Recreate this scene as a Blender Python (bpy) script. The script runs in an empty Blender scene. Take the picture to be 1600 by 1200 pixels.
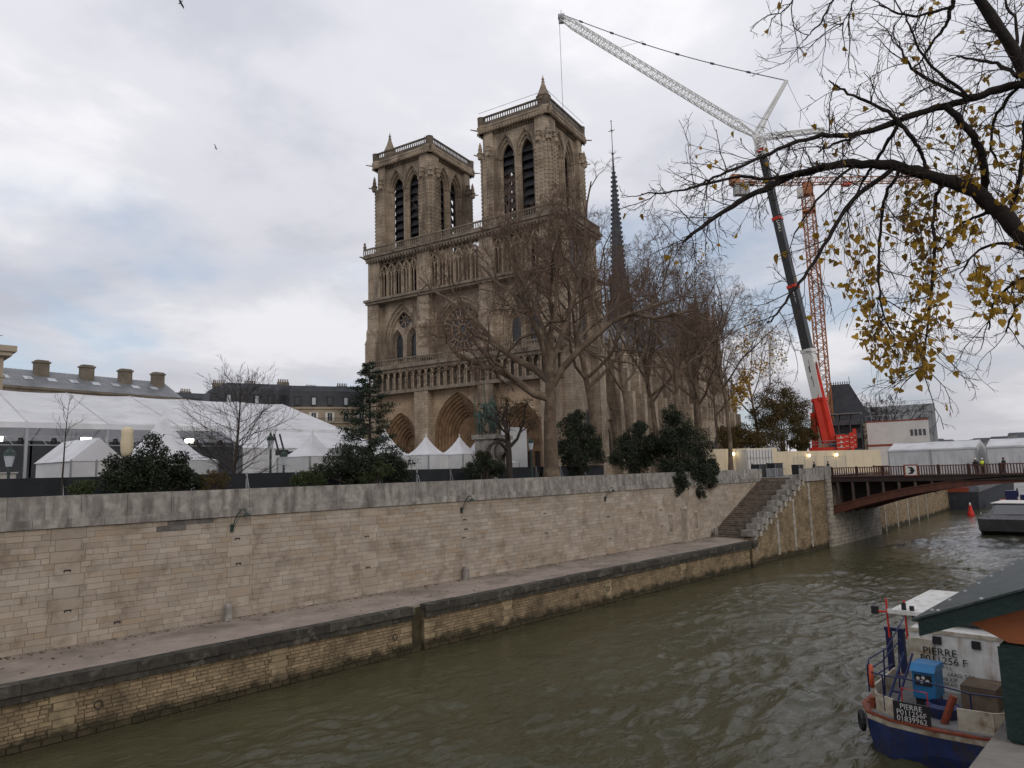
import bpy, math, random
import numpy as np
from mathutils import Vector, Matrix
from mathutils.geometry import tessellate_polygon
random.seed(7); RNG = np.random.default_rng(7)
SC = bpy.context.scene; COL = SC.collection
rad = math.radians; PI = math.pi

# ---------------------------------------------------------------- camera
# world frame: X along the far quay (upstream), Y across the river, Z up, water at z = 0
CAM_ROT = Matrix(((0.7023, -0.0681, -0.7086), (-0.7113, -0.1082, -0.6945), (-0.0294, 0.9918, -0.1244)))
cam_d = bpy.data.cameras.new('camera'); cam = bpy.data.objects.new('camera', cam_d); COL.objects.link(cam)
cam.matrix_world = Matrix.Translation((0, 0, 10.3)) @ CAM_ROT.to_4x4()
cam_d.sensor_width = 36.0; cam_d.lens = 36.0 * 1100 / 1600; cam_d.clip_start = 0.05; cam_d.clip_end = 6000
SC.camera = cam

# ---------------------------------------------------------------- sky, sun, exposure
SUN_AZ, SUN_EL = rad(-112), rad(24)          # from behind the camera
W = bpy.data.worlds.new('World'); SC.world = W; W.use_nodes = True
def build_sky():
    nt = W.node_tree; N = nt.nodes; L = nt.links; N.clear()
    out = N.new('ShaderNodeOutputWorld'); bg = N.new('ShaderNodeBackground'); bg.inputs['Strength'].default_value = 0.1
    L.new(bg.outputs[0], out.inputs[0])
    sky = N.new('ShaderNodeTexSky'); sky.sky_type = 'NISHITA'; sky.sun_disc = False
    sky.sun_elevation = SUN_EL; sky.sun_rotation = PI / 2 - SUN_AZ; sky.air_density = 1.0; sky.dust_density = 2.0
    tc = N.new('ShaderNodeTexCoord'); sep = N.new('ShaderNodeSeparateXYZ'); L.new(tc.outputs['Generated'], sep.inputs[0])
    def math_(op, a, b=None, clamp=False):
        m = N.new('ShaderNodeMath'); m.operation = op; m.use_clamp = clamp
        for i, s in enumerate((a, b)):
            if s is None: continue
            if isinstance(s, (int, float)): m.inputs[i].default_value = s
            else: L.new(s, m.inputs[i])
        return m.outputs[0]
    zc = math_('MAXIMUM', sep.outputs[2], 0.0); den = math_('ADD', zc, 0.22)
    comb = N.new('ShaderNodeCombineXYZ'); L.new(math_('DIVIDE', sep.outputs[0], den), comb.inputs[0]); L.new(math_('DIVIDE', sep.outputs[1], den), comb.inputs[1])
    def noise(scale, detail, rough, off, dist=0.0):
        mp = N.new('ShaderNodeMapping'); mp.inputs['Location'].default_value = off; L.new(comb.outputs[0], mp.inputs[0])
        n = N.new('ShaderNodeTexNoise'); n.inputs['Scale'].default_value = scale; n.inputs['Detail'].default_value = detail
        n.inputs['Roughness'].default_value = rough; n.inputs['Distortion'].default_value = dist; L.new(mp.outputs[0], n.inputs[0]); return n.outputs[0]
    def ramp(src, stops):
        r = N.new('ShaderNodeValToRGB'); r.color_ramp.interpolation = 'EASE'; e = r.color_ramp.elements
        e[0].position, e[0].color = stops[0][0], (*stops[0][1], 1); e[1].position, e[1].color = stops[-1][0], (*stops[-1][1], 1)
        for p, c in stops[1:-1]:
            q = e.new(p); q.color = (*c, 1)
        L.new(src, r.inputs[0]); return r.outputs[0]
    cover = noise(0.85, 7, 0.52, (3.1, 1.7, 0), 0.3)
    shade = noise(1.6, 8, 0.55, (7.3, 2.2, 4), 0.2)
    # cloud deck: lighter and greyer patches, brighter towards the zenith as an overcast sky is
    deck = ramp(shade, [(0.30, (5.5, 5.65, 6.2)), (0.5, (7.1, 7.12, 7.5)), (0.68, (9.0, 8.95, 9.1))])
    elev = ramp(zc, [(0.0, (0.70, 0.69, 0.70)), (0.22, (0.86, 0.865, 0.89)), (0.55, (1.03, 1.03, 1.05))])
    mul = N.new('ShaderNodeMixRGB'); mul.blend_type = 'MULTIPLY'; mul.inputs[0].default_value = 1; L.new(deck, mul.inputs[1]); L.new(elev, mul.inputs[2])
    blue = N.new('ShaderNodeMixRGB'); blue.inputs[0].default_value = 0.45; L.new(sky.outputs[0], blue.inputs[1]); blue.inputs[2].default_value = (5.0, 5.9, 7.4, 1)
    gap = ramp(cover, [(0.37, (0.25, 0.25, 0.25)), (0.50, (1, 1, 1))])
    mix = N.new('ShaderNodeMixRGB'); L.new(gap, mix.inputs[0]); L.new(blue.outputs[0], mix.inputs[1]); L.new(mul.outputs[0], mix.inputs[2])
    L.new(mix.outputs[0], bg.inputs['Color'])
build_sky()
sun_d = bpy.data.lights.new('sun', 'SUN'); sun = bpy.data.objects.new('sun', sun_d); COL.objects.link(sun)
sun_d.energy = 0.7; sun_d.angle = rad(25); sun_d.color = (1.0, 0.93, 0.84)
sun.rotation_euler = (PI / 2 - SUN_EL, 0, SUN_AZ + PI / 2); sun.location = (0, -60, 90)
vs = SC.view_settings; vs.view_transform = 'Standard'; vs.look = 'None'; vs.gamma = 1.0; vs.exposure = 0.14; vs.use_curve_mapping = False
SC.cycles.max_bounces = 6; SC.cycles.diffuse_bounces = 3; SC.cycles.transparent_max_bounces = 6; SC.cycles.use_denoising = True

# ---------------------------------------------------------------- materials
def mat(name, col, col2=None, rough=0.85, scale=2.0, detail=5, metal=0.0, spec=0.3, piece=0.0, bump=0.0, bscale=12.0, emit=None,
        grime=None, gscale=0.6, streak=False, lohi=(0.35, 0.65), translucent=0.0, courses=None, waterline=None, gr=(0.47, 0.68), odd=None):
    """two colours mixed by noise + per-piece brightness variation + dirt patches + fine relief"""
    m = bpy.data.materials.new(name); m.use_nodes = True; nt = m.node_tree; N = nt.nodes; L = nt.links
    b = N['Principled BSDF']; b.inputs['Roughness'].default_value = rough; b.inputs['Metallic'].default_value = metal
    b.inputs['Specular IOR Level'].default_value = spec
    geo = N.new('ShaderNodeNewGeometry')
    def noise(sc, det=detail, vec=(1, 1, 1)):
        mp = N.new('ShaderNodeMapping'); mp.inputs['Scale'].default_value = vec; L.new(geo.outputs['Position'], mp.inputs[0])
        n = N.new('ShaderNodeTexNoise'); n.inputs['Scale'].default_value = sc; n.inputs['Detail'].default_value = det; n.inputs['Roughness'].default_value = 0.62
        L.new(mp.outputs[0], n.inputs[0]); return n.outputs[0]
    def mixc(fac, a, c, mode='MIX'):
        x = N.new('ShaderNodeMixRGB'); x.blend_type = mode
        for i, s in ((0, fac), (1, a), (2, c)):
            if isinstance(s, (int, float)): x.inputs[i].default_value = s
            elif isinstance(s, tuple): x.inputs[i].default_value = (*s, 1)
            else: L.new(s, x.inputs[i])
        return x.outputs[0]
    def mrange(src, a, c, lo=0.0, hi=1.0):
        r = N.new('ShaderNodeMapRange'); r.inputs[1].default_value = a; r.inputs[2].default_value = c; r.inputs[3].default_value = lo; r.inputs[4].default_value = hi
        L.new(src, r.inputs[0]); return r.outputs[0]
    c = col
    if col2 is not None: c = mixc(mrange(noise(scale), *lohi), col, col2)
    if piece > 0:
        oi = N.new('ShaderNodeObjectInfo'); ad = N.new('ShaderNodeMath'); ad.operation = 'ADD'
        L.new(oi.outputs['Random'], ad.inputs[0]); L.new(geo.outputs['Random Per Island'], ad.inputs[1])
        fr = N.new('ShaderNodeMath'); fr.operation = 'FRACT'; L.new(ad.outputs[0], fr.inputs[0])
        k = mrange(fr.outputs[0], 0, 1, 1 - piece, 1 + piece * 0.7)
        vm = N.new('ShaderNodeVectorMath'); vm.operation = 'SCALE'
        if isinstance(c, tuple): vm.inputs[0].default_value = c
        else: L.new(c, vm.inputs[0])
        L.new(k, vm.inputs['Scale']); c = vm.outputs[0]
        if odd is not None:      # a few stones of another bed
            f2 = N.new('ShaderNodeMath'); f2.operation = 'MULTIPLY'; L.new(fr.outputs[0], f2.inputs[0]); f2.inputs[1].default_value = 37.0; f3 = N.new('ShaderNodeMath'); f3.operation = 'FRACT'; L.new(f2.outputs[0], f3.inputs[0]); c = mixc(mrange(f3.outputs[0], .72, 1.0, 0, .75), c, odd)
    if grime is not None:
        c = mixc(mrange(noise(gscale, 7, (1, 1, streak) if streak else (1, 1, 1)), *gr), c, grime)
    if courses:
        sp = N.new('ShaderNodeSeparateXYZ'); L.new(geo.outputs['Position'], sp.inputs[0]); ad = N.new('ShaderNodeMath'); L.new(sp.outputs[0], ad.inputs[0]); L.new(sp.outputs[1], ad.inputs[1])
        cb = N.new('ShaderNodeCombineXYZ'); L.new(ad.outputs[0], cb.inputs[0]); L.new(sp.outputs[2], cb.inputs[1]); br = N.new('ShaderNodeTexBrick'); L.new(cb.outputs[0], br.inputs[0])
        br.inputs['Color1'].default_value = (1.12, 1.12, 1.12, 1); br.inputs['Color2'].default_value = (.80, .79, .78, 1); br.inputs['Mortar'].default_value = (.55, .53, .5, 1); br.inputs['Scale'].default_value = 1.0; br.inputs['Mortar Size'].default_value = .03
        br.inputs['Brick Width'].default_value = courses * 2.2; br.inputs['Row Height'].default_value = courses; c = mixc(0.75, c, br.outputs[0], 'MULTIPLY')
    if waterline is not None:      # algae and wet mud reach unevenly up the stones
        sp = N.new('ShaderNodeSeparateXYZ'); L.new(geo.outputs['Position'], sp.inputs[0]); ml_ = N.new('ShaderNodeMath'); ml_.operation = 'MULTIPLY_ADD'; L.new(noise(0.9, 6), ml_.inputs[0]); ml_.inputs[1].default_value = -1.5; L.new(sp.outputs[2], ml_.inputs[2])
        c = mixc(mrange(ml_.outputs[0], waterline - .75, waterline - .35, 1, 0), c, (0.045, 0.038, 0.022))
    if isinstance(c, tuple): b.inputs['Base Color'].default_value = (*c, 1)
    else: L.new(c, b.inputs['Base Color'])
    if bump > 0:
        bp = N.new('ShaderNodeBump'); bp.inputs['Strength'].default_value = bump; bp.inputs['Distance'].default_value = 0.03
        L.new(noise(bscale, 6), bp.inputs['Height']); L.new(bp.outputs[0], b.inputs['Normal'])
    if emit: b.inputs['Emission Color'].default_value = (*emit[0], 1); b.inputs['Emission Strength'].default_value = emit[1]
    if translucent > 0:
        tr = N.new('ShaderNodeBsdfTranslucent'); ms = N.new('ShaderNodeMixShader'); ms.inputs[0].default_value = translucent
        if isinstance(c, tuple): tr.inputs[0].default_value = (*c, 1)
        else: L.new(c, tr.inputs[0])
        L.new(b.outputs[0], ms.inputs[1]); L.new(tr.outputs[0], ms.inputs[2]); L.new(ms.outputs[0], N['Material Output'].inputs[0])
    return m
M = {}
M['ashlar'] = mat('pale limestone ashlar', (0.40, 0.343, 0.283), (0.315, 0.26, 0.205), scale=0.45, piece=0.14, bump=0.6, bscale=9, grime=(0.20, 0.158, 0.118), gscale=0.8, gr=(.50, .70), odd=(0.31, 0.235, 0.16))
M['patch'] = mat('dark cement patch', (0.085, 0.08, 0.075), (0.14, 0.125, 0.11), scale=2.5, piece=0.3, bump=0.6)
M['parapet'] = mat('weathered parapet stone', (0.36, 0.335, 0.30), (0.21, 0.192, 0.172), scale=2.2, detail=9, piece=0.18, bump=0.5, bscale=14, grime=(0.105, 0.095, 0.083), gscale=1.7, streak=.25, gr=(.45, .68))
M['coping'] = mat('dark mossy coping stone', (0.072, 0.064, 0.053), (0.036, 0.033, 0.027), scale=2.5, detail=8, piece=0.3, bump=0.7, bscale=10, grime=(0.15, 0.135, 0.115), gscale=1.6, gr=(.56, .70))
M['rubble'] = mat('ochre rubble masonry', (0.32, 0.24, 0.148), (0.225, 0.165, 0.098), scale=1.2, piece=0.24, bump=0.8, bscale=10, grime=(0.13, 0.098, 0.06), gscale=0.8, waterline=.36)
M['bond'] = mat('yellow bonding stone', (0.36, 0.285, 0.175), (0.27, 0.205, 0.12), scale=1.5, piece=0.15, bump=0.4, grime=(0.14, 0.11, 0.07), gscale=1.0, waterline=.36)
M['algae'] = mat('wet algae on stone', (0.035, 0.030, 0.018), (0.075, 0.058, 0.032), scale=2.5, rough=0.5, bump=0.8, bscale=8, piece=0.2)
M['mortar'] = mat('mortar', (0.31, 0.26, 0.205), (0.15, 0.12, 0.09), scale=1.1, detail=7)
M['mortar_dark'] = mat('dark mortar', (0.20, 0.155, 0.095), (0.075, 0.058, 0.035), scale=1.4, detail=7, waterline=.36)
M['quoin'] = mat('pale quoin stone', (0.42, 0.385, 0.33), (0.32, 0.285, 0.235), scale=2, piece=0.15, bump=0.4, grime=(0.2, 0.175, 0.145), gscale=1.2)
M['walk'] = mat('packed gravel walkway', (0.33, 0.275, 0.23), (0.255, 0.21, 0.172), scale=0.9, detail=9, bump=0.3, bscale=25, grime=(0.17, 0.14, 0.115), gscale=0.35)
M['paving'] = mat('plaza paving', (0.26, 0.245, 0.225), (0.19, 0.18, 0.165), scale=0.6)
M['step'] = mat('worn stair stone', (0.20, 0.16, 0.125), (0.09, 0.07, 0.055), scale=2.0, piece=0.2, bump=0.5)
M['church'] = mat('cathedral limestone', (0.40, 0.325, 0.245), (0.25, 0.195, 0.142), scale=0.35, detail=10, bump=0.8, bscale=2.2, grime=(0.12, 0.094, 0.07), gscale=0.30, streak=.25, courses=.55, gr=(.48, .66))
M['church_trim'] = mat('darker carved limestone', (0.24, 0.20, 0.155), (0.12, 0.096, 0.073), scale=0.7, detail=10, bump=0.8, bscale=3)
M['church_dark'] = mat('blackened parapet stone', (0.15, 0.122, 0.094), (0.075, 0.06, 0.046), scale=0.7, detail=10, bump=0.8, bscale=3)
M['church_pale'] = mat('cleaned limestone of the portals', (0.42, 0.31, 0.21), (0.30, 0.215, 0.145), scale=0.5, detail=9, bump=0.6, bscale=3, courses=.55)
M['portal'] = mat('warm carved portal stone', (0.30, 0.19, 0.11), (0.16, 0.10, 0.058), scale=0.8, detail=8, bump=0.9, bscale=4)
M['void'] = mat('dark interior', (0.012, 0.012, 0.014), rough=0.9)
M['louver'] = mat('slate grey louver boards', (0.035, 0.036, 0.042), (0.02, 0.02, 0.024), scale=1.5, rough=0.6)
M['leaded'] = mat('leaded glass', (0.018, 0.020, 0.024), (0.04, 0.042, 0.048), scale=1.5, rough=0.25, spec=0.5)
M['lead'] = mat('lead roofing', (0.155, 0.165, 0.18), (0.10, 0.107, 0.118), scale=0.4, rough=0.5, spec=0.5, grime=(0.07, 0.075, 0.08), gscale=0.3, streak=True)
M['spire'] = mat('dark lead of the spire', (0.055, 0.058, 0.068), (0.03, 0.032, 0.038), scale=0.6, rough=0.5)
M['slate'] = mat('slate roofing', (0.055, 0.058, 0.068), (0.035, 0.037, 0.043), scale=0.7, rough=0.6, piece=0.1)
M['zinc'] = mat('zinc roofing', (0.20, 0.205, 0.215), (0.13, 0.135, 0.145), scale=0.5, rough=0.45, spec=0.5)
M['facade'] = mat('paris limestone facade', (0.36, 0.30, 0.225), (0.28, 0.23, 0.17), scale=0.3)
M['facade_d'] = mat('sooty chimney masonry', (0.20, 0.17, 0.13), (0.13, 0.11, 0.085), scale=0.8)
M['pot'] = mat('terracotta pots', (0.16, 0.085, 0.055), (0.09, 0.055, 0.04), scale=3)
M['glass'] = mat('window glass', (0.03, 0.034, 0.04), rough=0.08, spec=0.6)
M['skylight'] = mat('skylight glass', (0.42, 0.45, 0.48), rough=0.1, spec=0.7)
M['shutter'] = mat('white shutters', (0.6, 0.58, 0.55), rough=0.6)
M['tent'] = mat('white tent canvas', (0.80, 0.80, 0.82), (0.70, 0.70, 0.73), scale=0.35, rough=0.5, translucent=0.25, bump=0.35, bscale=1.1, grime=(0.60, 0.60, 0.61), gscale=0.5)
M['tent_wall'] = mat('grey white tent wall', (0.66, 0.66, 0.66), (0.54, 0.54, 0.545), scale=0.6, rough=0.6, translucent=0.2, bump=0.3, bscale=1.5)
M['alu'] = mat('grey aluminium', (0.34, 0.35, 0.36), rough=0.4, metal=0.6)
M['black'] = mat('black steel', (0.02, 0.02, 0.022), rough=0.5)
M['screen'] = mat('black privacy mesh', (0.014, 0.016, 0.019), (0.022, 0.024, 0.028), scale=0.8, rough=0.9)
M['green_iron'] = mat('green painted iron', (0.022, 0.04, 0.032), rough=0.45)
M['bark'] = mat('plane tree bark', (0.125, 0.088, 0.06), (0.075, 0.053, 0.038), scale=1.6, bump=0.5, grime=(0.19, 0.145, 0.10), gscale=1.0)
M['twig'] = mat('brown twigs', (0.165, 0.105, 0.072), (0.105, 0.068, 0.05), scale=0.4)
M['bark_dark'] = mat('dark bark', (0.045, 0.034, 0.027), (0.026, 0.02, 0.017), scale=3, bump=0.5)
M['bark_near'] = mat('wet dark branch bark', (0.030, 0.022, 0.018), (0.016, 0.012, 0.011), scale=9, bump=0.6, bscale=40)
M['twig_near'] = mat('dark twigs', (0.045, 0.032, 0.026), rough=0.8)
M['leaf_yellow'] = mat('yellow autumn leaves', (0.50, 0.30, 0.03), (0.26, 0.145, 0.022), scale=2.2, piece=0.35, rough=0.6, translucent=0.35)
M['leaf_brown'] = mat('russet leaves', (0.115, 0.072, 0.022), (0.06, 0.05, 0.018), scale=0.5, piece=0.4, translucent=0.2)
M['leaf_dark'] = mat('dark evergreen leaves', (0.030, 0.042, 0.018), (0.010, 0.015, 0.008), scale=0.9, piece=0.6, rough=0.6)
M['leaf_mid'] = mat('green shrub leaves', (0.055, 0.075, 0.022), (0.03, 0.045, 0.015), scale=0.9, piece=0.4, rough=0.6)
M['needle'] = mat('pine needles', (0.026, 0.040, 0.022), (0.013, 0.022, 0.013), scale=0.9, piece=0.4)
M['bronze'] = mat('verdigris bronze', (0.075, 0.12, 0.10), (0.028, 0.04, 0.033), scale=1.2, rough=0.6, bump=0.5, bscale=5)
M['crane_white'] = mat('white crane steel', (0.66, 0.66, 0.63), rough=0.5)
M['crane_red'] = mat('red crane paint', (0.62, 0.045, 0.022), (0.50, 0.035, 0.02), scale=1, rough=0.4)
M['crane_dark'] = mat('dark grey boom steel', (0.035, 0.036, 0.038), rough=0.5)
M['crane_orange'] = mat('orange crane steel', (0.40, 0.165, 0.07), (0.30, 0.12, 0.055), scale=2, rough=0.5)
M['concrete'] = mat('concrete', (0.36, 0.355, 0.345), (0.28, 0.275, 0.27), scale=0.5)
M['grey_clad'] = mat('grey cladding', (0.27, 0.28, 0.29), (0.23, 0.24, 0.25), scale=0.2)
M['steel_d'] = mat('dark scaffold steel', (0.085, 0.09, 0.098), (0.06, 0.062, 0.068), scale=1.5)
M['cabin'] = mat('white site cabin panels', (0.58, 0.56, 0.53), (0.50, 0.485, 0.46), scale=0.5)
M['cream'] = mat('cream hoarding panels', (0.60, 0.51, 0.36), (0.54, 0.455, 0.32), scale=0.3, piece=0.05)
M['spandrel'] = mat('grey brown painted iron', (0.095, 0.07, 0.06), (0.06, 0.045, 0.04), scale=1.5, rough=0.5)
M['bridge_red'] = mat('red brown painted iron', (0.115, 0.042, 0.026), (0.075, 0.028, 0.019), scale=1.5, rough=0.5, bump=0.2)
M['bridge_dark'] = mat('dark brown painted iron', (0.038, 0.024, 0.02), (0.025, 0.017, 0.015), scale=1.5, rough=0.55)
M['white'] = mat('white paint', (0.70, 0.69, 0.66), (0.56, 0.545, 0.51), scale=3, rough=0.5, grime=(0.34, 0.26, 0.19), gscale=2.2, streak=.3, gr=(.52, .75))
M['cream_paint'] = mat('dirty cream paint', (0.52, 0.47, 0.38), (0.38, 0.335, 0.26), scale=2.0, rough=0.5, grime=(0.22, 0.15, 0.09), gscale=2.2)
M['hull_blue'] = mat('blue hull paint', (0.026, 0.042, 0.135), (0.02, 0.03, 0.09), scale=2.0, rough=0.4, grime=(0.05, 0.042, 0.045), gscale=2.6, streak=.4, bump=0.3, bscale=4)
M['navy'] = mat('navy rail paint', (0.014, 0.02, 0.07), rough=0.4)
M['box_blue'] = mat('blue machine paint', (0.03, 0.17, 0.36), (0.025, 0.12, 0.26), scale=2, rough=0.4)
M['rust'] = mat('rust red paint', (0.27, 0.055, 0.025), (0.16, 0.045, 0.025), scale=4, rough=0.6)
M['red'] = mat('red paint', (0.55, 0.03, 0.02), rough=0.4)
M['orange'] = mat('faded orange plastic', (0.50, 0.085, 0.035), rough=0.6)
M['deck'] = mat('grey boat deck', (0.21, 0.205, 0.20), (0.14, 0.135, 0.13), scale=3)
M['boat_grey'] = mat('grey boat paint', (0.16, 0.16, 0.168), (0.11, 0.11, 0.117), scale=1)
M['barge'] = mat('barge steel', (0.05, 0.055, 0.065), (0.028, 0.03, 0.036), scale=1)
M['stall_green'] = mat('dark green stall paint', (0.012, 0.028, 0.024), (0.008, 0.018, 0.016), scale=5, rough=0.42, bump=0.25, bscale=30)
M['stall_zinc'] = mat('weathered lid sheet', (0.026, 0.042, 0.039), (0.016, 0.025, 0.024), scale=6, rough=0.42, grime=(0.055, 0.062, 0.058), gscale=9, bump=0.4, bscale=22)
M['stall_wood'] = mat('orange brown stall wood', (0.33, 0.105, 0.035), (0.22, 0.07, 0.026), scale=8, rough=0.6)
M['bright'] = mat('lit floodlight', (1, 1, 1), emit=((1.0, 0.93, 0.78), 14))
M['warm_lamp'] = mat('lit warm bulb', (1, 0.9, 0.7), emit=((1.0, 0.80, 0.45), 9))
M['screen_green'] = mat('lit green screen', (0.02, 0.3, 0.06), emit=((0.03, 0.75, 0.16), 0.8))
M['screen_yellow'] = mat('lit yellow screen', (0.5, 0.45, 0.2), emit=((0.8, 0.7, 0.3), 0.5))
M['hivis'] = mat('high visibility vest', (0.62, 0.75, 0.05), rough=0.7)
M['cloth_dark'] = mat('dark clothing', (0.02, 0.021, 0.026), rough=0.9)
M['skin'] = mat('skin', (0.42, 0.25, 0.18), rough=0.6)
M['asphalt'] = mat('asphalt', (0.06, 0.06, 0.06), (0.045, 0.045, 0.045), scale=3)
M['far'] = mat('far city masonry', (0.30, 0.29, 0.29), (0.22, 0.215, 0.22), scale=0.02)
M['far_roof'] = mat('far roofs', (0.16, 0.17, 0.19), (0.11, 0.115, 0.13), scale=0.02)

# ---------------------------------------------------------------- mesh helpers
class MB:
    def __init__(s): s.v = []; s.f = []; s.m = []
    def add(s, vs, fs, mi=0):
        o = len(s.v); s.v.extend(vs)
        for f in fs: s.f.append(tuple(i + o for i in f)); s.m.append(mi)
    def hexa(s, p, mi=0):      # p: 4 bottom then 4 top, ccw seen from above
        s.add(p, [(3, 2, 1, 0), (4, 5, 6, 7), (0, 1, 5, 4), (1, 2, 6, 5), (2, 3, 7, 6), (3, 0, 4, 7)], mi)
    def box(s, x0, x1, y0, y1, z0, z1, mi=0):
        s.hexa([(x0, y0, z0), (x1, y0, z0), (x1, y1, z0), (x0, y1, z0), (x0, y0, z1), (x1, y0, z1), (x1, y1, z1), (x0, y1, z1)], mi)
    def obox(s, c, size, rz=0.0, mi=0, ry=0.0):
        hx, hy, hz = size[0] / 2, size[1] / 2, size[2] / 2; R = Matrix.Rotation(rz, 3, 'Z') @ Matrix.Rotation(ry, 3, 'Y'); C = Vector(c)
        s.hexa([tuple(C + R @ Vector(q)) for q in ((-hx, -hy, -hz), (hx, -hy, -hz), (hx, hy, -hz), (-hx, hy, -hz), (-hx, -hy, hz), (hx, -hy, hz), (hx, hy, hz), (-hx, hy, hz))], mi)
    def bar(s, a, b, w, h=None, mi=0):
        a, b = Vector(a), Vector(b); d = (b - a)
        if d.length < 1e-6: return
        d.normalize(); up = Vector((0, 0, 1)) if abs(d.z) < 0.95 else Vector((1, 0, 0)); x = d.cross(up).normalized() * (w / 2); y = x.cross(d).normalized() * ((h or w) / 2)
        s.add([tuple(q) for q in (a - x - y, a + x - y, a + x + y, a - x + y, b - x - y, b + x - y, b + x + y, b - x + y)],
              [(0, 1, 2, 3), (7, 6, 5, 4), (4, 5, 1, 0), (5, 6, 2, 1), (6, 7, 3, 2), (7, 4, 0, 3)], mi)
    def prism(s, poly, fn, d0, d1, mi=0):   # poly in (a, b), fn(a, b, d) -> xyz
        n = len(poly); s.add([fn(a, b, d0) for a, b in poly] + [fn(a, b, d1) for a, b in poly],
              [tuple(range(n - 1, -1, -1)), tuple(range(n, 2 * n))] + [(i, (i + 1) % n, n + (i + 1) % n, n + i) for i in range(n)], mi)
    def tube(s, pts, rs, n=6, mi=0, cap=True):
        pts = [Vector(p) for p in pts]; rs = rs if hasattr(rs, '__len__') else [rs] * len(pts); o = len(s.v); k = len(pts); prev = None
        for i, p in enumerate(pts):
            d = (pts[min(i + 1, k - 1)] - pts[max(i - 1, 0)])
            d = d.normalized() if d.length > 1e-9 else Vector((0, 0, 1))
            if prev is None: x = d.cross(Vector((0, 0, 1)) if abs(d.z) < 0.9 else Vector((1, 0, 0))).normalized()
            else: x = (prev - d * prev.dot(d)).normalized()
            prev = x; y = d.cross(x)
            for j in range(n):
                a = 2 * PI * j / n; s.v.append(tuple(p + (x * math.cos(a) + y * math.sin(a)) * rs[i]))
        for i in range(k - 1):
            for j in range(n):
                s.f.append((o + i * n + j, o + i * n + (j + 1) % n, o + (i + 1) * n + (j + 1) % n, o + (i + 1) * n + j)); s.m.append(mi)
        if cap:
            s.f.append(tuple(o + j for j in range(n - 1, -1, -1))); s.m.append(mi)
            s.f.append(tuple(o + (k - 1) * n + j for j in range(n))); s.m.append(mi)
    def lathe(s, prof, n=8, c=(0, 0, 0), mi=0, a0=0.0):
        o = len(s.v)
        for r, z in prof:
            for j in range(n):
                a = a0 + 2 * PI * j / n; s.v.append((c[0] + r * math.cos(a), c[1] + r * math.sin(a), c[2] + z))
        for i in range(len(prof) - 1):
            for j in range(n): s.f.append((o + i * n + j, o + i * n + (j + 1) % n, o + (i + 1) * n + (j + 1) % n, o + (i + 1) * n + j)); s.m.append(mi)
        s.f.append(tuple(o + j for j in range(n - 1, -1, -1))); s.m.append(mi); q = o + (len(prof) - 1) * n
        s.f.append(tuple(q + j for j in range(n))); s.m.append(mi)
    def mesh(s, name, mats):
        me = bpy.data.meshes.new(name); me.from_pydata([tuple(p) for p in s.v], [], s.f)
        for m_ in (mats if isinstance(mats, (list, tuple)) else [mats]): me.materials.append(m_)
        if any(s.m): me.polygons.foreach_set('material_index', s.m)
        me.update(); return me
    def build(s, name, mats, parent=None, smooth=False, **kw):
        me = s.mesh(name, mats)
        if smooth: me.polygons.foreach_set('use_smooth', [True] * len(me.polygons))
        return link(name, me, parent, **kw)
def link(name, me, parent=None, loc=None, rz=0.0, scale=None, **props):
    o = bpy.data.objects.new(name, me); COL.objects.link(o)
    if parent is not None: o.parent = parent
    if loc is not None: o.location = loc
    if rz: o.rotation_euler = (0, 0, rz)
    if scale is not None: o.scale = scale
    for k, v in props.items(): o[k] = v
    return o
def thing(name, label, cat, loc=(0, 0, 0), rz=0.0, group=None):
    o = link(name, None, None, loc, rz, label=label, category=cat)
    if group: o['group'] = group
    return o
def tag(o, label, cat, group=None):
    o['label'] = label; o['category'] = cat
    if group: o['group'] = group
    return o
def copy_tree(o, parent=None):
    c = o.copy(); COL.objects.link(c); c.parent = parent
    for ch in [x for x in o.children]: copy_tree(ch, c)
    return c
def text(name, body, size, loc, rot, m, parent, align='CENTER', extrude=0.004, sx=1.0):
    cu = bpy.data.curves.new(name, 'FONT'); cu.body = body; cu.size = size; cu.align_x = align; cu.align_y = 'CENTER'; cu.extrude = extrude; cu.resolution_u = 3
    tmp = bpy.data.objects.new(name + '_tmp', cu); COL.objects.link(tmp); dg = bpy.context.evaluated_depsgraph_get(); me = bpy.data.meshes.new_from_object(tmp.evaluated_get(dg)); bpy.data.objects.remove(tmp); me.materials.clear(); me.materials.append(m); me.name = name
    o = link(name, me, parent, loc); o.rotation_euler = rot; o.scale = (sx, 1, 1); return o
def arch_pts(cx, w, zs, h, n=7):     # pointed arch from right spring over the apex to the left spring
    r = (w * w / 4 + h * h) / w; a1 = math.acos(max(-1, min(1, (r - w / 2) / r)))
    right = [(cx + w / 2 - r + r * math.cos(a1 * i / n), zs + r * math.sin(a1 * i / n)) for i in range(n + 1)]
    return right + [(2 * cx - a, b) for a, b in reversed(right[:-1])]
def arch_poly(cx, w, z0, zs, h, n=7): return [(cx - w / 2, z0), (cx + w / 2, z0)] + arch_pts(cx, w, zs, h, n)
def circle(cx, cz, r, n=24): return [(cx + r * math.cos(2 * PI * i / n), cz + r * math.sin(2 * PI * i / n)) for i in range(n)]
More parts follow.
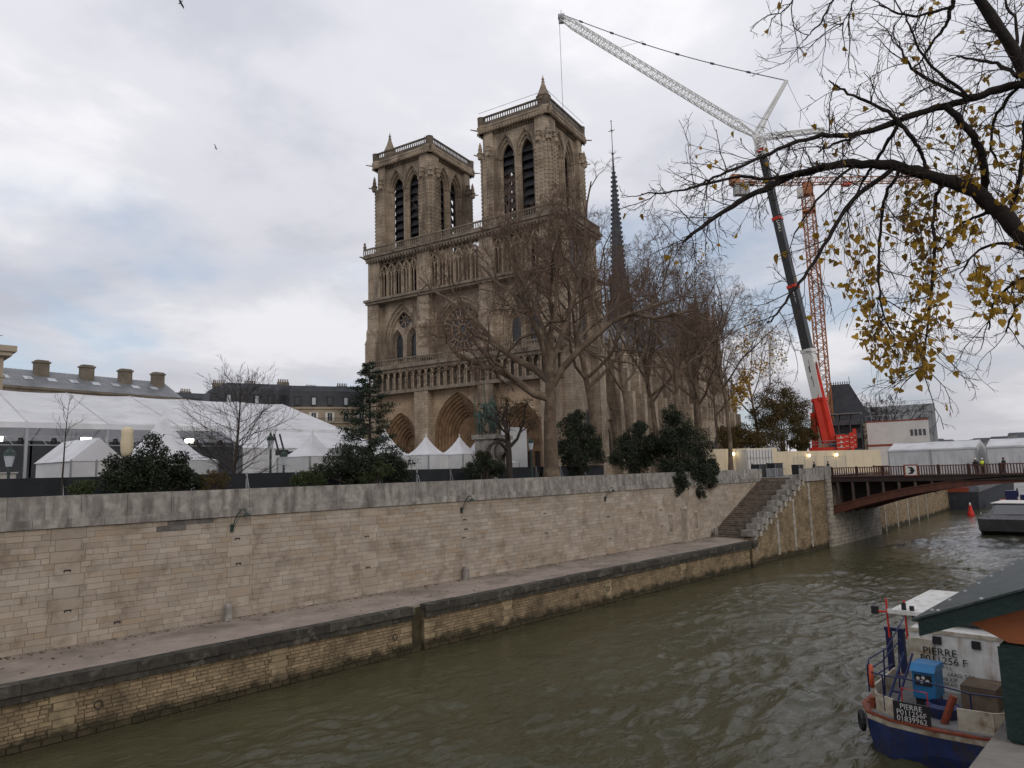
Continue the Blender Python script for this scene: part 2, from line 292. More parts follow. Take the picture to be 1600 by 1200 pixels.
def holed(mb, fn, outer, holes, d, reveal, mi=0, mir=None, back=None):
    """flat wall face at depth d with real openings; each opening gets its reveal and, if asked, a back panel"""
    loops = [outer] + holes; pts = [p for l in loops for p in l]
    tris = tessellate_polygon([[Vector((a, b, 0)) for a, b in l] for l in loops])
    mb.add([fn(a, b, d) for a, b in pts], [tuple(t) for t in tris], mi)
    for h in holes:
        n = len(h); mb.add([fn(a, b, d) for a, b in h] + [fn(a, b, d + reveal) for a, b in h], [(i, (i + 1) % n, n + (i + 1) % n, n + i) for i in range(n)], mi if mir is None else mir)
        if back is not None: mb.add([fn(a, b, d + reveal) for a, b in h], [tuple(range(n))], back)
def ring(mb, fn, big, small, d0, d1, mi=0):   # flat ring between two outlines of equal count at d0, then the inner reveal to d1
    n = len(big)
    mb.add([fn(a, b, d0) for a, b in big] + [fn(a, b, d0) for a, b in small] + [fn(a, b, d1) for a, b in small],
           [(i, i + 1, n + i + 1, n + i) for i in range(n - 1)] + [(n + i, n + i + 1, 2 * n + i + 1, 2 * n + i) for i in range(n - 1)], mi)
# ================================================================ setting: water, ground, quays
def vnoise(x, y, seed):
    xi = np.floor(x).astype(np.int64); yi = np.floor(y).astype(np.int64); fx = x - xi; fy = y - yi
    fx = fx * fx * (3 - 2 * fx); fy = fy * fy * (3 - 2 * fy)
    def hsh(a, b):
        n = (a * 374761393 + b * 668265263 + seed * 982451653) & 0x7fffffff
        n = ((n ^ (n >> 13)) * 1274126177) & 0x7fffffff
        return ((n ^ (n >> 16)) & 0xffff) / 65535.0
    return (hsh(xi, yi) * (1 - fx) + hsh(xi + 1, yi) * fx) * (1 - fy) + (hsh(xi, yi + 1) * (1 - fx) + hsh(xi + 1, yi + 1) * fx) * fy
def grid_obj(name, xs, ys, zfun, m, smooth=True, **props):
    X, Y = np.meshgrid(xs, ys, indexing='ij'); Z = zfun(X, Y); nx, ny = X.shape
    co = np.stack([X, Y, Z], -1).reshape(-1, 3); idx = np.arange(nx * ny).reshape(nx, ny)
    q = np.stack([idx[:-1, :-1], idx[1:, :-1], idx[1:, 1:], idx[:-1, 1:]], -1).reshape(-1, 4)
    me = bpy.data.meshes.new(name); me.vertices.add(len(co)); me.vertices.foreach_set('co', co.ravel().astype(np.float32))
    me.loops.add(q.size); me.loops.foreach_set('vertex_index', q.ravel().astype(np.int32)); me.polygons.add(len(q))
    me.polygons.foreach_set('loop_start', np.arange(0, q.size, 4, dtype=np.int32))
    if smooth: me.polygons.foreach_set('use_smooth', np.ones(len(q), bool))
    me.materials.append(m); me.update(); me.validate(); return link(name, me, **props)

def water_material():
    m = bpy.data.materials.new('murky river water'); m.use_nodes = True; nt = m.node_tree; N = nt.nodes; L = nt.links; b = N['Principled BSDF']
    b.inputs['Roughness'].default_value = 0.10; b.inputs['IOR'].default_value = 1.33; b.inputs['Specular IOR Level'].default_value = 0.5
    geo = N.new('ShaderNodeNewGeometry')
    def noise(sc, det, vec, dist=0.0, rid=False):
        mp = N.new('ShaderNodeMapping'); mp.inputs['Scale'].default_value = vec; L.new(geo.outputs['Position'], mp.inputs[0])
        n = N.new('ShaderNodeTexNoise'); n.inputs['Scale'].default_value = sc; n.inputs['Detail'].default_value = det; n.inputs['Distortion'].default_value = dist; L.new(mp.outputs[0], n.inputs[0])
        if rid: n.noise_type = 'RIDGED_MULTIFRACTAL'; n.normalize = True
        return n.outputs[0]
    mx = N.new('ShaderNodeMixRGB'); L.new(noise(0.12, 4, (1, 1, 1), 1.0), mx.inputs[0]); mx.inputs[1].default_value = (0.076, 0.070, 0.036, 1); mx.inputs[2].default_value = (0.050, 0.046, 0.024, 1)
    L.new(mx.outputs[0], b.inputs['Base Color'])
    b1 = N.new('ShaderNodeBump'); b1.inputs['Strength'].default_value = 0.6; b1.inputs['Distance'].default_value = 0.10; L.new(noise(1.3, 8, (0.8, 1.9, 1), 1.2), b1.inputs['Height'])
    b2 = N.new('ShaderNodeBump'); b2.inputs['Strength'].default_value = 0.75; b2.inputs['Distance'].default_value = 0.035; L.new(noise(1.9, 4, (0.6, 1.8, 1), 1.2, True), b2.inputs['Height']); L.new(b1.outputs[0], b2.inputs['Normal'])
    L.new(b2.outputs[0], b.inputs['Normal']); return m
M['water'] = water_material()
def water_z(X, Y):
    wx = X + 2.5 * vnoise(X * 0.16, Y * 0.16, 3) + 1.2 * vnoise(X * .5, Y * .5, 9); wy = Y + 2.5 * vnoise(X * 0.16 + 40, Y * 0.16, 5) + 1.2 * vnoise(X * .5 + 9, Y * .5, 4)
    z = 0.26 * (vnoise(wx * 0.30, wy * 0.55, 11) - .5) + 0.20 * (vnoise(wx * 0.75 + 5, wy * 1.25, 12) - .5) + 0.10 * ((1 - np.abs(2 * vnoise(wx * 0.9 + 3, wy * 1.7, 15) - 1)) ** 2 - .3) + 0.08 * (vnoise(wx * 1.9, wy * 2.8, 13) - .5) + 0.035 * (vnoise(wx * 4.2, wy * 6.0, 14) - .5)
    act = 0.45 + 0.9 * vnoise(X * 0.06 + 3, Y * 0.11, 21)
    calm = np.clip((33.6 - Y) / 7.0, 0.3, 1.0)
    for (cx, cy, ln, wd, am, an) in ((36, 20.5, 5.0, .55, .17, -.35), (24, 20.5, 6.0, .6, .13, -.5), (30, 14, 5, .5, .13, .15), (99, 27, 9, 1.4, .26, -.5), (104, 23, 8, 1.2, .22, -.6)):
        u = (X - cx) * math.cos(an) + (Y - cy) * math.sin(an); v = -(X - cx) * math.sin(an) + (Y - cy) * math.cos(an) + 0.06 * u * u / ln
        z = z + am * np.exp(-(u / ln) ** 2 - (v / wd) ** 2)
    return z * act * calm
xs = np.concatenate([np.arange(-30, 8, 0.8), np.arange(8, 58, 0.125), 58 + np.cumsum(np.linspace(0.13, 1.6, 300))]); xs = np.concatenate([xs, np.array([340, 420, 600, 1000, 2500.])])
ys = np.concatenate([np.arange(-14, 2, 0.8), np.arange(2, 35.0, 0.14), np.array([36., 40, 46, 54, 64, 80, 120, 300, 1500])])
grid_obj('river_water', xs, ys, water_z, M['water'], kind='structure')

g = MB()
bank = [(84.9, 40.55), (84.9, 35.35), (108, 35.35), (170, 39.6), (290, 55), (420, 92), (700, 240), (2600, 1400)]
poly = [(-900, 40.55)] + bank + [(2600, 3500), (-900, 3500)]
tri = tessellate_polygon([[Vector((a, b, 0)) for a, b in poly]])
g.add([(a, b, 8.70) for a, b in poly], [tuple(t) for t in tri]); pts = bank
for (a, b) in zip(pts[2:-1], pts[3:]): g.add([(a[0], a[1], 8.7), (b[0], b[1], 8.7), (b[0], b[1], -2), (a[0], a[1], -2)], [(0, 1, 2, 3)])
g.build('island_ground', M['paving'], kind='structure')
g = MB(); g.box(-400, 900, -900, -0.35, -3, 8.70); g.build('near_bank_pavement', M['asphalt'], kind='structure')
g = MB(); g.box(-40, 71.3, 34.62, 40.2, 1.2, 2.64); g.build('lower_quay_walkway', M['walk'], kind='structure')

# ---------------------------------------------------------------- masonry: real stones laid in courses
def stone_mesh(name, m, bev=0.012, dep=1.0):      # unit stone, front face towards -Y, 1 x dep x 1, chamfered front
    b = MB(); e = bev
    b.add([(0, 0, 0), (1, 0, 0), (1, 0, 1), (0, 0, 1), (e, -dep, e * 2), (1 - e, -dep, e * 2), (1 - e, -dep, 1 - e * 2), (e, -dep, 1 - e * 2)],
          [(4, 5, 6, 7), (0, 1, 5, 4), (1, 2, 6, 5), (2, 3, 7, 6), (3, 0, 4, 7)]); return b.mesh(name, m)
def lay(x0, x1, z0, z1, course, lens, openings=(), jit=0.0):
    out = []; z = z0; rowi = 0
    while z < z1 - 0.02:
        h = min(course * random.uniform(1 - jit, 1 + jit), z1 - z)
        if z1 - (z + h) < course * 0.4: h = z1 - z
        x = x0 - random.random() * lens[1]; rowi += 1
        while x < x1:
            w = random.uniform(*lens); a, b = max(x, x0), min(x + w, x1); x += w
            if b - a < 0.06: continue
            parts = [(a, b)]
            for (ox0, ox1, oz0, oz1) in openings:
                if z + h > oz0 + .01 and z < oz1 - .01:
                    np_ = []
                    for (p, q) in parts:
                        if q <= ox0 or p >= ox1: np_.append((p, q)); continue
                        if p < ox0: np_.append((p, ox0))
                        if q > ox1: np_.append((ox1, q))
                    parts = np_
            for p, q in parts:
                if q - p > 0.05: out.append((p, q - p, z, h))
        z += h
    return out
def masonry(parent, stones, y, m, joint, proud=0.035, keep=300, name='stone', name_rest='stone_courses', dep=None, rough=0.012, leany=0.0, zref=0.0):
    """stones -> the ones that show largest as single parts, the rest joined"""
    stones = sorted(stones, key=lambda s: -(s[1] * s[3]) / ((s[0]) ** 2 + y * y)); unit = stone_mesh(name, m); rest = MB()
    for i, (x, w, z, h) in enumerate(stones):
        d = proud + random.uniform(-rough, rough); yy = y + leany * (z - zref); j = joint
        if i < keep: link(name, unit, parent, (x + j, yy + proud, z + j), 0, (w - 2 * j, d, h - 2 * j))
        else:
            e = min(0.01, w * .1)
            x0_, x1_, z0_, z1_ = x + j, x + w - j, z + j, z + h - j; yb = yy + proud; yf = yb - d
            rest.add([(x0_, yb, z0_), (x1_, yb, z0_), (x1_, yb, z1_), (x0_, yb, z1_), (x0_ + e, yf, z0_ + e), (x1_ - e, yf, z0_ + e), (x1_ - e, yf, z1_ - e), (x0_ + e, yf, z1_ - e)],
                     [(4, 5, 6, 7), (0, 1, 5, 4), (1, 2, 6, 5), (2, 3, 7, 6), (3, 0, 4, 7)])
    if rest.v: rest.build(name_rest, m, parent, kind='stuff')

# upper quay wall
QW = thing('quay_wall', 'tall pale limestone quay wall with grey parapet along the far bank', 'wall', (0, 0, 0))
WX0, WX1, WZ0, WZ1 = -14.0, 84.8, 2.64, 8.28
c = MB(); c.box(WX0, WX1, 40.022, 40.9, 1.5, 9.3); c.build('core', M['mortar'], QW)
OPEN = [(63.1, 63.75, 3.75, 5.45), (65.45, 66.55, 2.64, 5.95), (68.1, 68.75, 3.75, 5.45)]
quoins = []; cols = []
for k, xq in enumerate([-8.6, 0.2, 8.9, 17.5, 26.2, 34.9, 43.7, 52.4, 61.1, 70.0, 78.4]):
    z = WZ0; t = k % 2
    while z < WZ1 - .1:
        h = min(0.563, WZ1 - z); w = 1.5 if t else 1.12; quoins.append((xq + (0 if t else 0.2), w, z, h)); cols.append((xq + (0 if t else 0.2), xq + (0 if t else 0.2) + w, z, z + h)); z += h; t = 1 - t
field = lay(WX0, WX1, WZ0, WZ1, 0.282, (0.55, 1.15), OPEN + cols)
quoins = [q for q in quoins if not any(q[0] < o[1] and q[0] + q[1] > o[0] and q[2] < o[3] and q[2] + q[3] > o[2] for o in OPEN)]
dark_patch = [s for s in field if s[2] > 7.55 and (13.6 < s[0] < 15.2 or (15.0 < s[0] < 16.6 and s[2] > 7.9))]; field = [s for s in field if s not in dark_patch]
masonry(QW, field, 40.0, M['ashlar'], 0.005, proud=.024, keep=300, rough=.008); masonry(QW, dark_patch, 40.0, M['patch'], .005, proud=.024, name='patched_stone')
masonry(QW, quoins, 39.993, M['ashlar'], 0.006, proud=0.035, keep=300, name='quoin_stone', name_rest='quoin_courses')
# cornice and parapet stones
cn = [(x, w, 8.28, 0.43) for x, w, _, _ in lay(WX0, WX1, 0, 1, 1, (1.1, 2.0))]; pp = [(x, w, 8.712, 1.10) for x, w, _, _ in lay(WX0, WX1, 0, 1, 1, (1.3, 2.6))]
def slab(e=0.02):
    b = MB(); b.hexa([(0.004, 0, 0), (.996, 0, 0), (.996, 1, 0), (0.004, 1, 0), (0.004, 0, 1), (.996, 0, 1), (.996, 1, 1), (0.004, 1, 1)]); return b
sl = slab().mesh('parapet_stone', M['parapet'])
for (x, w, z, h) in cn: link('cornice_stone', sl, QW, (x, 39.86 + random.uniform(-.008, .008), z), 0, (w, 0.98, h))
for (x, w, z, h) in pp: link('parapet_stone', sl, QW, (x, 39.97 + random.uniform(-.01, .01), z + random.uniform(-.006, .006)), 0, (w, 0.58, h))
# little windows, door, iron cramps
for i, (x0, x1, z0, z1) in enumerate(OPEN):
    f = MB(); f.box(x0, x1, 40.30, 40.34, z0, z1); o = f.build('door' if i == 1 else 'window', M['cabin'] if i == 1 else M['void'], QW)
    s = MB(); s.prism([(x0 - .1, z1 - .02), (x1 + .1, z1 - .02), (x1 + .1, z1 + .16), ((x0 + x1) / 2, z1 + .30), (x0 - .1, z1 + .16)], lambda a, b, d: (a, d, b), 39.93, 40.3)
    if i != 1: s.box(x0 - .12, x1 + .12, 39.92, 40.3, z0 - .2, z0 - .01)
    else: s.box(x0 - .2, x1 + .2, 39.6, 40.3, 2.6, 2.72)
    s.build('lintel', M['quoin'], QW)
    if i == 1:
        d = MB(); d.box(x0, x1, 40.26, 40.31, z1 - .75, z1); d.build('transom_light', M['void'], o)
for x, z in ((9.5, 6.2), (9.6, 4.3), (17.9, 7.0), (18.0, 5.6), (11.8, 3.4), (26.6, 6.4), (26.7, 4.4), (35.2, 6.9), (35.3, 6.2), (35.1, 5.6), (44.1, 6.8), (44.2, 5.2), (52.8, 6.0), (52.9, 4.0), (61.5, 6.1), (61.6, 4.5)):
    b = MB(); b.box(x, x + .30, 39.96, 40.02, z, z + .055); b.box(x, x + .04, 39.96, 40.02, z - .06, z); b.box(x + .26, x + .30, 39.96, 40.02, z - .06, z); b.build('iron_cramp', M['black'], QW)
# stone posts against the wall foot
for i, (x, lb) in enumerate(((17.4, 'small stone post at the wall foot, first one from the near end'), (35.0, 'small stone post at the wall foot, midway along the walkway'), (71.4, 'small stone post at the wall foot beside the stairs'))):
    b = MB(); b.lathe([(.26, 0), (.25, .75), (.2, .9), (.0, .96)], 8, (0, 0, 0)); tag(b.build('stone_post', M['parapet'], None, loc=(x, 39.60 if i < 2 else 39.4, 2.64)), lb, 'post', 'stone posts along the wall foot')
# wall lamps with hooked arms
for x, lb in ((17.7, 'green hooked wall lamp on the quay wall, the one nearest the camera'), (35.0, 'green hooked wall lamp in the middle of the quay wall'), (52.5, 'green hooked wall lamp nearest the overhanging evergreen')):
    t = thing('wall_lamp', lb, 'lamp', (x, 39.95, 7.75), 0, 'hooked lamps on the quay wall'); t.scale = (.62, .62, .72)
    b = MB(); b.box(-.12, .12, -.16, .04, -.45, .12); b.build('bracket', M['green_iron'], t)
    pts = [(0, -.12, -.2), (.10, -.3, .3), (.25, -.55, .85), (.5, -.75, 1.22), (.8, -.85, 1.25), (.98, -.85, 1.0)]
    b = MB(); b.tube(pts, .045, 6); b.tube([(0, -.1, -.35), (.3, -.4, .35), (.5, -.7, .75)], .025, 5); b.build('arm', M['green_iron'], t)
    b = MB(); b.lathe([(.06, .12), (.16, .06), (.30, -.08), (.31, -.14), (.2, -.17)], 10, (1.02, -.85, .88)); b.build('lamp_shade', M['green_iron'], t)

# lower embankment: dark coping, ochre rubble, algae at the waterline
LQ = thing('embankment_wall', 'low ochre rubble embankment wall with dark coping at the water', 'wall')
SLOT = [(26.0, 26.9), (68.6, 69.2)]
c = MB(); c.box(WX0, 26.0, 34.30, 34.7, -2, 2.3); c.box(26.9, 68.6, 34.30, 34.7, -2, 2.3); c.box(69.2, 70.2, 34.30, 34.7, -2, 2.3); c.build('core', M['mortar_dark'], LQ)
c = MB()
for a, b in SLOT: c.box(a, b, 34.55, 34.75, -2, 2.5)
c.build('slot_back', M['algae'], LQ)
sl2 = slab().mesh('coping_stone', M['coping'])
sect = [(WX0, 26.0), (26.9, 68.6), (69.2, 70.2)]
for a, b in sect:
    for (x, w, _, _) in lay(a, b, 0, 1, 1, (1.2, 2.0)): link('coping_stone', sl2, LQ, (x, 33.98 + random.uniform(-.02, .02), 2.23), 0, (w, .66, .43 + random.uniform(-.01, .015)))
    for (x, w, _, _) in lay(a, b, 0, 1, 1, (1.2, 2.0)): link('band_stone', sl2, LQ, (x, 34.08 + random.uniform(-.02, .02), 1.93), 0, (w, .5, .295))
blocks = []
for x in (8.0, 17.3, 25.2, 26.9, 33.5, 44.5, 55.5, 67.8):
    for k in range(5): blocks.append((x + (0 if k % 2 else -.15), .8 if k % 2 else 1.05, 0.28 + k * .33, .33))
blocks = [q for q in blocks if not any(q[0] < b and q[0] + q[1] > a for a, b in SLOT)]
ex = [(b[0], b[0] + b[1], b[2], b[2] + b[3]) for b in blocks] + [(a, b, -2, 3) for a, b in SLOT]
masonry(LQ, lay(WX0, 70.2, 0.30, 1.93, 0.165, (0.28, 0.62), ex, 0.15), 34.25, M['rubble'], 0.013, proud=0.05, keep=300, rough=.022, name='rubble_stone', name_rest='rubble_courses', leany=0.0)
masonry(LQ, blocks, 34.235, M['bond'], 0.008, proud=.065, keep=300, name='bond_stone', name_rest='bond_courses')
masonry(LQ, lay(WX0, 70.2, -0.6, 0.30, 0.22, (0.4, 0.9), [(a, b, -2, 3) for a, b in SLOT], .1), 34.22, M['algae'], 0.012, proud=.08, keep=0, rough=.03, name='algae_stone', name_rest='wet_footing')
for x in (9.6, 24.7, 41.0, 44.7, 56.0):
    b = MB(); pts = [(x + .16 * math.cos(a), 34.1, 1.2 + .16 * math.sin(a)) for a in np.linspace(0, 2 * PI, 13)]; b.tube(pts, .025, 5); b.build('mooring_ring', M['black'], LQ)

# stairs between the wall and a stepped parapet
ST = thing('river_stairs', 'broad worn stone staircase climbing from the lower quay to the bridge', 'stairs')
NS = 31; sx0, sx1 = 71.2, 84.7; dx = (sx1 - sx0) / NS; dz = (8.7 - 2.64) / NS
for i in range(NS):
    b = MB(); b.box(sx0 + i * dx, sx0 + (i + 1) * dx + .28, 35.75, 40.0, 2.64 + i * dz - .02, 2.64 + (i + 1) * dz); b.build('step', M['step'], ST)
b = MB(); b.prism([(sx0, 1.5), (sx1 + .3, 1.5), (sx1 + .3, 8.5), (sx0, 2.5)], lambda a, q, d: (a, d, q), 35.7, 40.02); b.build('stair_core', M['mortar'], ST)
AB = thing('stair_flank_wall', 'ochre rubble wall below the stairs with stepped pale coping blocks', 'wall')
NB = 11
def top_at(x): return 3.0 + max(0, min(1, (x - 70.6) / (84.6 - 70.6))) * 6.1
core = MB()
for i in range(NB):
    xa = 70.2 + i * 14.4 / NB; xb = xa + 14.4 / NB; zt = 3.05 + (i + 1) * 6.0 / NB
    core.box(xa, xb, 34.75, 35.6, -2, zt - .75)
    b = MB(); b.box(xa - .25, xa + .62, 34.55, 35.75, zt - .62, zt); b.build('coping_block', M['parapet'], AB)
    b = MB(); b.box(xa + .63, xb - .02, 34.58, 35.72, zt - .78, zt - .1); b.build('coping_block', M['parapet'], AB)
    b = MB(); b.box(xa + .45, xb - .3, 34.6, 35.6, zt - 1.3, zt - .79); b.build('coping_block', M['quoin'], AB)
core.box(84.6, 92.0, 34.75, 35.6, -2, 8.2); core.build('core', M['mortar_dark'], AB)
pil = []
for x in (76.2, 80.6, 85.3):
    zt = min(8.2, top_at(x) - 1.3); k = 0; z = .5
    while z < zt: pil.append((x + (0.0 if k % 2 else .12), .62 if k % 2 else .42, z, .42)); z += .42; k += 1
ex = [(q[0], q[0] + q[1], q[2], q[2] + q[3]) for q in pil]
for i in range(NB):
    xa = 70.2 + i * 14.4 / NB; ex.append((xa, xa + 14.4 / NB, 3.05 + (i + 1) * 6.0 / NB - 1.25, 20))
masonry(AB, lay(70.2, 90.5, .3, 8.2, .21, (.3, .7), ex, .15), 34.70, M['rubble'], .014, proud=.06, keep=300, rough=.02, name='rubble_stone', name_rest='rubble_courses')
masonry(AB, pil, 34.66, M['quoin'], .006, proud=.1, keep=300, name='quoin_stone', name_rest='quoin_courses')
masonry(AB, lay(70.2, 92, -.6, .30, .22, (.4, .9)), 34.62, M['algae'], .012, proud=.12, keep=0, name='algae_stone', name_rest='wet_footing')
for (a, b_, z0, z1, y0, y1) in ((84.7, 87.3, 8.21, 9.75, 34.45, 35.3), (87.32, 90.0, 8.21, 9.75, 34.45, 35.3), (90.02, 92.0, 8.3, 9.95, 34.3, 35.5)):
    b = MB(); b.box(a, b_, y0, y1, z0, z1); b.build('parapet_block', M['parapet'], AB)

# ---------------------------------------------------------------- the iron bridge
BR = thing('iron_arch_bridge', 'red brown iron arch bridge with railing on pale stone abutment', 'bridge')
BX0, BX1 = 92.0, 108.0
def rib_z(y): return 8.0 - 0.0079 * (y - 13.0) ** 2
pier = []
z = -.6; k = 0
while z < 8.3:
    h = .5; pier.append((90.55 + (0 if k % 2 else .25), 1.45 - (0 if k % 2 else .25), z, min(h, 8.3 - z))); z += h; k += 1
masonry(BR, pier, 34.33, M['quoin'], .012, proud=.3, keep=300, name='pier_stone')
masonry(BR, lay(92.0, 109.5, -.6, 4.3, .48, (.9, 1.7)), 34.42, M['quoin'], .012, proud=.1, keep=300, name='abutment_stone')
b = MB(); b.box(90.6, 109.5, 34.5, 36.5, -2, 8.25); b.build('abutment_core', M['mortar'], BR)
b = MB(); b.box(BX0 + .25, BX1 - .25, -9, 35.3, 8.05, 8.50); b.build('deck', M['bridge_dark'], BR)
for xx in (BX0, BX1 - .2):
    b = MB(); b.box(xx, xx + .2, -9, 34.4, 7.98, 8.46); b.box(xx - .08, xx + .28, -9, 34.4, 8.46, 8.56); b.box(xx - .05, xx + .25, -9, 34.4, 7.9, 7.98); b.build('fascia', M['bridge_dark'], BR)
NR = 40
for k, xx in enumerate((92.0, 95.8, 99.6, 103.4, 107.2)):
    b = MB(); ysr = np.linspace(34.4, -8.4, NR + 1)
    for i in range(NR):
        y0, y1 = ysr[i], ysr[i + 1]
        def hh(y): return .34 + .20 * abs(y - 13) / 21.4
        for (w, f0, f1) in ((.36, -1, -.72), (.16, -.72, .72), (.36, .72, 1)):
            p = []
            for yy in (y1, y0):
                zc, h = rib_z(yy), hh(yy); p.append((yy, zc + f0 * h, zc + f1 * h))
            b.hexa([(xx + .18 - w / 2, p[0][0], p[0][1]), (xx + .18 + w / 2, p[0][0], p[0][1]), (xx + .18 + w / 2, p[1][0], p[1][1]), (xx + .18 - w / 2, p[1][0], p[1][1]),
                    (xx + .18 - w / 2, p[0][0], p[0][2]), (xx + .18 + w / 2, p[0][0], p[0][2]), (xx + .18 + w / 2, p[1][0], p[1][2]), (xx + .18 - w / 2, p[1][0], p[1][2])])
    b.build('arch_rib', M['bridge_red'], BR)
    if k > 0:
        wb = MB()
        for i in range(NR): y0, y1 = ysr[i], ysr[i + 1]; wb.add([(xx + .1, y0, rib_z(y0)), (xx + .1, y1, rib_z(y1)), (xx + .1, y1, 8.06), (xx + .1, y0, 8.06)], [(0, 1, 2, 3)])
        wb.build('web_plate', M['bridge_dark'], BR)
    for y in np.arange(33.6, -9, -1.75):
        zt = rib_z(y) + .3
        if 7.9 - zt > .12:
            b = MB(); b.box(xx + .04, xx + .30, y - .12, y + .12, zt, 7.92); b.build('spandrel_post', M['spandrel'] if k == 0 else M['bridge_dark'], BR)
b = MB()
for y in np.arange(32, -8, -3.5): b.bar((92.2, y, rib_z(y)), (107.4, y, rib_z(y)), .18, .3)
b.build('cross_brace', M['bridge_dark'], BR)
bal = MB(); bal.box(-.04, .04, -.055, .055, 0, .95); balm = bal.mesh('baluster', M['bridge_red'])
for y in np.arange(34.05, 2.0, -.27): link('baluster', balm, BR, (92.1, float(y), 8.66))
bal = MB()
for y in np.arange(34.2, -8, -.27): bal.box(107.86, 107.91, y - .05, y + .05, 8.66, 9.61)
bal.build('far_balusters', M['bridge_red'], BR, kind='stuff')
for xx in (92.1, 107.9):
    b = MB(); b.box(xx - .07, xx + .07, -9, 34.35, 9.60, 9.70); b.box(xx - .05, xx + .05, -9, 34.35, 8.58, 8.66); b.build('handrail', M['bridge_red'], BR)
    for y in np.arange(34.2, -8, -2.97): b = MB(); b.box(xx - .08, xx + .08, y - .08, y + .08, 8.56, 9.80); b.build('railing_post', M['bridge_dark'], BR)
t = thing('navigation_sign', 'square white navigation sign with red border hung on the bridge railing', 'sign', (91.9, 25.1, 9.15))
b = MB(); b.box(-.04, 0, -.75, .75, -.68, .68); b.build('border', M['rust'], t)
b = MB(); b.box(-.06, -.041, -.6, .6, -.54, .54); b.build('panel', M['white'], t)
b = MB(); b.prism([(.38, .42), (-.15, .40), (-.42, 0), (-.15, -.40), (.38, -.42), (.0, -.12), (.18, 0), (.0, .12)], lambda a, q, d: (d, a, q), -.075, -.061); b.build('symbol', M['black'], t)

# embankment beyond the bridge, with pale bonding strips
FQ = thing('upstream_quay_wall', 'ochre rubble quay wall beyond the bridge with pale vertical strips', 'wall')
def fy(x): return 35.25 + (x - 108) * 4.25 / 62
b = MB(); b.add([(108, fy(108) + .05, -2), (170, fy(170) + .05, -2), (170, fy(170) + .05, 8.75), (108, fy(108) + .05, 8.75)], [(0, 1, 2, 3)]); b.build('core', M['mortar_dark'], FQ)
ang = math.atan2(4.25, 62); hold = link('rubble_face', None, FQ, (108, 35.25, 0), ang)
fx = MB(); pale = MB()
for (x, w, z, h) in lay(0, 62, -.4, 8.3, .3, (.5, 1.0), [(k, k + .6, -1, 9) for k in (7.5, 15, 22.5, 30, 37.5)] + [(46, 48, 4.0, 8.0)], .1): fx.box(x + .015, x + w - .015, -.04 - random.random() * .03, .06, z + .015, z + h - .015)
for k in (7.5, 15, 22.5, 30, 37.5):
    for (x, w, z, h) in lay(k, k + .6, -.4, 8.3, .45, (.6, .7)): pale.box(x + .01, x + w - .01, -.09, .06, z + .01, z + h - .01)
bpy.data.objects.remove(hold)
o = fx.build('rubble_courses', M['rubble'], FQ, kind='stuff'); o.location = (108, 35.25, 0); o.rotation_euler = (0, 0, ang)
o = pale.build('bond_strips', M['quoin'], FQ, kind='stuff'); o.location = (108, 35.25, 0); o.rotation_euler = (0, 0, ang)
b = MB(); b.box(46, 48, .02, .05, 4.0, 8.0); o = b.build('dark_opening', M['void'], FQ); o.location = (108, 35.25, 0); o.rotation_euler = (0, 0, ang)
# ================================================================ cathedral (local frame: x into the building, y along the west front, z up)
CA = thing('gothic_cathedral', 'large twin towered gothic stone cathedral with rose window and spire', 'cathedral', (92.7, 81.5, 8.9), rad(13))
YC = 19.7
def fW(a, b, d): return (d, a, b)
YB = [-1.0, 12.2, 27.2, 40.4]; HB = 1.65
ch, tr_, pl, po, vo, gl = M['church'], M['church_trim'], M['church_pale'], M['portal'], M['void'], M['leaded']
